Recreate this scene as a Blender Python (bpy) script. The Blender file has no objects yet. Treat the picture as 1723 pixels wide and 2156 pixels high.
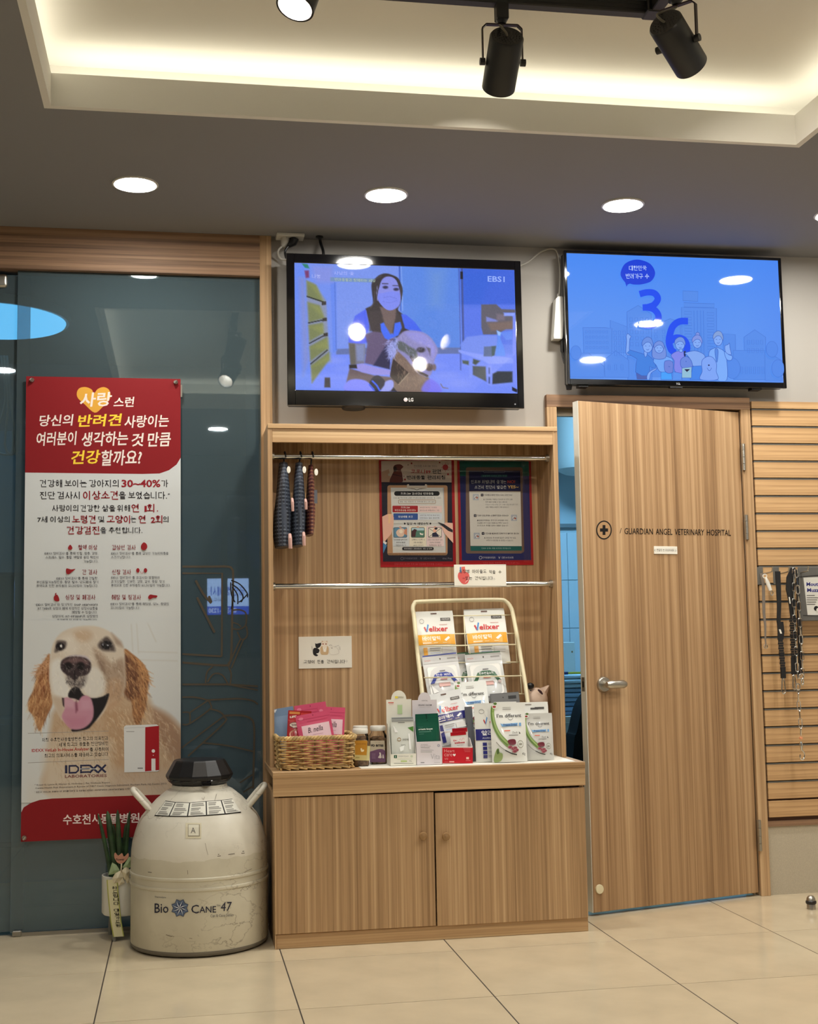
import bpy, bmesh, math, random
import numpy as np
from mathutils import Vector, Matrix
from mathutils.geometry import tessellate_polygon

# ------------------------------------------------------------------ camera, world, exposure
S = bpy.context.scene
COL = S.collection
F_PX, PITCH, YAW, ROLL = 2738.8, .0969, .1759, -.0174
EYE = Vector((0, -5.26, 1.099))
_fw = Vector((math.sin(YAW)*math.cos(PITCH), math.cos(YAW)*math.cos(PITCH), math.sin(PITCH)))
_r0 = Vector((math.cos(YAW), -math.sin(YAW), 0)); _u0 = _r0.cross(_fw)
_ri = math.cos(ROLL)*_r0 + math.sin(ROLL)*_u0
_up = -math.sin(ROLL)*_r0 + math.cos(ROLL)*_u0
cd = bpy.data.cameras.new('camera'); cam = bpy.data.objects.new('camera', cd); COL.objects.link(cam)
cd.sensor_fit = 'HORIZONTAL'; cd.sensor_width = 36; cd.lens = F_PX/1723*36; cd.clip_start = .05
m = Matrix.Identity(4)
for i in range(3):
    m[i][0], m[i][1], m[i][2], m[i][3] = _ri[i], _up[i], -_fw[i], EYE[i]
cam.matrix_world = m
S.camera = cam
S.view_settings.view_transform = 'Standard'; S.view_settings.look = 'None'
S.view_settings.exposure = 0.0; S.view_settings.gamma = 1; S.view_settings.use_curve_mapping = False
try:
    S.cycles.use_denoising = True; S.cycles.use_adaptive_sampling = True; S.cycles.adaptive_threshold = .05; S.cycles.max_bounces = 5; S.cycles.diffuse_bounces = 3; S.cycles.glossy_bounces = 3; S.cycles.transparent_max_bounces = 12; S.cycles.sample_clamp_indirect = 6
    S.cycles.caustics_reflective = False; S.cycles.caustics_refractive = False
except Exception: pass
W = bpy.data.worlds.new('night'); S.world = W; W.use_nodes = True
W.node_tree.nodes['Background'].inputs[0].default_value = (.012, .016, .025, 1)
DOWNLIGHT_E, COVE_E, SPOT_E, LAMP_E = 232.0, 3.6, 1400.0, 60.0

# ------------------------------------------------------------------ small helpers
def ray(x, y): return _fw + _ri*((x-861.5)/F_PX) - _up*((y-1078)/F_PX)
def U(x, y, Y=0.):                      # a point on the upright plane y = Y
    d = ray(x, y); return EYE + d*((Y-EYE.y)/d.y)
def UZ(x, y, z=0.):                     # a point on the level plane z
    d = ray(x, y); return EYE + d*((z-EYE.z)/d.z)
def lin(c):
    return tuple(((v/255)/12.92 if v/255 <= .04045 else ((v/255+.055)/1.055)**2.4) for v in c[:3])
def lin4(c): return lin(c)+(1.,)
def wm(o):
    m = o.matrix_basis.copy()
    return wm(o.parent) @ m if o.parent else m
def tag(o, label=None, cat=None, group=None, kind=None):
    if label: o['label'] = label
    if cat: o['category'] = cat
    if group: o['group'] = group
    if kind: o['kind'] = kind
    return o
def thing(name, loc=(0, 0, 0), label=None, cat=None, group=None, kind=None, rz=0.):
    o = bpy.data.objects.new(name, None); COL.objects.link(o); o.empty_display_size = .05
    o.location = loc; o.rotation_euler = (0, 0, rz)
    return tag(o, label, cat, group, kind)
def dup(o, parent=None):
    c = o.copy(); COL.objects.link(c); c.parent = parent
    for ch in list(o.children): dup(ch, c)
    return c
def rot(axis, deg): return Matrix.Rotation(math.radians(deg), 3, axis)

class MB:
    """collects shapes in world coordinates; build() links ONE mesh object under a parent"""
    def __init__(s): s.v, s.f, s.sm = [], [], []
    def add(s, vs, fs, smooth=False, M=None, o=(0, 0, 0)):
        b = len(s.v); o = Vector(o)
        for p in vs:
            p = Vector(p)
            if M is not None: p = M @ p
            s.v.append(p+o)
        for f in fs: s.f.append([i+b for i in f]); s.sm.append(smooth)
        return s
    def box(s, x0, x1, y0, y1, z0, z1, bev=0., M=None, o=(0, 0, 0), seg=1):
        if bev <= 0:
            vs = [(x, y, z) for x in (x0, x1) for y in (y0, y1) for z in (z0, z1)]
            fs = [(0, 1, 3, 2), (4, 6, 7, 5), (0, 4, 5, 1), (2, 3, 7, 6), (0, 2, 6, 4), (1, 5, 7, 3)]
            return s.add(vs, fs, False, M, o)
        bm = bmesh.new(); bmesh.ops.create_cube(bm, size=1)
        for v in bm.verts: v.co = Vector(((x0+x1)/2+v.co.x*(x1-x0), (y0+y1)/2+v.co.y*(y1-y0), (z0+z1)/2+v.co.z*(z1-z0)))
        bmesh.ops.bevel(bm, geom=bm.edges[:], offset=bev, segments=seg, affect='EDGES', profile=.5)
        bm.verts.index_update()
        s.add([v.co for v in bm.verts], [[v.index for v in f.verts] for f in bm.faces], seg > 1, M, o); bm.free()
        return s
    def tube(s, pts, r, seg=8, cap=True, smooth=True, flat=None):
        pts = [Vector(p) for p in pts]; n = len(pts)
        rr = r if isinstance(r, (list, tuple)) else [r]*n
        t0 = (pts[1]-pts[0]).normalized(); a = t0.orthogonal().normalized()
        rings = []
        for i in range(n):
            t = (pts[min(i+1, n-1)]-pts[max(i-1, 0)])
            if t.length < 1e-9: t = t0
            t.normalize(); a = (a-t*a.dot(t))
            if a.length < 1e-6: a = t.orthogonal()
            a.normalize(); b = t.cross(a)
            rings.append([pts[i]+(a*math.cos(2*math.pi*k/seg)+b*math.sin(2*math.pi*k/seg))*rr[i] for k in range(seg)])
        vs = [p for r_ in rings for p in r_]; fs = []
        for i in range(n-1):
            for k in range(seg):
                k2 = (k+1) % seg; fs.append((i*seg+k, i*seg+k2, (i+1)*seg+k2, (i+1)*seg+k))
        s.add(vs, fs, smooth)
        if cap: s.add(rings[0], [list(range(seg))[::-1]]); s.add(rings[-1], [list(range(seg))])
        return s
    def lathe(s, prof, o=(0, 0, 0), seg=48, M=None, smooth=True, cap=True):
        vs, fs = [], []
        for r, z in prof:
            for k in range(seg):
                a = 2*math.pi*k/seg; vs.append((r*math.cos(a), r*math.sin(a), z))
        n = len(prof)
        for i in range(n-1):
            for k in range(seg):
                k2 = (k+1) % seg; fs.append((i*seg+k, i*seg+k2, (i+1)*seg+k2, (i+1)*seg+k))
        s.add(vs, fs, smooth, M, o)
        if cap:
            s.add(vs[:seg], [list(range(seg))[::-1]], False, M, o); s.add(vs[-seg:], [list(range(seg))], False, M, o)
        return s
    def prism(s, poly, d0, d1, O, u, v, n=None):
        """outline poly (a,b) on plane O,u,v pushed out from d0 to d1 along n"""
        O, u, v = Vector(O), Vector(u), Vector(v); n = Vector(n) if n is not None else u.cross(v)
        N = len(poly)
        vs = [O+u*a+v*b+n*d0 for a, b in poly]+[O+u*a+v*b+n*d1 for a, b in poly]
        fs = [list(range(N))[::-1], list(range(N, 2*N))]+[(i, (i+1) % N, N+(i+1) % N, N+i) for i in range(N)]
        return s.add(vs, fs)
    def build(s, name, mat, parent=None, **kw):
        me = bpy.data.meshes.new(name)
        inv = wm(parent).inverted() if parent else Matrix.Identity(4)
        me.from_pydata([inv @ p for p in s.v], [], s.f)
        me.polygons.foreach_set('use_smooth', s.sm); me.update()
        bm = bmesh.new(); bm.from_mesh(me); bmesh.ops.remove_doubles(bm, verts=bm.verts, dist=1e-6)
        bmesh.ops.recalc_face_normals(bm, faces=bm.faces); bm.to_mesh(me); bm.free()
        o = bpy.data.objects.new(name, me); COL.objects.link(o); o.parent = parent
        if mat: me.materials.append(mat)
        if any(s.sm): sharp_by_angle(me)
        return tag(o, **kw)
def sharp_by_angle(me, ang=40):
    bm = bmesh.new(); bm.from_mesh(me)
    for e in bm.edges:
        if len(e.link_faces) == 2 and e.calc_face_angle(0) > math.radians(ang): e.smooth = False
    bm.to_mesh(me); bm.free()
def B(name, mat, parent, *a, **k):           # one box as one object
    kw = {q: k.pop(q) for q in ('label', 'cat', 'group', 'kind') if q in k}
    return MB().box(*a, **k).build(name, mat, parent, **kw)
def bez(pts, n=8):                            # smooth curve through the points
    P = [Vector(p) for p in pts]; out = []
    for i in range(len(P)-1):
        p0, p1, p2, p3 = P[max(i-1, 0)], P[i], P[i+1], P[min(i+2, len(P)-1)]
        for k in range(n):
            t = k/n; out.append(.5*((2*p1)+(p2-p0)*t+(2*p0-5*p1+4*p2-p3)*t*t+(3*p1-p0-3*p2+p3)*t**3))
    out.append(P[-1]); return out
def sp2(pts, n=6, closed=False):              # the same in 2-D, optionally closed
    if closed: pts = list(pts); q = [pts[-1]]+pts+[pts[0], pts[1]]
    else: q = [pts[0]]+list(pts)+[pts[-1]]
    out = []
    for i in range(1, len(q)-2):
        p0, p1, p2, p3 = [np.array(q[j], float) for j in (i-1, i, i+1, i+2)]
        for k in range(n):
            t = k/n; out.append(tuple(.5*((2*p1)+(p2-p0)*t+(2*p0-5*p1+4*p2-p3)*t*t+(3*p1-p0-3*p2+p3)*t**3)))
    if not closed: out.append(tuple(pts[-1]))
    return out
def ell(cx, cy, rx, ry, n=24, a0=0, a1=360):
    full = abs(a1-a0) >= 360
    return [(cx+rx*math.cos(math.radians(a0+(a1-a0)*k/(n if full else n-1))), cy+ry*math.sin(math.radians(a0+(a1-a0)*k/(n if full else n-1)))) for k in range(n)]
def rrect(x0, y0, x1, y1, r, n=5):
    out = []
    for cx, cy, a in ((x1-r, y1-r, 0), (x0+r, y1-r, 90), (x0+r, y0+r, 180), (x1-r, y0+r, 270)):
        for k in range(n): t = math.radians(a+90*k/(n-1)); out.append((cx+r*math.cos(t), cy+r*math.sin(t)))
    return out

# ------------------------------------------------------------------ materials
def nmat(name):
    m = bpy.data.materials.new(name); m.use_nodes = True
    nt = m.node_tree; return m, nt, nt.nodes['Principled BSDF']
def N(nt, t, **k):
    n = nt.nodes.new(t)
    for a, b in k.items(): setattr(n, a, b)
    return n
def plain(name, c, rough=.5, metal=0., spec=.5, coat=0., noise=0., nscale=30., bump=0., bscale=200., trans=0., alpha=1.):
    m, nt, p = nmat(name)
    p.inputs['Base Color'].default_value = lin4(c); p.inputs['Roughness'].default_value = rough
    p.inputs['Metallic'].default_value = metal; p.inputs['Specular IOR Level'].default_value = spec
    p.inputs['Coat Weight'].default_value = coat; p.inputs['Coat Roughness'].default_value = .08
    p.inputs['Transmission Weight'].default_value = trans; p.inputs['Alpha'].default_value = alpha
    tc = N(nt, 'ShaderNodeTexCoord')
    if noise:
        nz = N(nt, 'ShaderNodeTexNoise'); nz.inputs['Scale'].default_value = nscale; nz.inputs['Detail'].default_value = 6
        nt.links.new(tc.outputs['Object'], nz.inputs['Vector'])
        r = N(nt, 'ShaderNodeValToRGB'); r.color_ramp.elements[0].position = .3; r.color_ramp.elements[1].position = .7
        r.color_ramp.elements[0].color = lin4([max(0, v*(1-noise)) for v in c]); r.color_ramp.elements[1].color = lin4([min(255, v*(1+noise)) for v in c])
        nt.links.new(nz.outputs['Fac'], r.inputs['Fac']); nt.links.new(r.outputs['Color'], p.inputs['Base Color'])
    if bump:
        nb = N(nt, 'ShaderNodeTexNoise'); nb.inputs['Scale'].default_value = bscale; nb.inputs['Detail'].default_value = 3
        nt.links.new(tc.outputs['Object'], nb.inputs['Vector'])
        bn = N(nt, 'ShaderNodeBump'); bn.inputs['Strength'].default_value = bump; bn.inputs['Distance'].default_value = .002
        nt.links.new(nb.outputs['Fac'], bn.inputs['Height']); nt.links.new(bn.outputs['Normal'], p.inputs['Normal'])
    return m
def emis(name, c, e):
    m = bpy.data.materials.new(name); m.use_nodes = True; nt = m.node_tree; nt.nodes.clear()
    o = N(nt, 'ShaderNodeOutputMaterial'); n = N(nt, 'ShaderNodeEmission')
    n.inputs[0].default_value = lin4(c); n.inputs[1].default_value = e; nt.links.new(n.outputs[0], o.inputs[0]); return m
def wood(name, axis, dark, mid, light, streak=46., rough=.42):
    """laminate with long straight grain along the given axis of the object"""
    m, nt, p = nmat(name); p.inputs['Roughness'].default_value = rough
    tc = N(nt, 'ShaderNodeTexCoord')
    def layer(f, long_, det, off):
        mp = N(nt, 'ShaderNodeMapping')
        sc = [f, f, f]; sc['xyz'.index(axis)] = long_
        mp.inputs['Scale'].default_value = sc; mp.inputs['Location'].default_value = (off, off*1.7, off*.6)
        nt.links.new(tc.outputs['Object'], mp.inputs['Vector'])
        nz = N(nt, 'ShaderNodeTexNoise'); nz.inputs['Scale'].default_value = 1; nz.inputs['Detail'].default_value = det
        nz.inputs['Roughness'].default_value = .62
        nt.links.new(mp.outputs[0], nz.inputs['Vector']); return nz.outputs['Fac']
    a = layer(streak, .35, 5, 3.1); b = layer(streak*.25, .2, 2, 7.7); c = layer(streak*4.6, 5., 3, 1.3)
    mx = N(nt, 'ShaderNodeMath', operation='MULTIPLY_ADD'); nt.links.new(b, mx.inputs[0]); mx.inputs[1].default_value = .35; nt.links.new(a, mx.inputs[2])
    my = N(nt, 'ShaderNodeMath', operation='MULTIPLY_ADD'); nt.links.new(c, my.inputs[0]); my.inputs[1].default_value = .22; nt.links.new(mx.outputs[0], my.inputs[2])
    r = N(nt, 'ShaderNodeValToRGB'); e = r.color_ramp.elements
    e[0].position = .58; e[0].color = lin4(dark); e[1].position = .98; e[1].color = lin4(light)
    k = e.new(.72); k.color = lin4([(x+y*2)/3 for x, y in zip(dark, mid)]); k = e.new(.80); k.color = lin4(mid); k = e.new(.86); k.color = lin4([(x*2+y)/3 for x, y in zip(mid, light)])
    nt.links.new(my.outputs[0], r.inputs['Fac']); nt.links.new(r.outputs['Color'], p.inputs['Base Color'])
    return m
def colmat(name, rough=.5, spec=.4, coat=0., emit=0.):
    m, nt, p = nmat(name); at = N(nt, 'ShaderNodeAttribute'); at.attribute_name = 'Col'
    nt.links.new(at.outputs['Color'], p.inputs['Base Color']); p.inputs['Roughness'].default_value = rough
    p.inputs['Specular IOR Level'].default_value = spec; p.inputs['Coat Weight'].default_value = coat; p.inputs['Coat Roughness'].default_value = .06
    if emit:
        p.inputs['Base Color'].default_value = (.01, .01, .012, 1)
        nt.links.remove(p.inputs['Base Color'].links[0])
        m.cycles.emission_sampling = 'NONE'      # picture light is found by the ordinary rays
        nt.links.new(at.outputs['Color'], p.inputs['Emission Color']); p.inputs['Emission Strength'].default_value = emit
    return m
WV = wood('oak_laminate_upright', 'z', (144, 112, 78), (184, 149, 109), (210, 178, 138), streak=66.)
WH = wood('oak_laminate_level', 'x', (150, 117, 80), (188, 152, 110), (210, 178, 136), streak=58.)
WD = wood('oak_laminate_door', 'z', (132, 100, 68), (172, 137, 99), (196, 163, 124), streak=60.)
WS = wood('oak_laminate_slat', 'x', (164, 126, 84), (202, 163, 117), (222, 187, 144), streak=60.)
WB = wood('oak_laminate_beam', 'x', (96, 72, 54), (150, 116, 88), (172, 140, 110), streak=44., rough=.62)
M_PAINT = plain('wall_paint', (176, 171, 164), .8, bump=.08, bscale=260)
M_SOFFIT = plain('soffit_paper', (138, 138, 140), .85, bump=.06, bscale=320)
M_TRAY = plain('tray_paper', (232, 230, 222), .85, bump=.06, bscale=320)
M_DADO = plain('dado_panel', (186, 176, 156), .6, noise=.04, nscale=300)
M_TILE = plain('porcelain_tile', (214, 198, 168), .11, spec=.45, noise=.035, nscale=5)
M_GROUT = plain('grout', (70, 62, 54), .9)
M_BLACK = plain('black_plastic', (16, 16, 18), .38)
M_GBLACK = plain('gloss_black_bezel', (6, 6, 9), .08, coat=.6)
M_SPOT = plain('spot_black', (22, 22, 23), .45)
M_WHITE = plain('white_plastic', (222, 220, 212), .4)
M_CABLEW = plain('cable_white', (196, 192, 182), .5)
M_CHROME = plain('chrome', (225, 225, 222), .12, metal=1)
M_STEEL = plain('brushed_steel', (186, 182, 172), .32, metal=1)
M_PAPER = plain('white_paper', (232, 228, 216), .7)
M_CREAM = plain('cream_enamel', (236, 226, 190), .35)
M_PRINT = colmat('print_matt', .55, .3)
M_FOIL = colmat('print_foil', .28, .5, coat=.25)
M_SCREEN = colmat('screen_picture', .03, .5, coat=0., emit=1.)
M_LED = emis('downlight_led', (255, 252, 244), DOWNLIGHT_E)
M_COVE = emis('cove_led', (255, 246, 224), COVE_E)
def glassmat(name, tint, f0=.045, k=1., film=None, film_k=0.):
    m = bpy.data.materials.new(name); m.use_nodes = True; nt = m.node_tree; nt.nodes.clear()
    o = N(nt, 'ShaderNodeOutputMaterial'); t = N(nt, 'ShaderNodeBsdfTransparent'); t.inputs[0].default_value = tuple(tint)+(1,)
    g = N(nt, 'ShaderNodeBsdfGlossy'); g.inputs['Roughness'].default_value = .015; g.inputs[0].default_value = (.9, .95, 1, 1)
    fr = N(nt, 'ShaderNodeLayerWeight'); fr.inputs[0].default_value = f0
    mu = N(nt, 'ShaderNodeMath', operation='MULTIPLY'); mu.inputs[1].default_value = k; mu.use_clamp = True
    nt.links.new(fr.outputs['Fresnel'], mu.inputs[0])
    mx = N(nt, 'ShaderNodeMixShader'); nt.links.new(mu.outputs[0], mx.inputs[0]); nt.links.new(t.outputs[0], mx.inputs[1]); nt.links.new(g.outputs[0], mx.inputs[2])
    out = mx.outputs[0]
    if film:                                   # faint tinted privacy film on the pane
        d = N(nt, 'ShaderNodeBsdfDiffuse'); d.inputs[0].default_value = lin4(film); m2 = N(nt, 'ShaderNodeMixShader'); m2.inputs[0].default_value = film_k
        nt.links.new(out, m2.inputs[1]); nt.links.new(d.outputs[0], m2.inputs[2]); out = m2.outputs[0]
    nt.links.new(out, o.inputs[0]); return m
M_GLASS = glassmat('tinted_glass', (.66, .76, .80), .3, 3., (128, 150, 157), .21)
M_CLEAR = glassmat('clear_plastic', (.985, .985, .985), .25, 1.2)

# ------------------------------------------------------------------ flat print: polygons and lettering with a colour each
_tc = bpy.data.curves.new('lettering_source', 'FONT'); _to = bpy.data.objects.new('lettering_source', _tc); _tcache = {}
def glyphs(txt, bold=0., shear=0.):
    k = (txt, bold, shear)
    if k not in _tcache:
        _tc.body = txt; _tc.offset = bold; _tc.shear = shear; _tc.resolution_u = 2; _tc.fill_mode = 'FRONT'
        me = _to.to_mesh()
        vs = np.array([v.co[:2] for v in me.vertices]).reshape(-1, 2); fs = [list(p.vertices) for p in me.polygons]; _to.to_mesh_clear()
        if len(vs):
            lo, hi = vs.min(0), vs.max(0); vs = (vs-lo)/np.maximum(hi-lo, 1e-6)
        _tcache[k] = (vs, fs)
    return _tcache[k]
_J = {'ㄱ': [[(0, 0), (1, 0), (.85, 1)]], 'ㄴ': [[(0, 0), (0, 1), (1, 1)]], 'ㄷ': [[(1, 0), (0, 0), (0, 1), (1, 1)]], 'ㄹ': [[(0, 0), (1, 0), (1, .5), (0, .5), (0, 1), (1, 1)]],
      'ㅁ': [[(0, 0), (1, 0), (1, 1), (0, 1), (0, 0)]], 'ㅂ': [[(0, 0), (0, 1), (1, 1), (1, 0)], [(0, .5), (1, .5)]], 'ㅅ': [[(.5, 0), (.4, .45), (0, 1)], [(.46, .4), (1, 1)]],
      'ㅇ': [[(.5+.5*math.sin(k*math.pi/5), .5-.5*math.cos(k*math.pi/5)) for k in range(11)]], 'ㅈ': [[(0, .05), (1, .05)], [(.5, .05), (.4, .5), (0, 1)], [(.46, .45), (1, 1)]],
      'ㅊ': [[(.3, -.05), (.7, -.05)], [(0, .25), (1, .25)], [(.5, .25), (0, 1)], [(.42, .55), (1, 1)]], 'ㅋ': [[(0, 0), (1, 0), (.85, 1)], [(0, .5), (.95, .45)]], 'ㅌ': [[(1, 0), (0, 0), (0, 1), (1, 1)], [(0, .5), (1, .5)]],
      'ㅍ': [[(0, 0), (1, 0)], [(0, 1), (1, 1)], [(.3, 0), (.3, 1)], [(.7, 0), (.7, 1)]], 'ㅎ': [[(.3, -.05), (.7, -.05)], [(0, .24), (1, .24)], [(.5+.32*math.sin(k*math.pi/5), .7-.3*math.cos(k*math.pi/5)) for k in range(11)]]}
_I = 'ㄱㄲㄴㄷㄸㄹㅁㅂㅃㅅㅆㅇㅈㅉㅊㅋㅌㅍㅎ'; _F = ['', 'ㄱ', 'ㄱㄱ', 'ㄱㅅ', 'ㄴ', 'ㄴㅈ', 'ㄴㅎ', 'ㄷ', 'ㄹ', 'ㄹㄱ', 'ㄹㅁ', 'ㄹㅂ', 'ㄹㅅ', 'ㄹㅌ', 'ㄹㅍ', 'ㄹㅎ', 'ㅁ', 'ㅂ', 'ㅂㅅ', 'ㅅ', 'ㅅㅅ', 'ㅇ', 'ㅈ', 'ㅊ', 'ㅋ', 'ㅌ', 'ㅍ', 'ㅎ']
_D = {'ㄲ': 'ㄱㄱ', 'ㄸ': 'ㄷㄷ', 'ㅃ': 'ㅂㅂ', 'ㅆ': 'ㅅㅅ', 'ㅉ': 'ㅈㅈ'}
def _jamo(s, x0, y0, x1, y1):
    s = _D.get(s, s); n = len(s); out = []
    for k, c in enumerate(s):
        a = x0+(x1-x0)*k/n; b = x0+(x1-x0)*(k+1-(.18 if k < n-1 else 0))/n
        out += [[(a+(b-a)*x, y0+(y1-y0)*y) for x, y in l] for l in _J[c]]
    return out
def _syl(ch):                       # one syllable block as pen strokes in a unit square, y down
    k = ord(ch)-0xAC00; i, v, f = k//588, (k % 588)//28, k % 28; h = .58 if f else 1.; out = []
    V = {0: (0, 1), 1: (0, 2), 2: (1, 1), 3: (1, 2), 4: (-1, 1), 5: (-1, 2), 6: (-2, 1), 7: (-2, 2), 20: (9, 1)}
    def vert(kind, x):
        s, n = kind; o = [[(x, 0), (x, h*1.02)]]
        if n == 2: o.append([(x+.17, 0), (x+.17, h*1.02)])
        ys = {0: (.48,), -1: (.48,), 1: (.36, .62), -2: (.36, .62), 9: ()}[s]
        for y in ys: o.append([(x, y*h), (x+.17, y*h)] if s in (0, 1) else [(x-.17, y*h), (x, y*h)])
        return o
    if v in V:
        x = .74 if V[v][1] == 2 else .8
        out += _jamo(_I[i], .06, .08*h+.02, .5 if V[v][0] >= 0 else .46, .86*h)+vert(V[v], x)
    elif v in (8, 12, 13, 17, 18):
        yy = h*.82 if v in (8, 12, 18) else h*.62
        out += _jamo(_I[i], .2, .06, .8, h*(.5 if v in (8, 12) else .44 if v in (13, 17) else .6)); out.append([(.02, yy), (.98, yy)])
        for x in {8: (.5,), 12: (.36, .64), 13: (.5,), 17: (.36, .64), 18: ()}[v]: out.append([(x, h*.6), (x, yy)] if v in (8, 12) else [(x, yy), (x, h)])
    else:
        up = v in (9, 10, 11); yy = h*.84 if up or v == 19 else h*.68
        out += _jamo(_I[i], .08, .06, .5, h*.48); out.append([(.02, yy), (.62, yy)])
        if v != 19: out.append([(.3, h*.62), (.3, yy)] if up else [(.3, yy), (.3, h)])
        out += vert({9: (0, 1), 10: (0, 2), 11: (9, 1), 14: (-1, 1), 15: (-1, 2), 16: (9, 1), 19: (9, 1)}[v], .8)
    if f: out += _jamo(_F[f], .24, .70, .88, 1.)
    return out
def strokes(txt, bold, shear):
    k = (txt, bold, shear, 's')
    if k in _tcache: return _tcache[k]
    V_, F_ = [], []; x = 0.; w = .085+bold*1.6
    for ch in txt:
        if ch == ' ': x += .38; continue
        if '가' <= ch <= '힣':
            for l in _syl(ch):
                P = [np.array((x+p[0]*.9, 1-p[1])) for p in l]; L_, R_ = [], []
                for i, p in enumerate(P):
                    t = P[min(i+1, len(P)-1)]-P[max(i-1, 0)]; t = t/(np.linalg.norm(t)+1e-9); q = np.array((-t[1], t[0]))*w/2
                    e = t*w/2 if i == len(P)-1 else (-t*w/2 if i == 0 else 0*t); L_.append(p+q+e); R_.append(p-q+e)
                b = len(V_); n = len(P); V_ += L_+R_; F_ += [[b+i, b+i+1, b+n+i+1, b+n+i] for i in range(n-1)]
            x += 1.02
        else:
            vs, fs = glyphs(ch, bold, 0.); wd = {'.': .14, ',': .14, '*': .3, '1': .25, '(': .2, ')': .2, 'I': .12, '!': .12}.get(ch, .52); hh = {'.': .14, ',': .2, '·': .5, '~': .55, '-': .5}.get(ch, .8); lo = {'*': .55, '·': .4, '~': .35, '-': .4}.get(ch, 0.); b = len(V_)
            V_ += [np.array((x+.04+p[0]*wd, lo+p[1]*(hh-lo))) for p in vs]; F_ += [[b+i for i in f] for f in fs]; x += wd+.1
    V_ = np.array(V_); V_[:, 0] += V_[:, 1]*shear; lo, hi = V_.min(0), V_.max(0)
    _tcache[k] = ((V_-lo)/np.maximum(hi-lo, 1e-6), F_); return _tcache[k]
def ray_plane(x, y, O, n):
    d = ray(x, y); return EYE+d*((O-EYE).dot(n)/d.dot(n))
class Cv:
    """a printed face: O origin, u right, v up; T turns drawing coordinates into (a,b) metres on the face"""
    def __init__(s, O, u=(1, 0, 0), v=(0, 0, 1), T='px', base=.0006, eps=.00012, map3=None):
        s.O, s.u, s.v = Vector(O), Vector(u).normalized(), Vector(v).normalized(); s.n = s.u.cross(s.v)
        s.base, s.eps, s.k = base, eps, 0; s.V, s.F, s.C = [], [], []
        if T == 'px':
            def T(x, y):
                p = ray_plane(x, y, s.O, s.n)-s.O; return p.dot(s.u), p.dot(s.v)
        s.T = T; s.map3 = map3 or (lambda a, b, d: s.O+s.u*a+s.v*b+s.n*d)
    def _put(s, pts, faces, col, cols=None):
        b = len(s.V); d = s.base+s.k*s.eps; s.k += 1
        s.V += [s.map3(*s.T(x, y), d) for x, y in pts]
        for f in faces:
            s.F.append([i+b for i in f])
            if cols is None: s.C += [col]*len(f)
            else: s.C += [cols[i] for i in f]
        return s
    def poly(s, pts, col):
        if len(pts) < 3: return s
        tri = tessellate_polygon([[Vector((x, y, 0)) for x, y in pts]])
        return s._put(pts, [list(t) for t in tri], lin4(col))
    def rect(s, x0, y0, x1, y1, col, n=1, slope=0.):
        pts = [(x0+(x1-x0)*i/n, y0+(y1-y0)*j/n+slope*(x1-x0)*(i/n-.5)) for j in range(n+1) for i in range(n+1)]
        fs = [(j*(n+1)+i, j*(n+1)+i+1, (j+1)*(n+1)+i+1, (j+1)*(n+1)+i) for j in range(n) for i in range(n)]
        return s._put(pts, fs, lin4(col))
    def ell(s, cx, cy, rx, ry, col, n=20): return s.poly(ell(cx, cy, rx, ry, n), col)
    def rr(s, x0, y0, x1, y1, r, col): return s.poly(rrect(x0, y0, x1, y1, r), col)
    def line(s, pts, w, col, closed=False):
        pts = [np.array(p, float) for p in pts]
        if closed: pts = pts+[pts[0]]
        L, R = [], []
        for i, p in enumerate(pts):
            t = pts[min(i+1, len(pts)-1)]-pts[max(i-1, 0)]
            if closed and i in (0, len(pts)-1): t = pts[1]-pts[-2]
            t = t/(np.linalg.norm(t)+1e-9); q = np.array((-t[1], t[0]))*(w if np.isscalar(w) else w[i])/2
            L.append(tuple(p+q)); R.append(tuple(p-q))
        n = len(pts)
        return s._put(L+R, [(i, i+1, n+i+1, n+i) for i in range(n-1)], lin4(col))
    def strip(s, pts, w, col): return s.line(pts, w, col)
    def tb(s, txt, x0, y0, x1, y1, col, bold=.012, slope=0., shear=0., hq=False):
        vs, fs = glyphs(txt, bold, shear) if hq or not any('가' <= ch <= '힣' for ch in txt) else strokes(txt, bold, shear)
        if not len(vs): return s
        pts = [(x0+(x1-x0)*p[0], y1+(y0-y1)*p[1]+slope*(x1-x0)*(p[0]-.5)) for p in vs]
        return s._put(pts, fs, lin4(col))
    def img(s, im):
        ny, nx = im.a.shape[:2]
        pts = [(im.X[j, i], im.Y[j, i]) for j in range(ny) for i in range(nx)]
        c = im.a.reshape(-1, 3)/255.; c = np.where(c <= .04045, c/12.92, ((c+.055)/1.055)**2.4)
        cols = [(float(q[0]), float(q[1]), float(q[2]), 1.) for q in c]
        fs = [(j*nx+i, j*nx+i+1, (j+1)*nx+i+1, (j+1)*nx+i) for j in range(ny-1) for i in range(nx-1)]
        return s._put(pts, fs, None, cols)
    def build(s, name, mat, parent=None, **kw):
        me = bpy.data.meshes.new(name); inv = wm(parent).inverted() if parent else Matrix.Identity(4)
        me.from_pydata([inv @ p for p in s.V], [], s.F)
        at = me.color_attributes.new('Col', 'FLOAT_COLOR', 'CORNER')
        at.data.foreach_set('color', np.array(s.C, dtype=np.float32).ravel())
        me.materials.append(mat); me.update()
        o = bpy.data.objects.new(name, me); COL.objects.link(o); o.parent = parent
        return tag(o, **kw)
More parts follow.
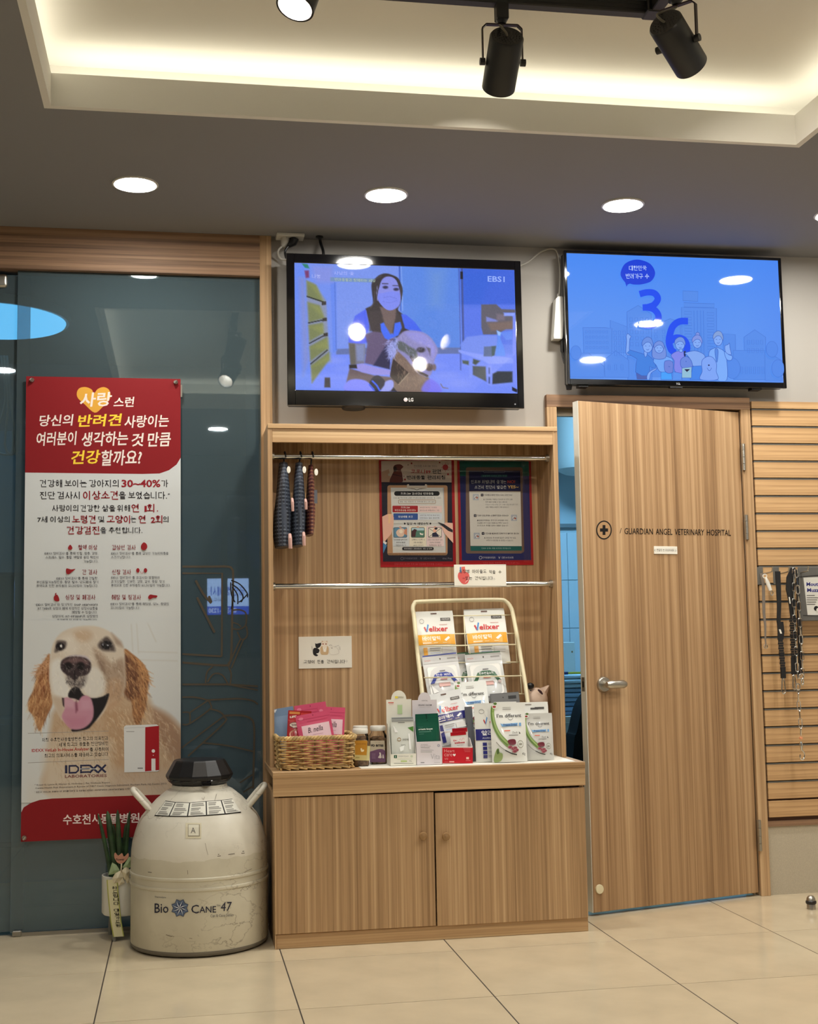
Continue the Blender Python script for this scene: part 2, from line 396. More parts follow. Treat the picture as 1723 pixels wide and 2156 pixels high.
class Img:
    """a picture painted with soft-edged shapes, sampled on a grid"""
    def __init__(s, x0, y0, x1, y1, nx, ny, col, seed=1):
        s.X, s.Y = np.meshgrid(np.linspace(x0, x1, nx), np.linspace(y0, y1, ny)); s.a = np.zeros((ny, nx, 3))+np.array(col, float)
        s.rng = np.random.default_rng(seed); s.shape = (ny, nx)
    def mix(s, m, col):
        col = np.array(col, float); s.a = s.a*(1-m[..., None])+col*m[..., None]
    def mask(s, pts, soft=1.):
        P = np.array(pts, float); X, Y = s.X, s.Y
        d = np.full(X.shape, 1e9); ins = np.zeros(X.shape, bool)
        for i in range(len(P)):
            a, b = P[i], P[(i+1) % len(P)]; e = b-a; L = e@e+1e-12
            t = np.clip(((X-a[0])*e[0]+(Y-a[1])*e[1])/L, 0, 1)
            d = np.minimum(d, np.hypot(X-a[0]-t*e[0], Y-a[1]-t*e[1]))
            c = (a[1] > Y) != (b[1] > Y)
            with np.errstate(divide='ignore', invalid='ignore'):
                xx = a[0]+(Y-a[1])*e[0]/(e[1] if e[1] else 1e-12)
            ins ^= c & (X < xx)
        return np.clip(np.where(ins, d, -d)/max(soft, 1e-3)+.5, 0, 1)
    def poly(s, pts, col, soft=1., al=1., smooth=True):
        if smooth and len(pts) > 4: pts = sp2(pts, 4, True)
        s.mix(s.mask(pts, soft)*al, col)
    def ell(s, cx, cy, rx, ry, col, soft=.3, al=1., rotd=0):
        c, q = math.cos(math.radians(rotd)), math.sin(math.radians(rotd))
        dx, dy = s.X-cx, s.Y-cy; r = np.hypot((dx*c+dy*q)/rx, (-dx*q+dy*c)/ry)
        s.mix(np.clip((1-r)/soft+.5, 0, 1)*al, col)
    def line(s, pts, w, col, al=1., soft=1.):
        X, Y = s.X, s.Y; d = np.full(X.shape, 1e9)
        for a, b in zip(pts[:-1], pts[1:]):
            a, b = np.array(a, float), np.array(b, float); e = b-a; t = np.clip(((X-a[0])*e[0]+(Y-a[1])*e[1])/(e@e+1e-12), 0, 1)
            d = np.minimum(d, np.hypot(X-a[0]-t*e[0], Y-a[1]-t*e[1]))
        s.mix(np.clip((w/2-d)/soft+.5, 0, 1)*al, col)
    def hair(s, pts, col, n, ln, w, ang, spread=25, al=.5):
        P = np.array(pts, float); lo, hi = P.min(0), P.max(0); k = 0
        while k < n:
            p = lo+(hi-lo)*s.rng.random(2)
            ins = False
            for i in range(len(P)):
                a, b = P[i], P[(i+1) % len(P)]
                if (a[1] > p[1]) != (b[1] > p[1]) and p[0] < a[0]+(p[1]-a[1])*(b[0]-a[0])/(b[1]-a[1]): ins = not ins
            k += 1
            if not ins: continue
            t = math.radians(ang+spread*(s.rng.random()*2-1)); q = p+ln*(.5+s.rng.random())*np.array((math.cos(t), math.sin(t)))
            x0, x1 = min(p[0], q[0])-3, max(p[0], q[0])+3; y0, y1 = min(p[1], q[1])-3, max(p[1], q[1])+3
            I = np.where((s.X[0] >= x0) & (s.X[0] <= x1))[0]; J = np.where((s.Y[:, 0] >= y0) & (s.Y[:, 0] <= y1))[0]
            if not len(I) or not len(J): continue
            sl = (slice(J[0], J[-1]+1), slice(I[0], I[-1]+1)); X, Y = s.X[sl], s.Y[sl]
            e = q-p; u = np.clip(((X-p[0])*e[0]+(Y-p[1])*e[1])/(e@e+1e-9), 0, 1); d = np.hypot(X-p[0]-u*e[0], Y-p[1]-u*e[1])
            mk = np.clip((w/2-d)/1.+.5, 0, 1)*al*(1-.5*u); cc = np.array(col, float)*(.85+.3*s.rng.random())
            s.a[sl] = s.a[sl]*(1-mk[..., None])+np.minimum(cc, 255)*mk[..., None]
    def noise(s, amp): s.a = np.clip(s.a+s.rng.normal(0, amp, s.shape)[..., None], 0, 255)

# ------------------------------------------------------------------ the setting
H = 2.757                                  # soffit height
XL, XR, YF = -2.4, 3.6, -6.4               # left, right and street side of the waiting room
CABX0, CABX1 = .338, 1.506
# floor: grout bed with a tile for every module
floor = B('floor', M_GROUT, None, XL, XR, YF, .62, -.06, -.0012, kind='structure', label='glossy beige porcelain tile floor with dark joints')
tile0 = None
for i in range(-4, 7):
    for j in range(-9, 2):
        x0, y0 = -.245+.6*i, -.0403+.6*j
        if x0+.6 < XL or x0 > XR or y0+.6 < YF: continue
        if tile0 is None:
            tile0 = MB().box(-.298, .298, -.298, .298, -.0095, 0, .0005).build('tile', M_TILE, floor); t = tile0
        else:
            t = tile0.copy(); COL.objects.link(t)
        t.location = (x0+.3, y0+.3, 0)
# ceiling: lowered soffit round a raised tray with a light cove
TX0, TX1, TY0, TY1 = -.39, 2.08, -4.0, -1.252
TZ, LIP, LH, RC = 2.962, .022, .105, .17
ceil = thing('ceiling', (0, 0, H), 'grey ceiling with raised cove-lit tray', None, kind='structure')
sb = MB()
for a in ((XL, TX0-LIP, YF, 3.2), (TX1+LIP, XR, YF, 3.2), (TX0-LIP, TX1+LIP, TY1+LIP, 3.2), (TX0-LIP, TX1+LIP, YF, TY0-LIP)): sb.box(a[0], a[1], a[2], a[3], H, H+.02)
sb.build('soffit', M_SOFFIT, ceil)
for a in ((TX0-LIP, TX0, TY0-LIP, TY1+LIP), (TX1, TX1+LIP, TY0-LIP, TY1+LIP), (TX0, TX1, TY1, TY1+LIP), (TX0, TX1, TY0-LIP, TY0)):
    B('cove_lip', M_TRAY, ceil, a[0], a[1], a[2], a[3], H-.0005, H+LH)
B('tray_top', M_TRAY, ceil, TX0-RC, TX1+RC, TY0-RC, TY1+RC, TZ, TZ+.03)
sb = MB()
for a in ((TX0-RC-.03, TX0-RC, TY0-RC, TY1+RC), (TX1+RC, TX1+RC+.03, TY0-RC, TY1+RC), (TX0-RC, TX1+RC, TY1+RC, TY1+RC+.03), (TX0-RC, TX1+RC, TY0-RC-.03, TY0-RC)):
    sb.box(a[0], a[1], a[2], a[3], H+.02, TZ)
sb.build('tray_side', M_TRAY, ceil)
for a in ((TX0-.15, TX0-.035, TY0, TY1), (TX1+.035, TX1+.15, TY0, TY1), (TX0, TX1, TY1+.035, TY1+.15), (TX0, TX1, TY0-.15, TY0-.035)):
    B('led_strip', M_COVE, ceil, a[0], a[1], a[2], a[3], H+.021, H+.058)
# walls
DX0, DX1, DZ = 1.572, 2.4, 2.062           # clear door opening
wb = MB()
wb.box(.372, DX0-.012, 0, .12, 0, H); wb.box(DX1+.012, XR, 0, .12, 0, H); wb.box(DX0-.012, DX1+.012, 0, .12, DZ+.012, H)
wb.build('wall_back', M_PAINT, None, kind='structure', label='warm grey painted wall behind the televisions')
B('wall_left', M_PAINT, None, XL-.1, XL, YF, 0, 0, H, kind='structure', label='plain wall left of the waiting room')
B('wall_right', M_PAINT, None, XR, XR+.1, YF, .12, 0, H, kind='structure', label='plain wall right of the waiting room')
# street front behind the viewer: shop window between low wall and bulkhead
M_DARKW = plain('front_wall', (96, 96, 92), .7)
wf = MB(); wf.box(XL, XR, YF-.1, YF, 0, .95); wf.box(XL, XR, YF-.1, YF, 2.45, H)
wf.box(XL, -.9, YF-.1, YF, .95, 2.45); wf.box(2.9, XR, YF-.1, YF, .95, 2.45)
wf.build('wall_front', M_DARKW, None, kind='structure', label='street front wall with wide shop window')
w3 = thing('window_3', (.95, YF, .95), 'wide shop window on the street side', None, kind='structure')
fr = MB(); fr.box(-.9, 2.9, YF-.06, YF-.02, .95, 1.0); fr.box(-.9, 2.9, YF-.06, YF-.02, 2.4, 2.45)
for x in (-.9, .375, 1.6, 2.85): fr.box(x, x+.05, YF-.06, YF-.02, .95, 2.45)
fr.build('frame', M_BLACK, w3)
B('pane', M_CLEAR, w3, -.85, 2.85, YF-.045, YF-.04, 1., 2.4)
# timber beam and post of the glazed front
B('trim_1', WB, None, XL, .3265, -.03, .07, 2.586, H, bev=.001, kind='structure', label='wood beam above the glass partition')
B('trim_2', WV, None, .3265, .3735, -.03, .12, 0, H, bev=.001, kind='structure', label='narrow wood post beside the glass partition')
# glazed partition
w1 = thing('window_1', (-.15, 0, 0), 'fixed tinted glass pane with line drawing, behind the banner', None, kind='structure')
B('pane', M_GLASS, w1, -.632, .3265, -.004, .004, .012, 2.586)
B('base_channel', M_STEEL, w1, -.6, .3265, -.014, .014, 0, .014)
w2 = thing('window_2', (-1.4, 0, 0), 'tinted glass door leaf at the far left edge', None, kind='structure')
B('pane', M_GLASS, w2, -1.75, -.585, .012, .022, .015, 2.57, label='glass door leaf overlapping the fixed pane')
cl = U(12, 592, .01)
MB().box(cl.x-.12, cl.x+.008, -.002, .034, cl.z-.028, cl.z+.028, .012, seg=3).build('patch_fitting', M_STEEL, w2)
fl = UZ(34, 1963, .02)
MB().box(fl.x-.016, fl.x+.018, -.02, .03, 0, .022, .003).build('floor_guide', M_STEEL, w2)
# line drawing printed on the glass (desk, monitor, hand, armchair)
cv = Cv((0, -.0045, 0), base=.0004)
DL = (84, 76, 64)
def gl(pts, w=3.2, sm=True, col=DL): cv.line(sp2(pts, 5) if sm and len(pts) > 2 else pts, w, col)
gl([(384, 1193), (440, 1193), (480, 1193), (489, 1199), (491, 1212), (489, 1300), (487, 1380), (482, 1396), (470, 1401), (384, 1395)], 4.5)
gl([(384, 1207), (468, 1207), (467, 1382)], 4, False); gl([(384, 1377), (467, 1382)], 4, False)
gl([(488, 1285), (505, 1284), (517, 1290), (519, 1305), (516, 1318), (503, 1325), (488, 1323)]); gl([(489, 1310), (501, 1314), (508, 1320)], 2.6)
gl([(519, 1318), (521, 1336), (515, 1345), (507, 1345), (500, 1330)]); gl([(507, 1345), (495, 1370), (481, 1404)]); gl([(513, 1346), (500, 1376), (487, 1407)])
gl([(433, 1438), (436, 1415), (448, 1403)]); gl([(482, 1405), (487, 1420), (484, 1444)]); gl([(437, 1436), (450, 1419), (468, 1421), (480, 1440)])
gl([(384, 1441), (480, 1441), (543, 1445)], 4, False); gl([(490, 1443), (543, 1453)], 3, False)
gl([(384, 1468), (410, 1468), (436, 1474), (444, 1484), (441, 1494), (400, 1523), (384, 1525)], 3.4); gl([(384, 1500), (399, 1501), (400, 1522)], 3); gl([(400, 1500), (436, 1476)], 3)
gl([(441, 1492), (462, 1498), (473, 1510), (470, 1524), (396, 1592)], 3.6); gl([(471, 1508), (382, 1575)], 3.2)
gl([(436, 1474), (500, 1471), (531, 1475), (543, 1483)], 3.6); gl([(470, 1507), (505, 1506), (528, 1513), (535, 1530), (535, 1580), (533, 1660)], 4.2)
gl([(428, 1564), (480, 1570), (533, 1582)], 3.4); gl([(533, 1630), (505, 1648)], 3); gl([(533, 1655), (512, 1668)], 3)
for q in ([(412, 1222), (428, 1250), (445, 1270)], [(415, 1258), (436, 1300), (452, 1332)], [(440, 1255), (445, 1268)]): gl(q, 5)
for q in ([(487, 1222), (505, 1230), (520, 1248), (521, 1258)], [(488, 1230), (502, 1240), (512, 1256), (508, 1268)], [(486, 1226), (487, 1250), (495, 1268)], [(489, 1236), (500, 1252), (501, 1272)], [(491, 1245), (492, 1260), (487, 1282)], [(503, 1268), (511, 1262), (522, 1250)]): gl(q, 2.4, col=(30, 30, 30))
cv.build('line_drawing', M_PRINT, w1, label='brown line drawing of desk and armchair')
# room behind the glass: teal-lit, with a round ceiling lamp
M_TEAL = plain('treatment_wall', (150, 170, 178), .8)
tb_ = MB(); tb_.box(XL, .4, 2.6, 2.7, 0, H); tb_.box(.4, .5, .12, 2.7, 0, H); tb_.box(XL-.1, XL, 0, 2.7, 0, H)
tb_.build('wall_treatment', M_TEAL, None, kind='structure', label='dim bluish wall of the room behind the glass')
B('floor_treatment', plain('grey_vinyl', (90, 98, 104), .5), None, XL, .5, .62, 2.7, -.06, -.002, kind='structure', label='grey floor of the room behind the glass')
cl_ = thing('ceiling_lamp', (-.93, 1.37, H), 'large round blue-white ceiling lamp behind the glass', 'lamp')
MB().lathe([(.39, 0), (.395, -.02), (.385, -.045)], (-.93, 1.37, H), 48).build('rim', M_WHITE, cl_)
MB().lathe([(.37, -.044), (.365, -.055), (.3, -.062), (.001, -.064)], (-.93, 1.37, H), 48).build('diffuser', emis('blue_white_lamp', (118, 206, 255), 2.6), cl_)
wu = thing('wall_cabinet', (-1.2, 2.3, .0), 'pale cabinet in the dim room behind the glass door', 'cabinet')
for z0, z1 in ((0, .7), (1.5, 2.3)):
    B('body', M_TEAL, wu, -1.75, -.82, 2.25, 2.598, z0, z1, bev=.004)
for k in range(2): B('cabinet_door', plain('teal_door', (136, 160, 170), .5), wu, -1.74+.465*k, -1.285+.465*k, 2.23, 2.248, .03, .67, bev=.003)
ct = MB()
for k in range(3):
    a = U(2+6*k, 800, 1.2); ct.tube(bez([(a.x, 1.2, a.z+.12), (a.x+.02, 1.21, a.z-.1), (a.x-.03+.04*k, 1.2, a.z-.32), (a.x+.05, 1.2, a.z-.36), (a.x+.06, 1.21, a.z-.24)], 8), .006, 6)
ct.build('cable_bundle', M_CABLEW, None, label='looped pale cables hanging behind the glass door', cat='cable')
# storage room behind the door
M_STW = plain('storage_paint', (206, 214, 216), .8); M_STT = plain('storage_wall_tile', (228, 234, 236), .25)
B('wall_storage_side', M_STW, None, XR, XR+.1, .12, 2.7, 0, H, kind='structure', label='side wall of the room behind the door')
st = MB(); st.box(.5, XR, 2.6, 2.7, 0, H)
st.build('wall_storage', M_STW, None, kind='structure', label='cool white wall of the room behind the door')
wt = thing('wall_storage_tiling', (2.2, 2.6, 0), 'white wall tiles below a grey edge strip', None, kind='structure')
wt0 = None
for i in range(4):
    for j in range(6):
        if wt0 is None: wt0 = MB().box(-.148, .148, -.008, 0, -.148, .148, .001).build('tile', M_STT, None); t = wt0; t.parent = wt
        else: t = wt0.copy(); COL.objects.link(t)
        t.location = (-.25+.3*i, -.001, .15+.3*j-.055)
ez = U(1200, 1107, 2.59).z
B('edge_strip', plain('grey_edge', (150, 152, 152), .4, metal=.5), wt, 1.75, 3.2, 2.575, 2.6, ez-.012, ez+.012)
B('floor_storage', plain('storage_floor', (170, 176, 180), .3), None, .5, XR, .62, 2.7, -.06, -.002, kind='structure', label='floor of the room behind the door')
sl = thing('storage_lamp', (2.2, 1.3, H), 'cool ceiling lamp of the room behind the door', 'lamp')
B('diffuser', emis('storage_lamp_light', (140, 208, 255), LAMP_E), sl, 1.9, 2.5, 1.15, 1.45, H-.05, H-.03); B('housing', M_WHITE, sl, 1.88, 2.52, 1.13, 1.47, H-.035, H)

# ------------------------------------------------------------------ door and frame
fr3 = thing('trim_3', (2., 0, 0), 'oak laminate door frame', None, kind='structure')
B('jamb', WV, fr3, 1.528, DX0, -.026, .13, 0, DZ, bev=.0015); B('jamb', WV, fr3, DX1, 2.443, -.026, .13, 0, DZ, bev=.0015)
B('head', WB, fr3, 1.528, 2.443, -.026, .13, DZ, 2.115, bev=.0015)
B('door_stop_strip', M_DADO, fr3, DX0, DX1, .03, .06, DZ-.028, DZ); B('door_stop_strip', WV, fr3, DX1-.014, DX1, .03, .06, 0, DZ)
HG = Vector((2.397, -.012, 0)); th = math.radians(15.0); LW = .824
dr, dn = Vector((math.cos(th), math.sin(th), 0)), Vector((math.sin(th), -math.cos(th), 0))
def dp(a, d, z): return HG-dr*a+dn*d+Vector((0, 0, z))
door = thing('door_1', HG, 'oak laminate door standing ajar', None, kind='structure')
def dbox(name, mat, par, a0, a1, d0, d1, z0, z1, bev=0., **k):
    M = Matrix((( -dr.x, dn.x, 0), (-dr.y, dn.y, 0), (0, 0, 1)))
    return MB().box(a0, a1, d0, d1, z0, z1, bev, M=M, o=HG).build(name, mat, par, **k)
leaf = dbox('leaf', WD, door, .003, LW-.002, -.038, 0, .014, 2.052, .001)
dbox('edge_band', plain('edge_band', (226, 226, 216), .5), door, LW-.002, LW, -.038, 0, .014, 2.052, label='pale edge of the door leaf')
cv = Cv(HG, dr, (0, 0, 1))
cv.poly(ell(1272, 1116, 16.5, 20, 32), (18, 14, 12)); cv.poly(ell(1272, 1116, 14, 17.3, 32), (172, 137, 98))
cv.rect(1269, 1105.5, 1275, 1126.5, (18, 14, 12)); cv.rect(1263.5, 1112.5, 1280.5, 1119.5, (18, 14, 12))
cv.tb('/', 1305, 1112, 1309, 1123, (24, 18, 14), 0)
for t, a, b in (('GUARDIAN', 1315, 1375), ('ANGEL', 1381, 1416), ('VETERINARY', 1421, 1483), ('HOSPITAL', 1488.5, 1539)):
    y = 1118.2+(a+b-2*1315)/2*.0165
    cv.tb(t, a, y-6.4, b, y+6.4, (24, 18, 14), .004, slope=.0165)
cv.build('door_lettering', M_PRINT, leaf, label='black cross emblem and hospital name')
p0, p1 = ray_plane(1376.5, 1150, HG, dn), ray_plane(1426, 1167, HG, dn)
a0, a1 = -(p0-HG).dot(dr), -(p1-HG).dot(dr)
np_ = dbox('name_plate', M_PAPER, door, a1, a0, 0, .004, p1.z, p0.z, .0008, label='small white notice plate')
cv = Cv(HG+dn*.0042, dr, (0, 0, 1)); cv.tb('문밑의 눈 조심하세요', 1383, 1155.5, 1420, 1161, (70, 66, 62), 0, slope=.01); cv.tb('<', 1378, 1156, 1380.5, 1161, (120, 116, 110), 0); cv.tb('>', 1422, 1157, 1424, 1162, (120, 116, 110), 0)
cv.build('plate_lettering', M_PRINT, np_)
hp = ray_plane(1271, 1441, HG, dn); a = -(hp-HG).dot(dr)
Mh = Matrix(((-dr.x, 0, dn.x), (-dr.y, 0, dn.y), (0, 1, 0)))
hd = MB().lathe([(.031, 0), (.031, .006), (.027, .011), (.014, .012), (.012, .045), (.001, .046)], hp, 32, M=Mh).build('handle_rosette', M_STEEL, door)
pts = [hp+dn*.042+dr*t for t in (-.012, 0, .02, .045, .068, .08)]
MB().tube(pts, [.011, .0165, .0165, .0165, .0165, .011], 14).build('lever', M_STEEL, hd)
zz = ray_plane(1231, 1441, HG-dr*LW, dr).z
B_ = MB().box(LW, LW+.0012, -.030, -.010, zz-.028, zz+.028, M=Matrix(((-dr.x, dn.x, 0), (-dr.y, dn.y, 0), (0, 0, 1))), o=HG).build('latch_plate', M_STEEL, door)
MB().box(LW+.001, LW+.0016, -.026, -.014, zz-.012, zz+.012, M=Matrix(((-dr.x, dn.x, 0), (-dr.y, dn.y, 0), (0, 0, 1))), o=HG).build('latch_hole', M_BLACK, B_)
bp = ray_plane(1262, 1872, HG, dn)
MB().lathe([(.0185, 0), (.0185, .004), (.017, .007), (.001, .008)], bp, 24, M=Mh).build('bumper_disc', M_CREAM, door, label='cream round bumper disc')
for y0, y1 in ((934, 990), (1084, 1136), (1727, 1792)):
    x = 1552+(y0-934)*.042
    a, b = U(x, y0, -.03), U(x, y1, -.03); g = thing_h = MB()
    n = 4
    for k in range(n):
        z0 = b.z+(a.z-b.z)*k/n; z1 = b.z+(a.z-b.z)*(k+1)/n-.002
        g.tube([(2.4, -.034, z0), (2.4, -.034, z1)], .0075, 10)
    g.box(2.392, 2.408, -.034, -.027, b.z, a.z)
    g.build('hinge', M_STEEL, door)
# ------------------------------------------------------------------ slat wall and lower panel
sw = thing('slat_wall', (2.83, 0, .29), 'oak slatted display board beside the door', 'slat board')
SX0, SX1 = 2.452, 3.24
B('backing', plain('slat_groove', (92, 60, 42), .6), sw, SX0, SX1, -.006, 0, .295, 2.1)
s0 = None
zs = [2.065-.076*k for k in range(23)]+[.317]
top = 2.1
for k, zb in enumerate(zs):
    if k == 0: B('slat', WS, sw, SX0, SX1, -.022, -.006, zb+.004, 2.1, bev=.001); top = zb; continue
    if s0 is None: s0 = MB().box(SX0, SX1, -.022, -.006, -.034, .034, .0015).build('slat', WS, None); t = s0; t.parent = sw
    else: t = s0.copy(); COL.objects.link(t)
    t.location = (-2.83, 0, (top+zb)/2-.29)
    top = zb
gi = plain('groove_insert', (128, 126, 120), .4, metal=.6)
g0 = None
for zb in zs[:22]:
    if g0 is None: g0 = MB().box(SX0, SX1, -.0225, -.005, -.0022, .0022).build('groove_insert', gi, None); t = g0; t.parent = sw
    else: t = g0.copy(); COL.objects.link(t)
    t.location = (-2.83, 0, zb-.29-.0015)
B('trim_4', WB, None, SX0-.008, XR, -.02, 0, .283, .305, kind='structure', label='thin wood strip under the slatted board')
B('baseboard_right', M_DADO, None, SX0-.008, XR, -.012, 0, 0, .283, kind='structure', label='grey lower wall panel beside the door')
ds = UZ(1709, 1914)
stp = thing('door_stopper', ds, 'small dome-shaped steel door stopper on the floor tiles', 'door stopper')
MB().lathe([(.017, 0), (.017, .018), (.016, .02)], ds, 24).build('base', M_STEEL, stp)
MB().lathe([(.018, .02), (.021, .024), (.021, .031), (.018, .034)], ds, 24).build('rubber_ring', M_BLACK, stp)
MB().lathe([(.018, .034), (.0165, .043), (.011, .051), (.001, .054)], ds, 24).build('cap', M_STEEL, stp)
# hooks and pet leads
M_STRAP = plain('black_webbing', (20, 19, 20), .75, bump=.4, bscale=900); M_GREYS = plain('grey_webbing', (118, 108, 98), .8)
def W3(x, y, Y): return U(x, y, Y)
def hook(px, ln):
    a = U(px, 1203, -.022); a.z = zs[9]-.004
    h = thing('wall_hook', (a.x, -.022, a.z), None, 'hook', 'hooks on the slatted board')
    MB().box(a.x-.014, a.x+.014, -.026, -.0222, a.z-.075, a.z, .001).build('plate', gi, h)
    MB().tube(bez([(a.x, -.024, a.z-.028), (a.x, -.05, a.z-.03), (a.x, -ln, a.z-.026), (a.x, -ln-.012, a.z-.02), (a.x, -ln-.018, a.z-.006)], 6), .0028, 8).build('rod', M_STEEL, h)
    return h, a
for px, ln, lb in ((1600, .13, 'steel wall hook carrying the thin grey lead'), (1634, .13, 'steel wall hook carrying the flat black lead'), (1667, .16, 'steel wall hook carrying the chain lead and padded lead')):
    h, a = hook(px, ln); h['label'] = lb
h, a = hook(1709, .13); h['label'] = 'steel wall hook carrying the muzzle package'
def strap(mb, pts, w, t=.004, Y=-.1):
    P = [U(x, y, Y) for x, y in pts]; ww = w if isinstance(w, (list, tuple)) else [w]*len(P)
    for i in range(len(P)-1):
        p, q, w0, w1 = P[i], P[i+1], ww[i]/2, ww[i+1]/2
        vs = []
        for (c, h_) in ((p, w0), (q, w1)):
            for sx, sy in ((-1, -1), (1, -1), (1, 1), (-1, 1)): vs.append((c.x+sx*h_, c.y+sy*t/2, c.z))
        mb.add(vs, [(0, 1, 2, 3), (7, 6, 5, 4), (0, 4, 5, 1), (1, 5, 6, 2), (2, 6, 7, 3), (3, 7, 4, 0)])
    return mb
def ringpath(c, rx, rz, n=18, tilt=0.):
    return [Vector((c.x+rx*math.cos(2*math.pi*k/n)*math.cos(tilt), c.y+rx*math.cos(2*math.pi*k/n)*math.sin(tilt), c.z+rz*math.sin(2*math.pi*k/n))) for k in range(n+1)]
def snap(x0, y0, x1, y1, Y, par, mat=M_CHROME, name='snap_hook'):
    a, b = U(x0, y0, Y), U(x1, y1, Y); d = (b-a); L = d.length; d.normalize(); s = d.cross(Vector((0, 1, 0)))
    g = MB(); g.tube([a, a+d*L*.12, a+d*L*.3, a+d*L*.5], [.004, .007, .006, .004], 10)
    g.tube(bez([a+d*L*.45, a+d*L*.62+s*.010, a+d*L*.85+s*.010, b, a+d*L*.88-s*.009, a+d*L*.7-s*.008], 6), .0028, 8)
    return g.build(name, mat, par)
def carab(x, y0, y1, w, Y, par):
    a, b = U(x, y0, Y), U(x, y1, Y); hh = (a.z-b.z)/2; c = (a+b)/2
    pts = [Vector((c.x+w*(.55+.45*max(0, -math.sin(t)))*math.cos(t), c.y, c.z+hh*math.sin(t))) for t in [2*math.pi*k/20 for k in range(21)]]
    return MB().tube(pts, .0028, 8).build('carabiner', M_CHROME, par)
l1 = thing('pet_lead', U(1612, 1366, -.09), 'thin grey pet lead with silver clasp on leftmost hook', 'pet lead', 'pet leads on the slatted board')
strap(MB(), [(1603, 1208), (1608, 1230), (1609, 1290), (1612, 1318), (1612, 1345), (1613, 1356)], [.012, .013, .012, .009, .006, .005], .003, -.085).build('strap', M_GREYS, l1)
g = MB(); p = U(1613, 1361, -.085); g.tube(ringpath(p, .008, .008), .002, 6); g.tube(ringpath(p, .004, .009, tilt=1.2), .002, 6); g.build('end_ring', M_CHROME, l1)
p, q = U(1613, 1217, -.1), U(1623, 1243, -.1); g = MB(); g.tube([p, p+(q-p)*.3, q], [.005, .0085, .0075], 10); g.tube(ringpath(p+Vector((-.004, 0, .008)), .009, .008), .0022, 6); g.build('clasp', M_WHITE, l1)
g = MB(); g.tube(ringpath(U(1625.5, 1249, -.1), .006, .009), .0022, 6); g.build('clasp_loop', M_CHROME, l1)
l2 = thing('pet_lead', U(1648, 1460, -.1), 'flat black pet lead with ribbed bungee section and carabiner', 'pet lead', 'pet leads on the slatted board')
strap(MB(), [(1638, 1203), (1640, 1240), (1641, 1275), (1640, 1310)], [.022, .02, .017, .016], .006, -.1).build('strap', M_STRAP, l2)
strap(MB(), [(1643, 1309), (1645, 1330), (1644, 1347)], [.027, .028, .024], .007, -.1).build('stitched_patch', M_STRAP, l2)
g = MB()
for k in range(12): strap(g, [(1644+.45*k, 1347+5.2*k), (1644+.45*k, 1351.8+5.2*k)], .021 if k % 2 else .0175, .009, -.1)
g.build('bungee', M_STRAP, l2); strap(MB(), [(1649, 1405), (1650, 1428)], [.018, .019], .012, -.1).build('sleeve', M_STRAP, l2)
strap(MB(), [(1641.5, 1325), (1644.5, 1334)], [.008, .008], .0085, -.1).build('care_tag', M_PAPER, l2)
carab(1650, 1428, 1461, .012, -.1, l2)
l3 = thing('pet_lead', U(1675, 1455, -.12), 'padded black pet lead hanging behind the steel chain', 'pet lead', 'pet leads on the slatted board')
strap(MB(), [(1670, 1196), (1665, 1215), (1664, 1240), (1667, 1262), (1670, 1300)], [.018, .034, .036, .028, .02], .008, -.11).build('strap', M_STRAP, l3)
g = MB()
for k in range(17): strap(g, [(1669.5+.2*k, 1300+5.*k), (1669.5+.2*k, 1304.5+5.*k)], .026 if k % 2 else .021, .011, -.11)
g.build('bungee', M_STRAP, l3); strap(MB(), [(1672, 1384), (1673, 1420)], [.024, .024], .009, -.11).build('sleeve', M_STRAP, l3)
g = strap(MB(), [(1680, 1200), (1684, 1300), (1686, 1420)], [.016, .02, .016], .006, -.1); g.build('return_strap', M_STRAP, l3)
strap(MB(), [(1661.5, 1257), (1663.5, 1271)], [.004, .004], .010, -.112).build('print_mark', M_PAPER, l3); carab(1673, 1420, 1452, .011, -.112, l3)
l4 = thing('chain_lead', U(1688, 1602, -.13), 'steel chain dog lead with snap hook hanging in front', 'chain lead')
def chain(pts, Y, n):
    g = MB(); P = bez([U(x, y, Y) for x, y in pts], 12); L = [0]
    for i in range(1, len(P)): L.append(L[-1]+(P[i]-P[i-1]).length)
    def at(d):
        for i in range(1, len(P)):
            if L[i] >= d: return P[i-1].lerp(P[i], (d-L[i-1])/(L[i]-L[i-1]+1e-9))
        return P[-1]
    st = L[-1]/n
    for k in range(n):
        a, b = at(st*k-.003 if k else 0), at(st*(k+1)+.003); d = (b-a).normalized(); s = (Vector((1, 0, 0)) if k % 2 == 0 else Vector((.25, 1, 0)).normalized())
        s = (s-d*s.dot(d)).normalized()*.0072
        path = [a+s*.6+d*.003, a+s+d*.006, b+s-d*.006, b+s*.6-d*.003, b, b-s*.6-d*.003, b-s-d*.006, a-s+d*.006, a-s*.6+d*.003, a, a+s*.6+d*.003]
        g.tube(path, .0018, 5)
    return g
g = chain([(1673, 1194), (1672, 1250), (1674, 1320), (1678, 1390), (1681, 1430)], -.13, 14); g.build('chain', M_CHROME, l4, kind='stuff')
g = chain([(1676, 1198), (1682, 1260), (1686, 1330), (1690, 1390), (1690, 1425)], -.125, 13); g.build('chain', M_CHROME, l4, kind='stuff')
g = chain([(1681, 1440), (1682, 1480), (1686, 1520), (1687, 1550)], -.125, 6); g.build('chain', M_CHROME, l4, kind='stuff')
g = MB(); g.tube(ringpath(U(1688, 1424, -.13), .011, .011), .0024, 8); g.tube(ringpath(U(1690, 1436, -.128), .009, .013, tilt=.6), .0026, 8); g.tube(ringpath(U(1681, 1446, -.128), .008, .013, tilt=-.5), .0024, 8); g.build('ring', M_CHROME, l4)
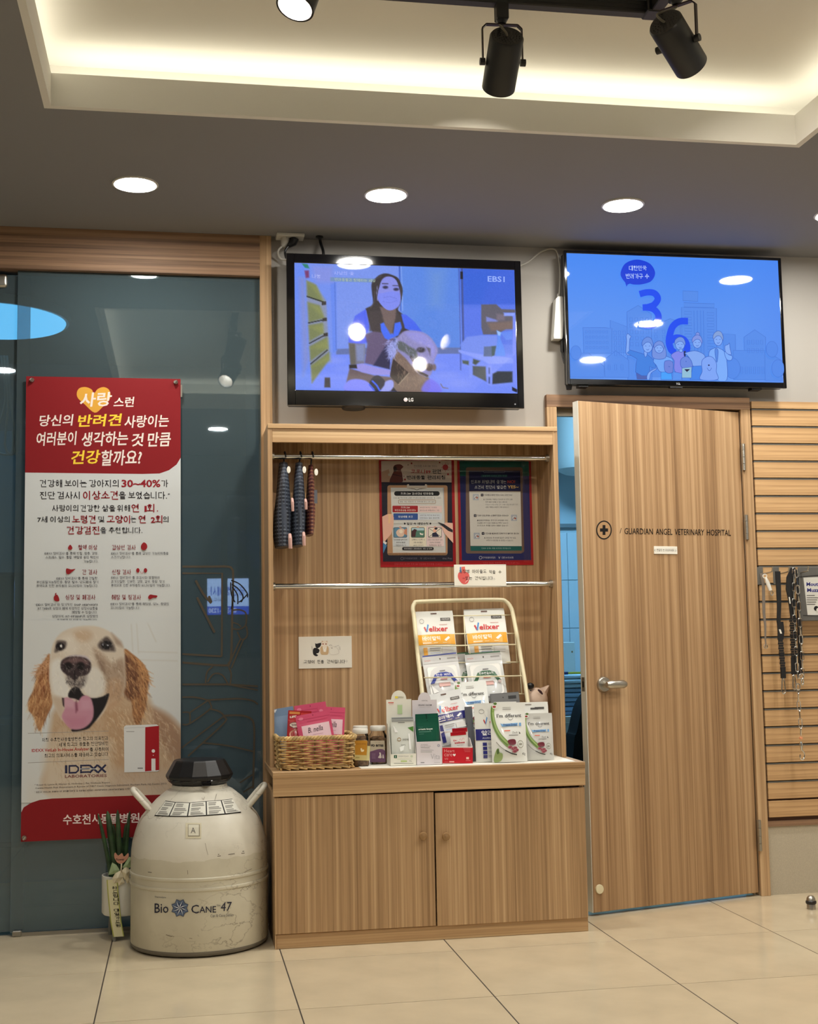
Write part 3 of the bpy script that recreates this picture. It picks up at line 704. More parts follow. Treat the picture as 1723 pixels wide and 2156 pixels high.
p = U(1687, 1554, -.125); MB().box(p.x-.006, p.x+.006, -.131, -.119, p.z-.005, p.z+.005, .002).build('coral_bead', plain('coral', (226, 150, 110), .5), l4)
snap(1687, 1561, 1690, 1600, -.125, l4)
mz = thing('muzzle_package', U(1705, 1305, -.1), 'grey blister package with white card at right edge', 'package')
c0, c1 = U(1680, 1194, -.1), U(1682, 1308, -.1)
B('blister', plain('grey_blister', (96, 94, 90), .3), mz, c0.x, c0.x+.17, -.105, -.095, c1.z, c0.z, bev=.003)
cv = Cv((0, -.1052, 0)); cv.poly([(1692, 1216), (1745, 1214), (1748, 1296), (1701, 1295)], (206, 204, 196)); cv.tb('Mouth', 1698.5, 1226, 1728, 1234, (40, 40, 120), .03); cv.tb('Muzzle', 1700, 1238.5, 1733, 1246.5, (40, 40, 120), .03)
for k in range(5): cv.rect(1699, 1253+4.6*k, 1716+(k*7) % 9, 1254.6+4.6*k, (96, 94, 92))
cv.ell(1719, 1281, 5, 5, (30, 28, 28)); cv.ell(1723, 1284, 4, 4, (210, 206, 200)); cv.line([(1681, 1215), (1740, 1210)], 1.4, (40, 38, 36)); cv.line([(1691, 1296), (1740, 1296)], 1.4, (40, 38, 36))
cv.build('card_print', M_PRINT, mz)
# ------------------------------------------------------------------ things in the room behind the door
wh = U(1216, 930, 2.2)
bo = thing('water_heater', (wh.x+.03, 2.36, 1.9), 'white cylindrical water heater high on the back room wall', 'water heater')
zb = U(1200, 992, 2.2).z; MB().lathe([(.02, zb), (.1, zb+.004), (.155, zb+.03), (.165, zb+.06), (.165, zb+.62), (.15, zb+.66), (.02, zb+.67)], (U(1183, 930, 2.2).x+.167, 2.36, 0), 40).build('tank', M_WHITE, bo)
B('bracket', gi, bo, bo.location.x-.05, bo.location.x+.15, 2.5, 2.6, zb+.3, zb+.36)
def towel(z0, z1, c, lb, dx=0.):
    o = thing('folded_towel', (2.08, 1.45, z0), lb, 'towel', 'towels stacked behind the door')
    g = MB(); n = 3
    for k in range(n):
        a = z0+(z1-z0)*k/n; b = z0+(z1-z0)*(k+1)/n-.002
        g.box(1.78+dx, 2.2+dx, 1.3-.006*(k % 2), 1.6, a, b, .45*(b-a), seg=2)
    g.build('folds', plain('towel_cloth', c, .95, bump=.6, bscale=500), o); return o
zt = U(1205, 1420, 1.3).z; 
for k, (c, lb) in enumerate((((150, 178, 208), 'blue-grey folded towel at the bottom of the stack'), ((172, 196, 220), 'pale blue folded towel in the middle of the stack'), ((214, 230, 238), 'whitish folded towel on top of the stack'))):
    towel(zt-.21+.07*k, zt-.21+.07*(k+1)-.001, c, lb)
cb = thing('storage_counter', (2.1, 1.5, 0), 'low pale counter under the stacked towels', 'counter')
B('top', M_WHITE, cb, 1.7, 2.6, 1.25, 1.9, zt-.245, zt-.212, bev=.002); B('body', M_STW, cb, 1.72, 2.58, 1.29, 1.88, 0, zt-.245, bev=.002)
p = U(1188, 1415, 1.31); q = U(1240, 1412, 1.31)
mp = thing('mop_stick', (p.x, 1.34, zt), 'thin yellow stick lying on the towels', 'stick')
MB().tube([(p.x, 1.34, zt+.006), (p.x+.03, 1.34, zt+.006)], .0075, 8).build('dark_grip', plain('grip', (40, 40, 90), .5), mp); MB().tube([(p.x+.03, 1.34, zt+.006), (p.x+.4, 1.34, zt+.006)], .006, 8).build('stick', plain('yellow_stick', (216, 196, 60), .5), mp)
p0, p1 = U(1190, 1352, 1.85), U(1210, 1408, 1.85)
bd = thing('white_board', (p0.x, 1.87, p1.z), 'white plastic board leaning behind the stacked towels', 'board')
B('panel', M_WHITE, bd, p0.x-.15, p1.x+.01, 1.86, 1.87, zt-.2, p0.z, bev=.004); B('mark', plain('mark', (150, 110, 60), .6), bd, p1.x-.012, p1.x-.004, 1.8585, 1.86, p1.z+.09, p1.z+.1)
ch = thing('black_coat', (2.05, .75, 0), 'black fleece coat draped over a chair back behind the door', 'coat')
x0 = U(1200, 1560, .75).x; zt2 = U(1225, 1448, .75).z
prof = sp2([(x0-.03, .3), (x0, .6), (x0+.015, zt2-.2), (x0+.05, zt2-.08), (x0+.11, zt2-.01), (x0+.2, zt2+.01), (x0+.32, zt2-.05), (x0+.38, zt2-.25), (x0+.4, .3)], 5)
MB().prism([(a, b) for a, b in prof], -.07, .07, (0, .75, 0), (1, 0, 0), (0, 0, 1)).build('cloth', plain('black_fleece', (8, 8, 10), .95, bump=.8, bscale=300), ch)
g = MB()
for xx in (x0+.06, x0+.3):
    for yy in (.6, .9): g.box(xx-.012, xx+.012, yy-.012, yy+.012, 0, .45)
g.box(x0+.02, x0+.34, .58, .92, .43, .47); g.build('chair_frame', M_BLACK, ch)

# ------------------------------------------------------------------ televisions
def bil(c, nx, ny):
    (ax, ay), (bx, by), (cx, cy), (dx, dy) = c     # TL TR BL BR
    s, t = np.meshgrid(np.linspace(0, 1, nx), np.linspace(0, 1, ny))
    return (ax*(1-s)+bx*s)*(1-t)+(cx*(1-s)+dx*s)*t, (ay*(1-s)+by*s)*(1-t)+(cy*(1-s)+dy*s)*t
def television(name, Y, outer, inner, label, bez_mat, depth):
    P = [U(x, y, Y) for x, y in outer]; Q = [U(x, y, Y) for x, y in inner]
    x0, x1 = (P[0].x+P[2].x)/2, (P[1].x+P[3].x)/2; z1, z0 = (P[0].z+P[1].z)/2, (P[2].z+P[3].z)/2
    a0, a1 = (Q[0].x+Q[2].x)/2, (Q[1].x+Q[3].x)/2; b1, b0 = (Q[0].z+Q[1].z)/2, (Q[2].z+Q[3].z)/2
    t = thing(name, ((x0+x1)/2, Y/2, z0), label, 'television', 'televisions on the wall')
    B('rear_housing', M_BLACK, t, x0+.004, x1-.004, Y+.014, Y+depth, z0+.004, z1-.004, bev=.006)
    B('wall_bracket', M_BLACK, t, (x0+x1)/2-.22, (x0+x1)/2+.22, Y+depth-.004, -.001, (z0+z1)/2-.16, (z0+z1)/2+.16)
    g = MB(); g.box(x0, a0, Y, Y+.016, z0, z1, .002); g.box(a1, x1, Y, Y+.016, z0, z1, .002)
    g.box(a0-.002, a1+.002, Y, Y+.016, b1, z1, .002); g.box(a0-.002, a1+.002, Y, Y+.016, z0, b0, .002)
    g.build('bezel', bez_mat, t)
    B('panel', M_BLACK, t, a0-.002, a1+.002, Y+.004, Y+.014, b0-.002, b1+.002)
    return t, (a0, a1, b0, b1), (x0, x1, z0, z1)
TY = -.135
in1 = ((620, 553), (1085, 568), (623, 823), (1089, 826))
tv1, r1, o1 = television('television', TY, ((602, 533), (1098, 549), (607, 853), (1103, 860)), in1, 'black television with thick glossy bezel showing a woman and a dog', M_GBLACK, .07)
def TT(r, c):     # drawing coordinates are pixels of the picture's own four corners
    (ax, ay), (bx, by), (cx, cy), (dx, dy) = c
    def T(x, y):
        s, t = .5, .5
        for _ in range(6):
            X = (ax*(1-s)+bx*s)*(1-t)+(cx*(1-s)+dx*s)*t; Y = (ay*(1-s)+by*s)*(1-t)+(cy*(1-s)+dy*s)*t
            s -= (X-x)/((bx-ax)*(1-t)+(dx-cx)*t); t -= (Y-y)/((cy-ay)*(1-s)+(dy-by)*s)
        s, t = min(1, max(0, s)), min(1, max(0, t))
        return r[0]+(r[1]-r[0])*s, r[3]+(r[2]-r[3])*t
    return T
im = Img(620, 552, 1089, 826, 300, 178, (112, 142, 236), 3)
im.X, im.Y = bil(in1, 300, 178)
def C1(*p): return [(560+x/2.8717, 480+y/2.8717) for x, y in p]       # traced on an enlarged view
def C2(*p): return [(700+x/6.627, 640+y/6.627) for x, y in p]
def C3(*p): return [(940+x/9.3765, 600+y/9.3765) for x, y in p]
q = lambda pts, col, soft=1.5, al=1., sm=False: im.poly(pts, col, soft, al, sm)
q(C1((400, 200), (800, 225), (810, 740), (400, 740)), (118, 146, 234), 20)
q(C1((800, 225), (1165, 240), (1170, 730), (815, 735)), (88, 134, 226), 6)
q(C1((980, 250), (1080, 250), (1050, 470), (990, 470)), (112, 150, 210), 30, .6)
q(C1((1170, 240), (1510, 250), (1515, 700), (1180, 700)), (62, 100, 218), 3); q(C1((1180, 460), (1515, 460), (1515, 990), (1180, 990)), (92, 122, 236), 4, .75)
q(C1((1180, 250), (1380, 250), (1300, 460), (1180, 460)), (52, 98, 214), 20, .7)
q(C1((172, 765), (400, 765), (1170, 745), (1515, 760), (1520, 995), (172, 985)), (112, 138, 246), 6)
for a in range(14):      # soft broken patches of the pale floor
    x, y = 400+85*a % 1100, 800+(a*53) % 170; im.ell(*C1((x, y))[0], 26, 7, (132, 152, 246), 1., .5)
q(C1((420, 735), (770, 720), (1170, 722), (1170, 758), (420, 768)), (96, 112, 168), 2)
q(C1((172, 215), (240, 215), (270, 985), (178, 985)), (104, 138, 240), 8); q(C1((385, 330), (420, 330), (425, 745), (400, 760)), (98, 134, 236), 3)
q(C1((200, 300), (235, 300), (262, 800), (225, 900)), (128, 140, 206), 10, .8)
q(C1((242, 315), (290, 335), (360, 440), (372, 640), (380, 790), (275, 945), (262, 720)), (132, 142, 176), 4)
gr = (118, 126, 84)
for a in (((245, 320), (300, 345), (340, 440), (352, 455), (248, 418)), ((250, 450), (322, 470), (350, 548), (258, 575)), ((256, 590), (340, 575), (345, 640), (262, 690)), ((262, 720), (366, 660), (372, 730), (268, 810)), ((270, 835), (378, 752), (380, 800), (278, 940))):
    q(C1(*a), gr, 5); q(C1(*[(x+6, y+10) for x, y in a[:3]]), (146, 152, 84), 9, .55)
for a in (((248, 416), (352, 452)), ((256, 578), (356, 556)), ((262, 702), (362, 646)), ((270, 826), (368, 742))): im.line(C1(*a), 2.6, (36, 40, 38))
for x, y in ((348, 457), (352, 556), (358, 648)): q(C1((x-14, y-8), (x+12, y-12), (x+12, y+10), (x-14, y+12)), (52, 48, 46), 1)
q(C1((352, 908), (384, 908), (386, 968), (350, 968)), (46, 44, 60), 1.5); q(C1((215, 213), (250, 218), (262, 245), (235, 240)), (46, 128, 110), 2)
q(C1((232, 258), (258, 256), (260, 300), (240, 304)), (120, 60, 110), 3); q(C1((270, 225), (400, 230), (400, 330), (300, 330)), (136, 144, 220), 12, .7)
im.line(C1((800, 230), (806, 500)), 2.2, (60, 92, 190)); im.line(C1((812, 230), (820, 500)), 1.4, (140, 170, 240)); im.line(C1((1163, 245), (1170, 730)), 1.8, (66, 86, 176)); im.line(C1((1182, 246), (1188, 690)), 3.4, (66, 80, 142)); q(C1((1172, 262), (1188, 262), (1188, 308), (1172, 308)), (28, 30, 44), 1.2)
im.line(C1((412, 330), (420, 740)), 1.6, (80, 112, 206)); q(C1((385, 298), (665, 306), (668, 330), (385, 322)), (112, 142, 186), 1.5)
# shelf, basin table and bottle on the right
q(C3((680, 380), (985, 375), (1090, 470), (1370, 480), (1370, 540), (1120, 540), (1330, 620), (1330, 860), (1180, 860), (1000, 970), (715, 970), (680, 830)), (92, 90, 104), 2)
q(C3((780, 620), (1020, 690), (1000, 720), (780, 720)), (120, 132, 210), 3); q(C3((990, 560), (1160, 580), (1150, 690), (990, 690)), (116, 106, 122), 5); q(C3((800, 740), (1330, 700), (1320, 860), (880, 900)), (126, 104, 96), 6, .8)
q(C3((1140, 545), (1365, 545), (1360, 605), (1140, 605)), (138, 160, 250), 2); q(C3((1320, 600), (1375, 600), (1390, 2000), (1300, 1900)), (120, 140, 246), 2)
q(C3((250, 1180), (380, 1020), (680, 985), (1000, 985), (1000, 1330), (500, 1350), (300, 1280)), (116, 142, 238), 3); q(C3((1060, 930), (1300, 900), (1310, 1060), (1180, 1080)), (96, 136, 240), 3)
q(C3((215, 1270), (480, 1330), (760, 1370), (1320, 1430), (1320, 1530), (830, 1550), (700, 1480), (215, 1320)), (138, 158, 250), 3)
q(C3((730, 1210), (880, 1200), (880, 1400), (720, 1400)), (94, 110, 150), 2); q(C3((880, 1200), (980, 1190), (940, 1380), (880, 1400)), (66, 88, 96), 2)
q(C3((990, 890), (1075, 930), (1060, 1040), (1150, 1280), (1160, 1390), (960, 1390), (970, 1270), (1010, 1050)), (92, 142, 244), 3); q(C3((990, 890), (1075, 930), (1060, 990), (1020, 990)), (150, 190, 250), 2)
q(C3((500, 1590), (760, 1600), (770, 1890), (500, 1760)), (72, 80, 88), 3); q(C3((900, 1740), (1000, 1690), (1300, 1690), (1300, 1900), (890, 1940)), (44, 52, 62), 3); q(C3((290, 1480), (430, 1490), (420, 1570), (300, 1540)), (78, 92, 84), 3); q(C3((510, 1450), (650, 1490), (560, 1570), (500, 1540)), (66, 78, 72), 3)
q(C3((790, 1560), (880, 1570), (885, 1990), (790, 1950)), (126, 148, 248), 2); q(C3((425, 1440), (490, 1440), (480, 1830), (425, 1820)), (122, 146, 246), 2); q(C3((240, 1340), (275, 1350), (270, 1680), (245, 1670)), (80, 100, 190), 2); q(C3((815, 1620), (845, 1620), (845, 1740), (815, 1740)), (70, 88, 160), 2); q(C3((815, 1800), (845, 1800), (845, 1930), (815, 1930)), (60, 78, 140), 2)
q(C3((1290, 1990), (1395, 2040), (1390, 2100), (1290, 2060)), (20, 22, 34), 2)
# the woman
def C0(*p): return [(600+x/6.627, 520+y/6.627) for x, y in p]
P_ = lambda pts, col, soft=1.5, al=1., sm=True: im.poly(pts, col, soft, al, sm)
HR = (50, 44, 46)
P_(C0((1195, 620), (1195, 500), (1250, 430), (1310, 385), (1390, 366), (1480, 388), (1560, 430), (1602, 510), (1626, 600), (1612, 720), (1590, 800), (1560, 880), (1640, 960), (1720, 1150), (1650, 1250), (1300, 1260), (1180, 1130), (1120, 900), (1110, 862), (1190, 820), (1212, 760)), HR, 2)
P_(C2((300, 170), (450, 72), (500, 330), (470, 400), (430, 420), (480, 530), (360, 570), (210, 545), (215, 430)), (74, 98, 236), 2, 1., False); P_(C2((230, 440), (440, 430), (485, 540), (360, 572), (212, 545)), (86, 104, 240), 5, .8, False)
P_(C2((940, 140), (1010, 150), (1130, 250), (1240, 400), (1080, 380), (990, 340), (960, 230)), (66, 100, 236), 2, 1., False)
P_(C2((440, 430), (560, 380), (700, 400), (860, 400), (830, 560), (700, 660), (560, 860), (430, 830), (470, 560)), (98, 84, 118), 4, 1., False); P_(C2((500, 100), (880, 90), (980, 300), (950, 400), (700, 400), (500, 380)), (62, 54, 56), 4, .9, False)
P_(C2((650, 280), (700, 260), (740, 320), (830, 430), (850, 270), (930, 250), (950, 330), (900, 440), (760, 505), (710, 480), (660, 380)), (64, 106, 242), 2, 1., False); P_(C2((680, 190), (830, 180), (820, 400), (790, 420), (720, 300)), (112, 96, 84), 4, .9, False)
P_(C2((640, 40), (870, 60), (862, 200), (800, 420), (722, 300), (690, 190)), (112, 94, 92), 3, .95, False); im.line(C0((1215, 500), (1260, 440), (1330, 400)), 2, (86, 78, 84), .6); im.line(C0((1230, 620), (1235, 760), (1180, 850)), 2.4, (84, 76, 80), .6); im.line(C0((1600, 560), (1600, 700)), 1.6, (84, 76, 82), .6)
P_(C0((1283, 740), (1278, 650), (1300, 560), (1335, 460), (1400, 412), (1480, 418), (1540, 470), (1572, 560), (1592, 650), (1590, 780), (1540, 850), (1450, 885), (1370, 852)), (134, 140, 226), 1.5)
P_(C0((1285, 660), (1360, 640), (1450, 620), (1530, 625), (1585, 650), (1590, 780), (1540, 850), (1450, 885), (1370, 852), (1284, 745)), (122, 136, 238), 1.5); im.line(C0((1350, 710), (1440, 690), (1540, 720)), 1, (100, 112, 210), .8); im.line(C0((1350, 765), (1450, 780), (1550, 745)), 1, (100, 112, 210), .7)
for x, y in ((1385, 562), (1535, 590)): im.ell(*C0((x, y))[0], 5.6, 3.2, (46, 44, 74), .7); im.line(C0((x-45, y-52), (x+35, y-50)), 2., (64, 60, 90))
im.line(C0((1275, 540), (1262, 640), (1275, 750)), 1.2, (150, 150, 200), .8)
P_(C2((215, 552), (440, 565), (440, 700), (425, 835), (240, 855), (225, 700)), (116, 116, 138), 2, 1., False); P_(C2((215, 552), (300, 560), (310, 850), (238, 855)), (96, 92, 82), 4, .9, False); P_(C2((310, 570), (430, 570), (425, 800), (330, 800)), (128, 142, 192), 5, .8, False)
P_(C2((225, 905), (380, 950), (560, 1000), (870, 1030), (820, 1220), (160, 1220), (190, 1050)), (100, 84, 90), 3, 1., False); P_(C2((550, 860), (720, 590), (870, 480), (880, 640), (790, 760), (780, 915)), (42, 40, 76), 3, 1., False)
P_(C2((230, 870), (400, 836), (600, 890), (785, 925), (820, 990), (600, 995), (400, 960)), (150, 146, 226), 3, 1., False); P_(C2((218, 855), (320, 850), (330, 905), (220, 905)), (38, 34, 36), 2, 1., False)
P_(C2((165, 1215), (190, 1090), (300, 1052), (440, 1072), (540, 1150), (590, 1225)), (126, 136, 248), 3)
# the dog
P_(C2((860, 620), (1000, 720), (1140, 880), (1260, 1000), (1330, 1040), (1300, 1225), (880, 1225), (830, 1060), (800, 900)), (120, 100, 90), 4)
P_(C2((860, 520), (920, 430), (1000, 375), (1120, 372), (1250, 398), (1350, 465), (1432, 580), (1452, 660), (1405, 780), (1385, 900), (1330, 1005), (1210, 1000), (1100, 880), (1000, 760), (880, 640)), (140, 136, 190), 3)
P_(C2((1000, 400), (1200, 395), (1340, 480), (1420, 620), (1380, 760), (1300, 600), (1120, 520)), (150, 148, 224), 8, .9); P_(C2((866, 530), (960, 530), (1050, 590), (1150, 650), (1160, 770), (1080, 745), (990, 680), (890, 625)), (90, 96, 96), 4, .95); P_(C2((760, 600), (860, 520), (870, 640), (830, 760), (770, 720)), (132, 142, 206), 5, .9)
im.ell(*C2((1215, 640))[0], 9, 5.5, (54, 50, 56), .6); P_(C2((1290, 600), (1350, 620), (1345, 720), (1320, 660)), (86, 80, 90), 3, .9); P_(C2((1160, 780), (1300, 740), (1370, 820), (1300, 930), (1190, 900)), (152, 152, 206), 6, .9); im.ell(*C2((1330, 880))[0], 8.5, 8, (88, 74, 74), .4); im.ell(*C2((1400, 880))[0], 4, 7, (120, 104, 110), .6)
im.line(C2((1075, 740), (1130, 830), (1190, 950), (1300, 1000)), 5, (74, 66, 68)); im.line(C2((1090, 840), (1130, 920), (1190, 975)), 2.2, (176, 168, 166), .9); P_(C2((1150, 960), (1260, 990), (1290, 1060), (1200, 1100)), (132, 112, 104), 5, .8)
P_(C2((830, 770), (1045, 960), (900, 1125), (780, 1010), (800, 880)), (54, 44, 42), 1.5, 1., False); im.line(C2((900, 1125), (1045, 962)), 1.5, (180, 164, 140), .9)
im.hair(C2((740, 520), (880, 440), (900, 660), (760, 780)), (160, 166, 232), 260, 8, 1.4, 110, 60, .6); im.hair(C2((900, 400), (1400, 450), (1440, 800), (1200, 900), (950, 600)), (170, 164, 214), 300, 7, 1.2, 70, 60, .35); im.hair(C2((860, 640), (1250, 1000), (1250, 1200), (900, 1200)), (146, 122, 104), 260, 8, 1.3, 80, 40, .4)
P_(C2((498, 1130), (540, 1030), (620, 1000), (700, 1060), (715, 1120), (650, 1210), (590, 1225)), (30, 32, 52), 2); im.line(C2((540, 1080), (600, 1140), (640, 1210)), 3.6, (46, 92, 236)); im.line(C2((500, 1130), (560, 1200)), 3.4, (50, 90, 230)); P_(C2((720, 1085), (800, 1060), (835, 1110), (800, 1205), (650, 1225), (700, 1140)), (152, 160, 238), 2.5); P_(C2((790, 1215), (830, 1160), (880, 1225)), (34, 32, 40), 2, 1., False)
P_(C2((1230, 1215), (1260, 1100), (1340, 1040), (1430, 1090), (1490, 1160), (1480, 1225)), (112, 108, 238), 5, .9); im.line(C2((1490, 1110), (1520, 1160), (1590, 1170)), 2, (110, 104, 130))
im.noise(2.2)
cv = Cv((0, TY+.004, 0), T=TT(r1, in1), base=.0004); cv.img(im)
cv.tb('EBS1', 1027, 581, 1064, 593, (150, 176, 250), .02, slope=.03); cv.tb('사남의 꽃', 702, 571, 743, 579, (170, 180, 250), .01, slope=.03); cv.tb('반려동물과 함께하는 세상', 703, 586.5, 788, 593, (172, 190, 170), .012, slope=.03); cv.tb('나눔', 656, 577, 674, 586, (176, 186, 246), .01)
cv.build('screen', M_SCREEN, tv1, label='lit screen with a woman holding a dog')
cv = Cv((0, TY, 0)); cv.ell(854.5, 841.5, 4.2, 4.2, (214, 206, 206)); cv.line(ell(854.5, 841.5, 2.7, 2.7, 16, 0, 270), .7, (120, 60, 80)); cv.tb('LG', 861, 838, 870.5, 845.5, (214, 212, 210), .02); cv.build('brand_mark', M_PRINT, tv1)
cv = Cv((0, TY, 0)); cv.ell(1085, 851, 1.6, 1.6, (120, 120, 124)); cv.build('indicator', M_PRINT, tv1)
MB().lathe([(.05, 0), (.045, -.008), (.02, -.012), (.001, -.013)], (U(747, 861, TY).x, TY+.03, o1[2]), 24).build('sensor_bump', M_BLACK, tv1)
# second television
TY2 = -.105
in2 = ((1195.5, 533), (1641, 548), (1199.5, 798), (1649, 804.5))
tv2, r2, o2 = television('television', TY2, ((1189, 527), (1648, 543), (1194, 811), (1655, 816)), in2, 'slim black television showing a blue city cartoon above the door', M_GBLACK, .06)
im = Img(0, 0, 1, 1, 120, 70, (74, 138, 240), 5); im.X, im.Y = bil(in2, 120, 70)
im.mix(np.clip((im.Y-540)/260, 0, 1), (98, 150, 238)); im.ell(1420, 560, 240, 50, (70, 136, 244), 2., .6); im.mix(np.clip((im.X-1560)/140, 0, 1)*.6, (70, 128, 236))
cv = Cv((0, TY2+.004, 0), T=TT(r2, in2), base=.0004, eps=.00008); cv.img(im)
def K(*p): return [(1123+x/2.8717, 480+y/2.8717) for x, y in p]
def K2(*p): return [(1280+x/6.1536, 680+y/6.1536) for x, y in p]
LN = (66, 118, 216); FILL = (82, 138, 232)
def bl(*p, fill=True, w=1.2):
    if fill: cv.poly(K(*p), FILL)
    cv.line(K(*p), w, LN, True)
bl((900, 380), (992, 384), (990, 444), (900, 440)); bl((905, 452), (1092, 458), (1090, 482), (905, 478)); bl((890, 480), (1104, 486), (1100, 920), (888, 920))
for k in range(9):
    y = 505+34*k
    bl((908, y), (950, y+1), (950, y+18), (908, y+17), fill=False, w=.9); bl((1045, y+6), (1086, y+7), (1086, y+24), (1045, y+23), fill=False, w=.9)
for x in (965, 985, 1005, 1022): cv.line(K((x, 500), (x, 800)), .9, LN)
bl((560, 540), (560, 510), (628, 470), (705, 520), (705, 920), (560, 920)); bl((460, 560), (560, 600), (560, 760), (462, 750)); bl((298, 605), (430, 605), (470, 610), (466, 760), (300, 760)); bl((705, 600), (820, 550), (880, 570), (880, 900), (705, 900))
bl((420, 800), (490, 745), (566, 800), (566, 905), (424, 905)); bl((220, 760), (330, 760), (420, 840), (420, 905), (220, 905)); bl((1268, 660), (1335, 615), (1402, 660), (1402, 790), (1270, 790)); bl((1140, 640), (1215, 645), (1215, 780), (1140, 780)); bl((1200, 740), (1395, 740), (1395, 915), (1200, 915)); bl((1395, 750), (1455, 775), (1500, 800), (1500, 920), (1395, 920))
for r_ in range(5):
    for c_ in range(7):
        x, y = 312+20*c_, 625+32*r_
        if r_ < 4: bl((x, y), (x+11, y), (x+11, y+13), (x, y+13), fill=False, w=.7)
    for c_ in range(3): bl((480+27*c_, 625+32*r_), (494+27*c_, 625+32*r_), (494+27*c_, 648+32*r_), (480+27*c_, 648+32*r_), fill=False, w=.8)
    for c_ in range(4): bl((575+32*c_, 545+38*r_), (592+32*c_, 545+38*r_), (592+32*c_, 566+38*r_), (575+32*c_, 566+38*r_), fill=False, w=.8)
    for c_ in range(3): bl((722+48*c_, 620+30*r_), (738+48*c_, 620+30*r_), (738+48*c_, 638+30*r_), (722+48*c_, 638+30*r_), fill=False, w=.7)
for c_ in range(7): bl((1216+26*c_, 840), (1228+26*c_, 840), (1228+26*c_, 882), (1216+26*c_, 882), fill=False, w=.8)
for c_ in range(4):
    bl((1284+27*c_, 680), (1298+27*c_, 680), (1298+27*c_, 706), (1284+27*c_, 706), fill=False, w=.8); bl((1284+27*c_, 730), (1298+27*c_, 730), (1298+27*c_, 756), (1284+27*c_, 756), fill=False, w=.8)
for c_ in range(3): bl((440+38*c_, 830), (452+38*c_, 830), (452+38*c_, 862), (440+38*c_, 862), fill=False, w=.8)
for x, y, rr_ in ((1435, 735, 48), (1190, 850, 62), (1470, 850, 52), (250, 760, 42)): cv.poly(K(*ell(x, y, rr_*.75, rr_, 24)), (80, 136, 232)); cv.line(K(*ell(x, y, rr_*.75, rr_, 24)), 1., LN, True)
BLU = (16, 74, 238)
cv.poly(K(*sp2([(560, 345), (530, 310), (522, 275), (545, 225), (590, 200), (640, 197), (700, 222), (728, 275), (705, 325), (650, 345), (600, 347), (570, 340)], 5, True)), (20, 62, 214)); cv.poly(K((545, 325), (595, 335), (562, 347), (556, 360)), (20, 62, 214))
cv.tb('대한민국', *K((572, 232))[0], *K((678, 262))[0], (176, 200, 252), .03); cv.tb('반려가구 수', *K((552, 280))[0], *K((692, 312))[0], (176, 200, 252), .03)
cv.line(K(*sp2([(633, 405), (680, 394), (722, 400), (742, 432), (720, 468), (680, 484), (650, 486)], 6)), 13.5, BLU); cv.line(K(*sp2([(660, 484), (715, 496), (744, 535), (730, 580), (685, 596), (628, 585)], 6)), 13.5, BLU)
cv.line(K(*sp2([(922, 568), (870, 570), (830, 600), (810, 655), (806, 700), (818, 740), (840, 758)], 6)), 14, BLU); cv.line(K(*sp2([(812, 690), (850, 668), (895, 680), (914, 720), (905, 765)], 6)), 14, BLU)
OL = (48, 92, 190); SK = (126, 168, 244)
def pe(pts, col, w=1., closed=True, sm=True):
    P = sp2(K2(*pts), 4, closed) if sm else K2(*pts)
    if col: cv.poly(P, col)
    cv.line(P, w, OL, closed)
def head(x, y, rx, ry, hcol, bun=False, long_=False, bowl=True):
    if long_: pe([(x-rx*1.1, y-ry*.6), (x+rx*1.1, y-ry*.6), (x+rx*1.4, y+ry*1.9), (x-rx*1.4, y+ry*1.9)], hcol)
    if bun: pe(ell(x+8, y-ry*1.5, 26, 24, 12), hcol)
    pe(ell(x, y, rx, ry, 18), SK); pe([(x-rx*1.1, y-ry*.05), (x-rx*1.05, y-ry*.8), (x-rx*.2, y-ry*1.35), (x+rx*.7, y-ry*1.2), (x+rx*1.15, y-ry*.4), (x+rx*1.02, y+ry*.15), (x+rx*.5, y-ry*.5), (x-rx*.3, y-ry*.55)], hcol)
    for s in (-1, 1): pe([(x+s*rx*.4-9, y+4), (x+s*rx*.4, y-2), (x+s*rx*.4+9, y+4)], None, .8, False)
    pe([(x-16, y+ry*.5), (x, y+ry*.62), (x+18, y+ry*.46)], None, .9, False)
pe([(330, 655), (340, 740), (490, 740), (470, 660)], (72, 96, 176), sm=False)
pe([(205, 400), (215, 250), (212, 180), (232, 150), (256, 170), (272, 190), (256, 220), (250, 300), (252, 370), (300, 420), (250, 430)], SK); pe([(215, 400), (255, 360), (420, 410), (480, 420), (560, 490), (590, 580), (540, 590), (505, 570), (500, 690), (400, 690), (322, 645), (330, 540), (345, 475)], (60, 126, 222), sm=False)
pe([(470, 690), (500, 640), (585, 595), (590, 610), (520, 660), (500, 735), (470, 740)], SK); pe([(436, 380), (474, 380), (470, 430), (450, 452), (438, 420)], SK); head(482, 310, 62, 84, (100, 140, 222))
pe([(610, 400), (655, 400), (720, 440), (800, 480), (800, 580), (780, 640), (640, 640), (590, 560), (552, 500)], (108, 164, 246)); pe([(650, 645), (780, 640), (790, 740), (645, 740)], (66, 158, 250), sm=False); head(628, 335, 58, 66, (110, 142, 222), long_=True)
pe([(780, 430), (850, 380), (940, 380), (950, 500), (920, 660), (850, 655), (815, 600), (820, 500)], (124, 132, 232)); pe([(800, 640), (920, 660), (910, 745), (795, 745)], (84, 144, 238), sm=False); head(898, 290, 60, 70, (112, 146, 222)); pe([(888, 350), (925, 350), (925, 385), (890, 385)], SK)
pe([(945, 380), (970, 378), (965, 445), (948, 440)], (20, 20, 70)); pe([(960, 400), (1050, 375), (1100, 372), (1180, 400), (1220, 450), (1180, 560), (1060, 565), (1040, 500), (990, 430)], (126, 166, 240)); pe([(1060, 568), (1180, 560), (1190, 740), (1020, 740)], (62, 130, 232), sm=False); head(1120, 265, 58, 72, (124, 146, 224), bun=True)
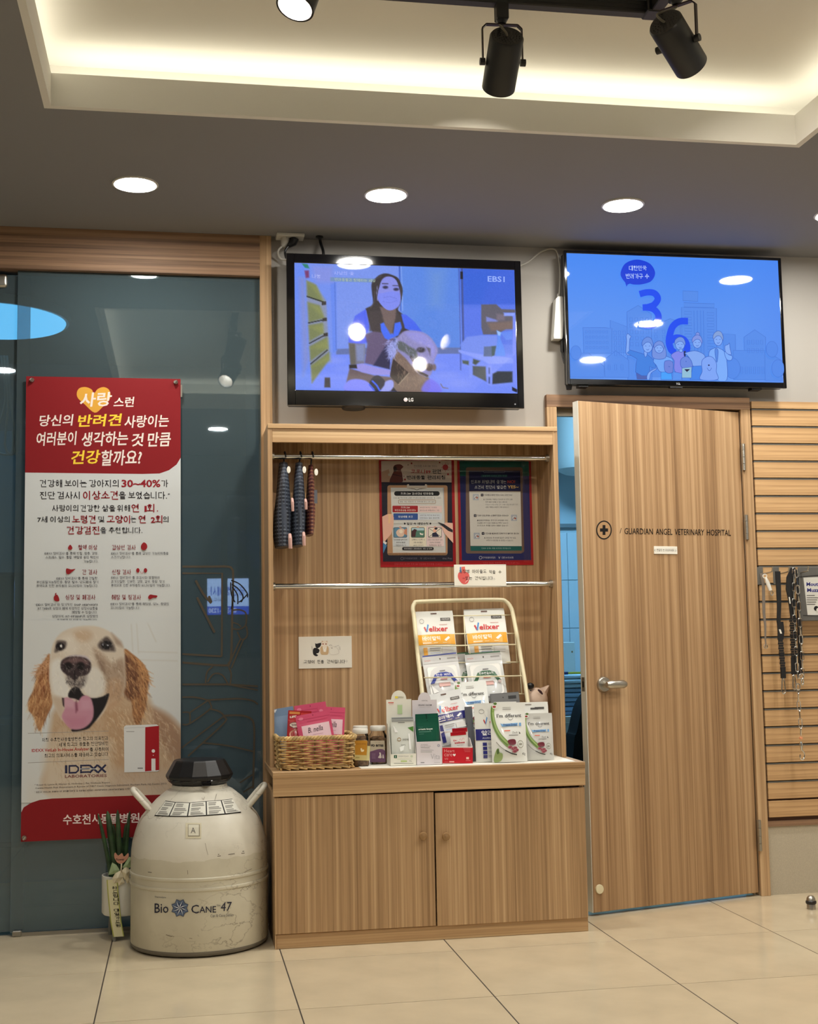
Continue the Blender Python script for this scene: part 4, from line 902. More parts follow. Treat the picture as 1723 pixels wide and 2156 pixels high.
pe([(1275, 380), (1360, 330), (1410, 340), (1470, 380), (1500, 480), (1500, 740), (1370, 740), (1280, 520)], (120, 170, 248)); pe([(1470, 380), (1530, 420), (1575, 440), (1560, 490), (1500, 480)], (120, 170, 248)); pe([(1490, 390), (1480, 310), (1520, 290), (1540, 270), (1545, 330), (1560, 420)], SK); pe([(1350, 350), (1378, 345), (1390, 390), (1372, 520), (1352, 430)], (80, 134, 226)); head(1392, 225, 58, 80, (128, 158, 214))
pe([(690, 520), (720, 500), (770, 500), (800, 530), (800, 600), (790, 650), (730, 660), (690, 620)], (104, 128, 216)); pe([(900, 490), (970, 445), (1030, 490), (1045, 580), (915, 590)], (100, 132, 220)); pe([(915, 595), (1040, 580), (1035, 720), (912, 720)], (142, 188, 214), sm=False); cv.poly(K2((945, 610), (1020, 608), (978, 645)), (24, 22, 60))
pe([(1170, 560), (1180, 490), (1250, 445), (1320, 460), (1365, 540), (1360, 640), (1375, 740), (1150, 740), (1175, 640)], (122, 162, 244)); cv.poly(K2(*ell(1264, 557, 12, 10, 10)), (22, 34, 96)); pe([(1240, 590), (1270, 630), (1300, 590)], None, .9, False); pe([(740, 575), (760, 580)], None, 1.2, False, False); cv.poly(K2(*ell(968, 510, 5, 9, 8)), OL)
cv.build('screen', M_SCREEN, tv2, label='lit blue screen with cartoon people and numerals')
cv = Cv((0, TY2, 0)); cv.tb('TCL', 1424, 806, 1433, 810, (214, 214, 216), .02); cv.build('brand_mark', M_PRINT, tv2)
B('sensor', M_BLACK, tv2, U(1412, 812, TY2).x, U(1438, 812, TY2).x, TY2+.002, TY2+.02, o2[2]-.006, o2[2]+.002); 
for x in (1232, 1597): B('foot_socket', M_BLACK, tv2, U(x-11, 812, TY2).x, U(x+9, 812, TY2).x, TY2+.01, TY2+.05, o2[2]-.007, o2[2]+.004)
p = U(1203, 816, TY2); MB().tube([(p.x, TY2+.03, o2[2]+.004), (p.x, TY2+.03, o2[2]-.016)], [.015, .011], 14).build('cable_clamp', M_BLACK, tv2)
# socket on the ceiling, plugs, leads, power strip
c0 = UZ(583, 492, H-.006); c1 = UZ(641, 496, H-.006)
so = thing('ceiling_socket', ((c0.x+c1.x)/2, c0.y+.02, H), 'flat white wall socket on the ceiling above the left television', 'socket')
B('plate', M_WHITE, so, c0.x, c1.x, c0.y-.0, c0.y+.07, H-.012, H, bev=.002)
cx, cy = c0.x, c0.y+.035
pw = thing('white_plug_lead', (cx+.03, cy, H-.06), 'white plug and lead looping behind the left television', 'power lead')
MB().tube([(cx+.036, cy, H-.012), (cx+.034, cy, H-.03), (cx+.026, cy, H-.048)], [.017, .016, .008], 12).build('plug', M_CABLEW, pw)
e = U(1101, 557, -.02)
MB().tube(bez([(cx+.026, cy, H-.046), (cx+.008, cy, H-.068), (cx+.022, cy+.02, H-.095), (cx+.08, -.06, H-.106), (cx+.22, -.04, H-.112), (.9, -.03, H-.12), (1.3, -.02, e.z-.03), (e.x, -.014, e.z), (U(1140, 530, -.014).x, -.014, U(1140, 530, -.014).z), (U(1165, 524, -.014).x, -.014, U(1165, 524, -.014).z), (U(1175, 535, -.014).x, -.014, U(1175, 535, -.014).z), (U(1180, 575, -.02).x, -.02, U(1180, 575, -.02).z), (U(1178, 626, -.03).x, -.03, U(1178, 626, -.03).z)], 8), .004, 8).build('lead', M_CABLEW, pw)
pb = thing('black_plug_lead', (cx+.07, cy, H-.06), 'black plug and short lead beside the white plug', 'power lead')
MB().tube([(cx+.074, cy, H-.012), (cx+.068, cy, H-.03), (cx+.05, cy, H-.045)], [.02, .018, .009], 12).build('plug', M_BLACK, pb); MB().tube(bez([(cx+.05, cy, H-.045), (cx+.036, cy, H-.07), (cx+.045, cy+.01, H-.1), (cx+.06, TY+.05, H-.13)], 6), .005, 8).build('lead', M_BLACK, pb)
p = UZ(673, 498, H); hc = thing('ceiling_cable', (p.x, p.y, H-.1), 'black cable coming out of the ceiling above the left television', 'cable')
MB().tube(bez([(p.x, p.y, H), (p.x+.005, p.y, H-.03), (p.x+.01, -.09, H-.08), (p.x+.01, -.09, H-.14)], 6), .006, 8).build('lead', M_BLACK, hc); MB().lathe([(.016, -.004), (.016, 0)], (p.x, p.y, H), 16).build('grommet', M_BLACK, hc)
a, b = U(1178, 625, -.05), U(1172, 714, -.05)
ps = thing('power_strip', (b.x, -.02, b.z), 'white power strip hanging left of the right television', 'power strip')
pr = [(-.008, 0), (-.018, -.01), (-.022, -(a.z-b.z)+.012), (-.02, -(a.z-b.z)), (.014, -(a.z-b.z)), (.018, -(a.z-b.z)+.012), (.016, -.01), (.008, 0)]
sh = lambda z: -.012*(-z)/(a.z-b.z)
MB().prism([(x+sh(z), z) for x, z in pr], -.02, .026, (a.x+.002, -.032, a.z), (1, 0, 0), (0, 0, 1)).build('body', M_WHITE, ps)
MB().prism([(-.006, 0), (-.004, .018), (.004, .018), (.006, 0)], -.006, .006, (a.x+.002, -.03, a.z), (1, 0, 0), (0, 0, 1)).build('cable_sleeve', M_CABLEW, ps)
q1 = U(1184, 730, -.04); MB().tube(bez([(q1.x+.004, -.035, b.z+.004), (q1.x, -.04, q1.z-.02), (q1.x+.006, -.045, q1.z-.07), (q1.x+.03, -.05, q1.z-.1)], 6), [.008]*7+[.004]*12, 8).build('black_plug', M_BLACK, ps)
# ------------------------------------------------------------------ ceiling downlights, track and spotlights
def downlight(x, y, lb):
    t = thing('downlight', (x, y, H), lb, 'downlight', 'round ceiling downlights')
    return t
proto = downlight(0, 0, '')
MB().lathe([(.083, 0), (.083, -.004), (.076, -.006), (.073, -.002), (.073, 0)], (0, 0, H), 40, cap=False).build('trim_ring', M_WHITE, proto)
MB().add([(.0725*math.cos(math.pi*k/12), .0725*math.sin(math.pi*k/12), H-.0028) for k in range(24)], [list(range(24))[::-1]]).build('diffuser', M_LED, proto)
spots = [(-.156, -.582, 'round downlight above the glass partition'), (.765, -.582, 'round downlight above the left television'), (1.694, -.582, 'round downlight between the televisions'), (2.585, -.575, 'round downlight at the right edge of the picture'),
         (-1.05, -2.75, 'round downlight on the left side strip of ceiling'), (2.48, -1.46, 'round downlight beside the tray, first one on the right strip'), (2.46, -2.36, 'round downlight beside the tray, second one on the right strip'), (2.46, -3.3, 'round downlight beside the tray, third one on the right strip'), (-1.05, -4.7, 'round downlight on the rear left strip of ceiling'), (.3, -4.9, 'round downlight over the entrance, left one'), (1.4, -4.9, 'round downlight over the entrance, right one')]
for k, (x, y, lb) in enumerate(spots):
    t = proto if k == 0 else dup(proto); t.location = (x, y, H); t['label'] = lb
RZ0, RZ1 = 2.922, TZ
tr = thing('light_track', (.88, -1.75, RZ1), 'black rectangular light track inside the ceiling tray', 'light track')
for a in ((.294, 1.36, -1.768, -1.732), (1.367, 1.403, -3.4, -1.782), (.294, .33, -3.4, -1.77)):
    g = MB().box(a[0], a[1], a[2], a[3], RZ0, RZ1, .003)
    if a[1]-a[0] > .5: g.box(a[0], a[1], a[2]-.001, a[2], RZ0+.012, RZ0+.016); g.box(a[0], a[1], a[2]-.001, a[2], RZ0+.026, RZ0+.03)
    g.build('rail', M_SPOT, tr)
B('corner_connector', M_BLACK, tr, 1.355, 1.408, -1.79, -1.728, RZ0-.003, RZ1, bev=.004)
M_SPOTLED = emis('spot_led', (255, 243, 226), SPOT_E)
def spotlight(x, y, axis, lb, drop=.17, br=None):
    t = thing('track_spotlight', (x, y, RZ0), lb, 'spotlight', 'black spotlights on the track')
    ax = Vector(axis).normalized(); c = Vector((x, y, RZ0-drop))                  # c = middle of the can on the yoke pivot
    side = ax.cross(Vector((0, 0, 1))).normalized(); R, L0, L1 = .049, -.085, .085
    B('adapter', M_SPOT, t, x-.018, x+.018, y-.018, y+.018, RZ0-.045, RZ0+.004, bev=.003)
    MB().tube([(x, y, RZ0-.045), (x, y, RZ0-.055)], [.016, .012], 16).build('swivel', M_SPOT, t)
    up = Vector((0, 0, 1)); y0 = Vector((x, y, RZ0-.058)); w = R+.009
    path = [c+side*w, c+side*w+up*(y0.z-c.z-.012), y0+side*(w-.012), y0+side*.015, y0-side*.015, y0-side*(w-.012), c-side*w+up*(y0.z-c.z-.012), c-side*w]
    f = side.cross(up); g = MB()
    for a, b in zip(path[:-1], path[1:]):
        d = (b-a).normalized(); n_ = d.cross(f).normalized()*.002; q_ = f*.0065
        vs = [a-n_-q_, a+n_-q_, a+n_+q_, a-n_+q_, b-n_-q_, b+n_-q_, b+n_+q_, b-n_+q_]
        g.add(vs, [(0, 1, 2, 3), (7, 6, 5, 4), (0, 4, 5, 1), (1, 5, 6, 2), (2, 6, 7, 3), (3, 7, 4, 0)])
    g.build('yoke', plain('yoke_steel', (52, 44, 46), .35, metal=.6), t)
    for s_ in (-1, 1): MB().tube([c+side*s_*(w-.006), c+side*s_*(w+.009)], .0105, 14).build('pivot_knob', M_SPOT, t)
    Mx = Matrix((side, ax.cross(side), ax)).transposed()
    MB().lathe([(R-.006, L1-.09), (R-.005, L1), (R, L1), (R, L0+.006), (R-.004, L0), (.001, L0)], c, 40, M=Mx, cap=False).build('can', M_SPOT, t)
    g = MB()
    for rr_ in (.012, .02, .028, .036):
        n_ = int(rr_*620)
        for k in range(n_):
            a = 2*math.pi*k/n_; o = c+Mx @ Vector((rr_*math.cos(a), rr_*math.sin(a), L0-.0006)); g.tube([o, o+ax*-.0008], .0016, 5)
    g.build('vent_holes', M_BLACK, t, kind='stuff')
    top = c+ax*L0
    MB().tube(bez([Vector((x, y, RZ0-.05)), y0+f*.01-up*.01, top+up*.03-side*.02, top-ax*.012-side*.006, top], 6), .0035, 8).build('cable', plain('grey_cable', (110, 106, 92), .6), t)
    MB().lathe([(R-.0055, L1-.012), (.028, L1-.088)], c, 32, M=Mx, cap=False).build('reflector', plain('reflector', (230, 226, 220), .25, metal=.7), t)
    MB().add([(.0285*math.cos(math.pi*k/10), .0285*math.sin(math.pi*k/10), L1-.088) for k in range(20)], [list(range(20))], False, Mx, c).build('lens', M_SPOTLED, t)
    return t
spotlight(.922, -1.75, (.05, .85, -.53), 'black track spotlight at top centre, aimed at the left television')
spotlight(1.385, -1.93, (.8, .7, -.5), 'black track spotlight at top right, aimed down to the right')
spotlight(1.385, -2.5, (.25, .8, -.55), 'black track spotlight further back on the right rail')
spotlight(.312, -2.13, (-.3, -.2, -.9), 'black track spotlight with lit lens at the top edge of the picture')
spotlight(.312, -2.75, (-.35, .6, -.7), 'black track spotlight at the back of the left rail')

# ------------------------------------------------------------------ banner on the glass
PX0, PX1, PZ0, PZ1 = -.5935, .0065, .3540, 2.1540
bn = thing('banner_poster', (-.29, -.02, PZ0), 'tall white and red veterinary banner with a golden retriever on the glass', 'poster')
bd = B('board', M_PAPER, bn, PX0, PX1, -.024, -.021, PZ0, PZ1)
cv = Cv((0, -.0242, 0), base=.0003, eps=.00004)
_T = cv.T
cv.T = lambda x, y: (lambda p: (min(PX1, max(PX0, p[0])), min(PZ1, max(PZ0, p[1]))))(_T(x, y))
WHT = (208, 212, 213); RED = (134, 15, 23); DK = (34, 30, 36); CR = (146, 20, 36)
cv.rect(36, 790, 392, 1785, WHT)
cv.poly([(50, 785), (392, 785), (392, 958), (382, 964), (372, 978), (356, 990), (336, 997), (300, 998), (49, 995)], RED)
cv.poly([(36, 1711), (50, 1700), (66, 1690), (84, 1684), (110, 1681), (392, 1671), (392, 1790), (36, 1790)], RED)
# heart
cv.poly(sp2([(199.5, 869), (178, 851), (164, 838), (162, 826), (168, 817), (181, 815), (193, 820), (198, 828), (206, 819), (218, 815), (229, 820), (233, 832), (229, 844), (216, 857)], 4, True), (226, 166, 60))
HW = (240, 228, 220); YE = (250, 212, 62)
def hw(t, x0, y0, x1, y1, c=HW, b=.018): cv.tb(t, x0, y0, x1, y1, c, b, slope=-.03, shear=.12, hq=True)
hw('사랑', 168, 826, 236, 856, b=.022); hw('스런', 239, 836, 283, 857)
hw('당신의', 83, 873, 155, 897); hw('반려견', 164, 872, 257, 898, YE, .022); hw('사랑이는', 262, 874, 356, 900)
hw('여러분이', 77, 909, 162, 938); hw('생각하는', 172, 909, 270, 939); hw('것', 277, 912, 303, 940); hw('만큼', 311, 910, 360, 940)
hw('건강', 150, 948, 212, 977, YE, .022); hw('할까요?', 214, 947, 299, 980)
def tx(parts, y0, y1, dy=0):
    for t, a, b, c, e in parts: cv.tb(t, a, y0-e+dy, b, y1+e, c, .026 if c != DK else .016)
tx([('건강해', 84, 131, DK, 0), ('보이는', 136, 183, DK, 0), ('강아지의', 188, 250, DK, 0), ('30~40%', 256, 338, CR, 0), ('가', 340, 354, DK, 0)], 1010, 1026)
tx([('진단', 84, 116, DK, 0), ('검사시', 121, 168, DK, 0), ('이상소견', 175, 249, CR, 1.5), ('을', 250, 265, DK, 0), ('보였습니다.*', 270, 358, DK, 0)], 1035, 1051)
tx([('사랑이의', 110, 165, DK, 0), ('건강한', 170, 210, DK, 0), ('삶을', 215, 243, DK, 0), ('위해', 247, 274, DK, 0), ('연 1회,', 277, 333, CR, 2)], 1063, 1077)
tx([('7세', 79, 100, DK, 0), ('이상의', 106, 147, DK, 0), ('노령견', 152, 202, CR, 2), ('및', 207, 220, DK, 0), ('고양이', 225, 274, CR, 2), ('는', 275, 287, DK, 0), ('연 2회', 292, 342, CR, 2), ('의', 343, 355, DK, 0)], 1087, 1100)
tx([('건강검진', 141, 210, CR, 2), ('을', 211, 224, DK, 0), ('추천합니다.', 229, 300, DK, 0)], 1110, 1123)
SM = (62, 60, 66); HD = (142, 34, 44)
for t, a, b, y in (('혈액 이상', 165, 205, 1147), ('간 검사', 173, 205, 1199), ('심장 및 폐검사', 138, 201, 1252), ('갑상선 검사', 236, 286, 1147), ('신장 검사', 236, 276, 1199), ('췌장 및 징검사', 235, 297, 1252)): cv.tb(t, a, y, b, y+11, HD, .016)
for t, a, b, y in (('IDEXX 장비검사*를 통해 빈혈, 염증, 감염,', 94, 207, 1162), ('스트레스, 탈수, 출혈, 백혈병 등의 확인이', 96, 207, 1170.5), ('가능합니다.', 176, 207, 1179), ('IDEXX 장비검사*를 통해 간질환,', 119, 207, 1214.5), ('부신피질기능항진증, 종양, 탈수, 담도폐쇄, 장기', 77, 207, 1222.5), ('투약으로 인한 부작용의 모니터링이 가능합니다.', 77, 207, 1230.5),
                   ('IDEXX 장비검사*와 정기적인 SNAP Heartworm', 76, 206, 1270), ('RT Test로 심장과 폐에 치명적인 심장사상충을', 80, 206, 1278), ('예방할 수 있습니다.', 152, 205, 1286), ('심장마커 (NT-proBNP)로 심장병의', 110, 206, 1294.5), ('조기발견 및 치료가 가능합니다.', 120, 205, 1302.5),
                   ('IDEXX 장비검사*를 통해 갑상선 기능저하증을', 234, 355, 1162), ('스크리닝합니다.', 234, 276, 1170), ('IDEXX 장비검사*를 요검사와 병행하여', 234, 336, 1213), ('조기신질환, 신부전, 감염, 결석, 종양, 장기', 234, 346, 1221.5), ('투약으로 인한 부작용의 모니터링이 가능합니다.', 234, 359, 1229.5), ('IDEXX 장비검사*를 통해 췌장염, 당뇨, 종양의', 233, 355, 1268.5), ('모니터링이 가능합니다.', 233, 295, 1277)):
    cv.tb(t, a, y, b, y+6, SM, .006)
IC = (150, 26, 34)
cv.poly(sp2([(148, 1147), (152.5, 1153), (151, 1157), (148, 1158), (145, 1157), (143.5, 1153)], 4, True), IC)
cv.poly(sp2([(140, 1197), (150, 1199), (159, 1198), (152, 1204), (145, 1209), (140, 1207)], 4, True), IC); cv.poly(sp2([(114, 1256), (120, 1252), (124, 1258), (125, 1265), (119, 1266), (114, 1263)], 4, True), IC); cv.line([(118, 1256), (117, 1250), (119, 1249)], 2.4, IC)
cv.poly(sp2([(298, 1147), (303, 1142), (309, 1146), (310, 1153), (306, 1158), (300, 1158), (297, 1153)], 4, True), IC); cv.ell(290.5, 1201, 3.6, 4.8, IC); cv.ell(306.5, 1201, 3.6, 4.8, IC); cv.line([(296, 1203), (298, 1208)], 1, (190, 110, 110)); cv.line([(302, 1203), (300, 1208)], 1, (190, 110, 110)); cv.poly(sp2([(312, 1258), (316, 1252), (324, 1253), (331, 1254), (330, 1258), (322, 1259), (316, 1262)], 4, True), IC)
# the dog picture
im = Img(40, 1306, 385, 1690, 190, 212, WHT, 11)
def D(*p): return [(40+x/4.923, 1290+y/4.923) for x, y in p]
dp_ = lambda pts, c, soft=4., al=1., sm=True: im.poly(D(*pts), c, soft, al, sm)
for a in (((1165, 120), (1180, 400)), ((1220, 100), (1240, 420)), ((1240, 405), (1640, 415)), ((1260, 490), (1640, 500)), ((1330, 100), (1420, 300))): im.line(D(*a), 2.6, (198, 198, 194), .8, 2)
dp_([(330, 1150), (310, 1500), (330, 1900), (1720, 1900), (1720, 1290), (1640, 1150), (1540, 1060), (1400, 980), (1330, 860), (1200, 800), (900, 900), (420, 980)], (190, 164, 136), 14)
dp_([(900, 1000), (1200, 1050), (1300, 1300), (1250, 1700), (1000, 1600), (930, 1300)], (176, 142, 108), 22, .6); dp_([(1380, 1000), (1560, 1080), (1700, 1300), (1720, 1600), (1500, 1400), (1400, 1200)], (150, 116, 94), 20, .7)
dp_([(330, 1300), (900, 1300), (950, 1600), (900, 1900), (330, 1900)], (206, 192, 172), 26, .85); dp_([(1000, 1620), (1500, 1650), (1600, 1900), (900, 1900)], (180, 160, 140), 24, .6)
im.hair(D((350, 1000), (1300, 900), (1700, 1300), (1700, 1850), (350, 1850)), (168, 132, 98), 900, 11, 1.6, 75, 35, .3); im.hair(D((900, 950), (1400, 980), (1650, 1200), (1600, 1500), (900, 1500)), (222, 204, 178), 420, 10, 1.6, 60, 35, .4)
le = [(320, 430), (260, 500), (185, 600), (175, 700), (150, 800), (95, 915), (100, 1010), (160, 1085), (205, 1225), (255, 1160), (300, 1050), (345, 960), (350, 820), (315, 700)]
dp_(le, (172, 124, 84), 3); dp_([(310, 560), (230, 640), (200, 780), (260, 900), (330, 830), (312, 700)], (140, 84, 54), 10, .8); im.hair(D(*le), (120, 74, 46), 260, 14, 1.7, 105, 22, .5); im.hair(D(*le), (214, 174, 126), 260, 14, 1.6, 105, 25, .55); im.hair(D((330, 430), (200, 560), (160, 640), (300, 640)), (196, 152, 118), 120, 10, 1.6, 160, 20, .7)
re = [(1085, 380), (1180, 430), (1290, 530), (1345, 650), (1335, 800), (1310, 1000), (1270, 1100), (1230, 1165), (1180, 1080), (1165, 920), (1085, 820), (1070, 600)]
dp_(re, (160, 112, 74), 3); dp_([(1080, 440), (1180, 520), (1240, 680), (1230, 860), (1150, 900), (1090, 780)], (96, 62, 46), 12, .85); im.hair(D(*re), (84, 52, 40), 230, 15, 1.7, 70, 20, .5); im.hair(D(*re), (204, 160, 112), 280, 15, 1.6, 65, 25, .55); im.hair(D((1200, 450), (1330, 600), (1350, 740), (1250, 640)), (190, 142, 96), 130, 12, 1.5, 35, 18, .75)
dp_([(330, 430), (365, 300), (450, 200), (600, 145), (780, 138), (920, 185), (1030, 275), (1090, 380), (1100, 580), (1105, 760), (1040, 880), (930, 960), (860, 1060), (760, 1140), (480, 1140), (370, 960), (330, 820), (318, 620)], (208, 196, 180), 4)
dp_([(580, 200), (700, 180), (760, 230), (720, 290), (640, 300), (580, 260)], (192, 166, 138), 12, .8); dp_([(430, 260), (560, 240), (620, 380), (560, 440), (450, 420)], (218, 210, 198), 14, .8)
dp_([(770, 370), (860, 420), (960, 520), (1085, 480), (1100, 780), (1010, 880), (930, 850), (880, 660), (830, 560)], (168, 146, 126), 10, .9); dp_([(800, 440), (880, 520), (900, 640), (850, 600)], (128, 106, 92), 8, .7); dp_([(930, 720), (1060, 700), (1060, 900), (960, 1010), (900, 950)], (186, 154, 124), 14, .8); dp_([(960, 210), (1060, 300), (1080, 360), (1000, 330)], (150, 128, 112), 8, .7)
dp_([(330, 540), (430, 480), (470, 640), (520, 740), (530, 860), (440, 890), (350, 820)], (222, 220, 214), 10); dp_([(690, 660), (760, 560), (840, 600), (890, 700), (880, 810), (800, 880), (700, 850), (650, 760)], (216, 212, 204), 8); dp_([(500, 660), (600, 700), (700, 650), (670, 760), (580, 770), (520, 740)], (120, 112, 112), 10, .8)
dp_([(350, 870), (480, 900), (470, 1000), (430, 1090), (380, 980)], (196, 178, 158), 10, .9)
dp_([(515, 830), (560, 775), (620, 775), (670, 850), (760, 885), (860, 870), (935, 838), (900, 960), (840, 1060), (770, 1150), (700, 1210), (540, 1218), (740, 1000), (600, 900), (520, 880)], (28, 24, 28), 2.4); dp_([(445, 880), (475, 885), (470, 980), (455, 960)], (50, 36, 40), 2)
dp_([(475, 885), (540, 892), (600, 935), (660, 862), (740, 880), (775, 1000), (760, 1110), (690, 1185), (600, 1212), (520, 1190), (445, 1085), (475, 990)], (194, 140, 160), 3); dp_([(600, 900), (612, 1010), (590, 1040), (580, 930)], (128, 70, 92), 4, .9); dp_([(470, 890), (580, 900), (570, 990), (480, 980)], (206, 166, 182), 8, .7); dp_([(640, 900), (740, 900), (760, 1000), (640, 1010)], (204, 160, 180), 9, .6); dp_([(480, 1090), (700, 1080), (680, 1170), (540, 1190)], (184, 122, 146), 12, .6)
dp_([(430, 545), (450, 490), (520, 452), (600, 442), (690, 460), (745, 520), (745, 590), (710, 640), (640, 660), (580, 700), (500, 650), (445, 600)], (56, 44, 48), 3); dp_([(470, 500), (590, 460), (710, 500), (700, 540), (590, 520), (490, 540)], (128, 98, 98), 8, .7); dp_([(480, 458), (590, 436), (700, 450), (750, 510), (690, 470), (590, 452)], (196, 186, 192), 3, .9)
for x in (510, 640): im.ell(*D((x, 555))[0], 8.5, 9, (22, 16, 20), .5)
im.line(D((578, 600), (580, 720)), 2, (18, 14, 18)); dp_([(380, 350), (400, 290), (490, 300), (480, 370), (420, 400), (370, 410)], (84, 74, 72), 5, .9); im.ell(*D((428, 350))[0], 9.5, 8.2, (24, 18, 22), .3); im.ell(*D((438, 345))[0], 2.2, 2.8, (240, 240, 240), .6)
dp_([(820, 330), (900, 250), (960, 290), (1000, 390), (960, 400), (860, 390)], (74, 64, 62), 6, .9); im.ell(*D((908, 335))[0], 11.5, 8.8, (22, 18, 22), .3); im.ell(*D((920, 338))[0], 1.8, 1.8, (170, 172, 180), .6); im.ell(*D((870, 330))[0], 1.6, 2.2, (150, 150, 160), .6)
im.hair(D((340, 400), (600, 160), (1000, 280), (1080, 700), (880, 880), (360, 820)), (228, 220, 208), 420, 8, 1.4, 80, 60, .28); im.hair(D((790, 400), (1090, 480), (1060, 900), (900, 860)), (128, 104, 84), 160, 10, 1.3, 70, 35, .3); im.hair(D((470, 640), (700, 640), (660, 780), (520, 780)), (60, 54, 56), 140, 5, 1.2, 90, 60, .5)
im.mix(np.clip((im.Y-1600)/110, 0, 1)*.55, (214, 206, 194)); im.mix(np.clip((62-im.X)/14, 0, 1), WHT); im.mix(np.clip((1316-im.Y)/8, 0, 1), WHT)
cv2_ = cv.k; cv.img(im)
cv.poly([(36, 1711), (50, 1700), (66, 1690), (84, 1684), (110, 1681), (392, 1671), (392, 1790), (36, 1790)], RED)
cv.line([(59, 1544), (229, 1539)], 1, (150, 146, 142)); cv.line([(59, 1606), (229, 1599)], 1, (150, 146, 142))
for t, a, b, y, c in (('저희 수호천사동물병원은 최고의 의료진과', 89, 228, 1551.5, DK), ('세계 최고의 동물용 진단장비인', 124, 228, 1562, DK), ('IDEXX VetLab In-House Analyzer', 67, 188, 1575, (176, 40, 44)), ('를 사용하여', 189, 228, 1573, DK), ('최고의 의료서비스를 제공하고 있습니다', 94, 228, 1585, DK)): cv.tb(t, a, y, b, y+8.5, c, .016, slope=-.03)
NV = (44, 46, 76)
cv.rect(137, 1611, 142, 1628, NV, slope=0); cv.line([(145, 1612.5), (160, 1612), (165, 1616), (165, 1622), (160, 1626.5), (145, 1627)], 3.6, NV); cv.rect(144.5, 1611, 148, 1628, NV)
for y in (1611.5, 1618.5, 1625.3): cv.line([(170, y+.4), (189, y-.2)], 3.4, NV)
cv.rect(169, 1610, 172.5, 1628, NV)
for x in (189, 206): cv.line([(x, 1627), (x+17, 1610)], 4, NV); cv.line([(x, 1611), (x+17, 1626)], 4, NV)
cv.rect(168, 1618, 206, 1619.4, WHT); cv.tb('LABORATORIES', 137, 1630.5, 225, 1636.5, (120, 60, 66), .01, slope=-.02)
for t, a, b, y in (('* Kneel G, Lynne R, Homer G, Holloway J. Pet Wellness Report', 73, 232, 1648), ('Canine Health Risk Assessment-A Review of 7,827 Cases Diagnosis Submitted, Florham Park, NJ Zoetis; 2013.', 75, 352, 1652.5), ('* IDEXX VetLab suite of analyzers 및 Rapid Assay, Reference Laboratories 사용시', 73, 276, 1661.5)): cv.tb(t, a, y, b, y+4.6, (92, 84, 80), .002, slope=-.035)
cv.poly([(261, 1531), (265, 1527), (330, 1525), (334, 1528), (335, 1622), (332, 1624), (262, 1626)], (216, 218, 218)); cv.poly([(306, 1531), (335, 1528), (335.5, 1621), (305.5, 1624)], (160, 18, 30)); cv.ell(323, 1581, 3.6, 3.6, (228, 226, 226)); cv.ell(323, 1590, 1, 1, (228, 226, 226)); cv.rect(319, 1597, 327.5, 1622, (226, 226, 226)); cv.rect(266, 1539.5, 283, 1540.8, (150, 150, 150)); cv.rect(290, 1616, 301, 1618.4, (130, 130, 134)); cv.line([(262, 1533), (305, 1531)], .8, (180, 182, 184))
for t, a, b in (('수호천', 133, 191), ('사동물', 194, 248), ('병원', 252, 294)): cv.tb(t, a, 1714-(a-133)*.02, b, 1736-(a-133)*.03, (238, 220, 214), .016, slope=-.02, hq=True)
cv.build('banner_print', M_PRINT, bn)
for x, y in ((67, 800), (370, 805), (51, 1764)):
    p = U(x, y, -.03); g = MB(); g.tube([(p.x, -.024, p.z), (p.x, -.034, p.z)], [.010, .008], 14); g.tube([(p.x-.004, -.036, p.z-.006), (p.x+.006, -.037, p.z+.006)], [.005, .004], 8)
    g.build('fixing_pin', M_STEEL, bn)
B('edge_clip', M_STEEL, bn, PX1, PX1+.006, -.028, -.016, 2.08, 2.13)

# ------------------------------------------------------------------ liquid nitrogen container
TC = Vector((.0745, -.285, 0)); TR = .2495
TP = [(.225, .0), (.240, .006), (TR, .022), (TR, .2), (TR, .30), (.2475, .348), (.2425, .382), (.234, .412), (.222, .446), (.212, .464), (.190, .490), (.158, .525), (.122, .554), (.104, .563), (.100, .575)]
tk = thing('storage_dewar', TC, 'worn cream liquid nitrogen tank with black lid beside the cabinet', 'tank')
m, nt, p = nmat('worn_cream_paint'); tc = N(nt, 'ShaderNodeTexCoord')
def nz_(sc, det, loc=(0, 0, 0), s3=(1, 1, 1)):
    mp = N(nt, 'ShaderNodeMapping'); mp.inputs['Location'].default_value = loc; mp.inputs['Scale'].default_value = s3; nt.links.new(tc.outputs['Object'], mp.inputs['Vector'])
    n = N(nt, 'ShaderNodeTexNoise'); n.inputs['Scale'].default_value = sc; n.inputs['Detail'].default_value = det; nt.links.new(mp.outputs[0], n.inputs['Vector']); return n.outputs['Fac']
r1_ = N(nt, 'ShaderNodeValToRGB'); r1_.color_ramp.elements[0].position = .35; r1_.color_ramp.elements[1].position = .62
r1_.color_ramp.elements[0].color = lin4((204, 198, 182)); r1_.color_ramp.elements[1].color = lin4((222, 217, 202)); nt.links.new(nz_(5, 8), r1_.inputs['Fac'])
sx_ = N(nt, 'ShaderNodeSeparateXYZ'); nt.links.new(tc.outputs['Object'], sx_.inputs[0])
ad_ = N(nt, 'ShaderNodeMath', operation='MULTIPLY_ADD'); nt.links.new(nz_(14, 5, (5, 5, 5), (1, 1, .2)), ad_.inputs[0]); ad_.inputs[1].default_value = .035; nt.links.new(sx_.outputs[2], ad_.inputs[2])
lt_ = N(nt, 'ShaderNodeMath', operation='LESS_THAN'); nt.links.new(ad_.outputs[0], lt_.inputs[0]); lt_.inputs[1].default_value = .352
ol_ = N(nt, 'ShaderNodeMixRGB', blend_type='MULTIPLY'); nt.links.new(lt_.outputs[0], ol_.inputs[0]); nt.links.new(r1_.outputs[0], ol_.inputs[1]); ol_.inputs[2].default_value = (.87, .86, .80, 1)
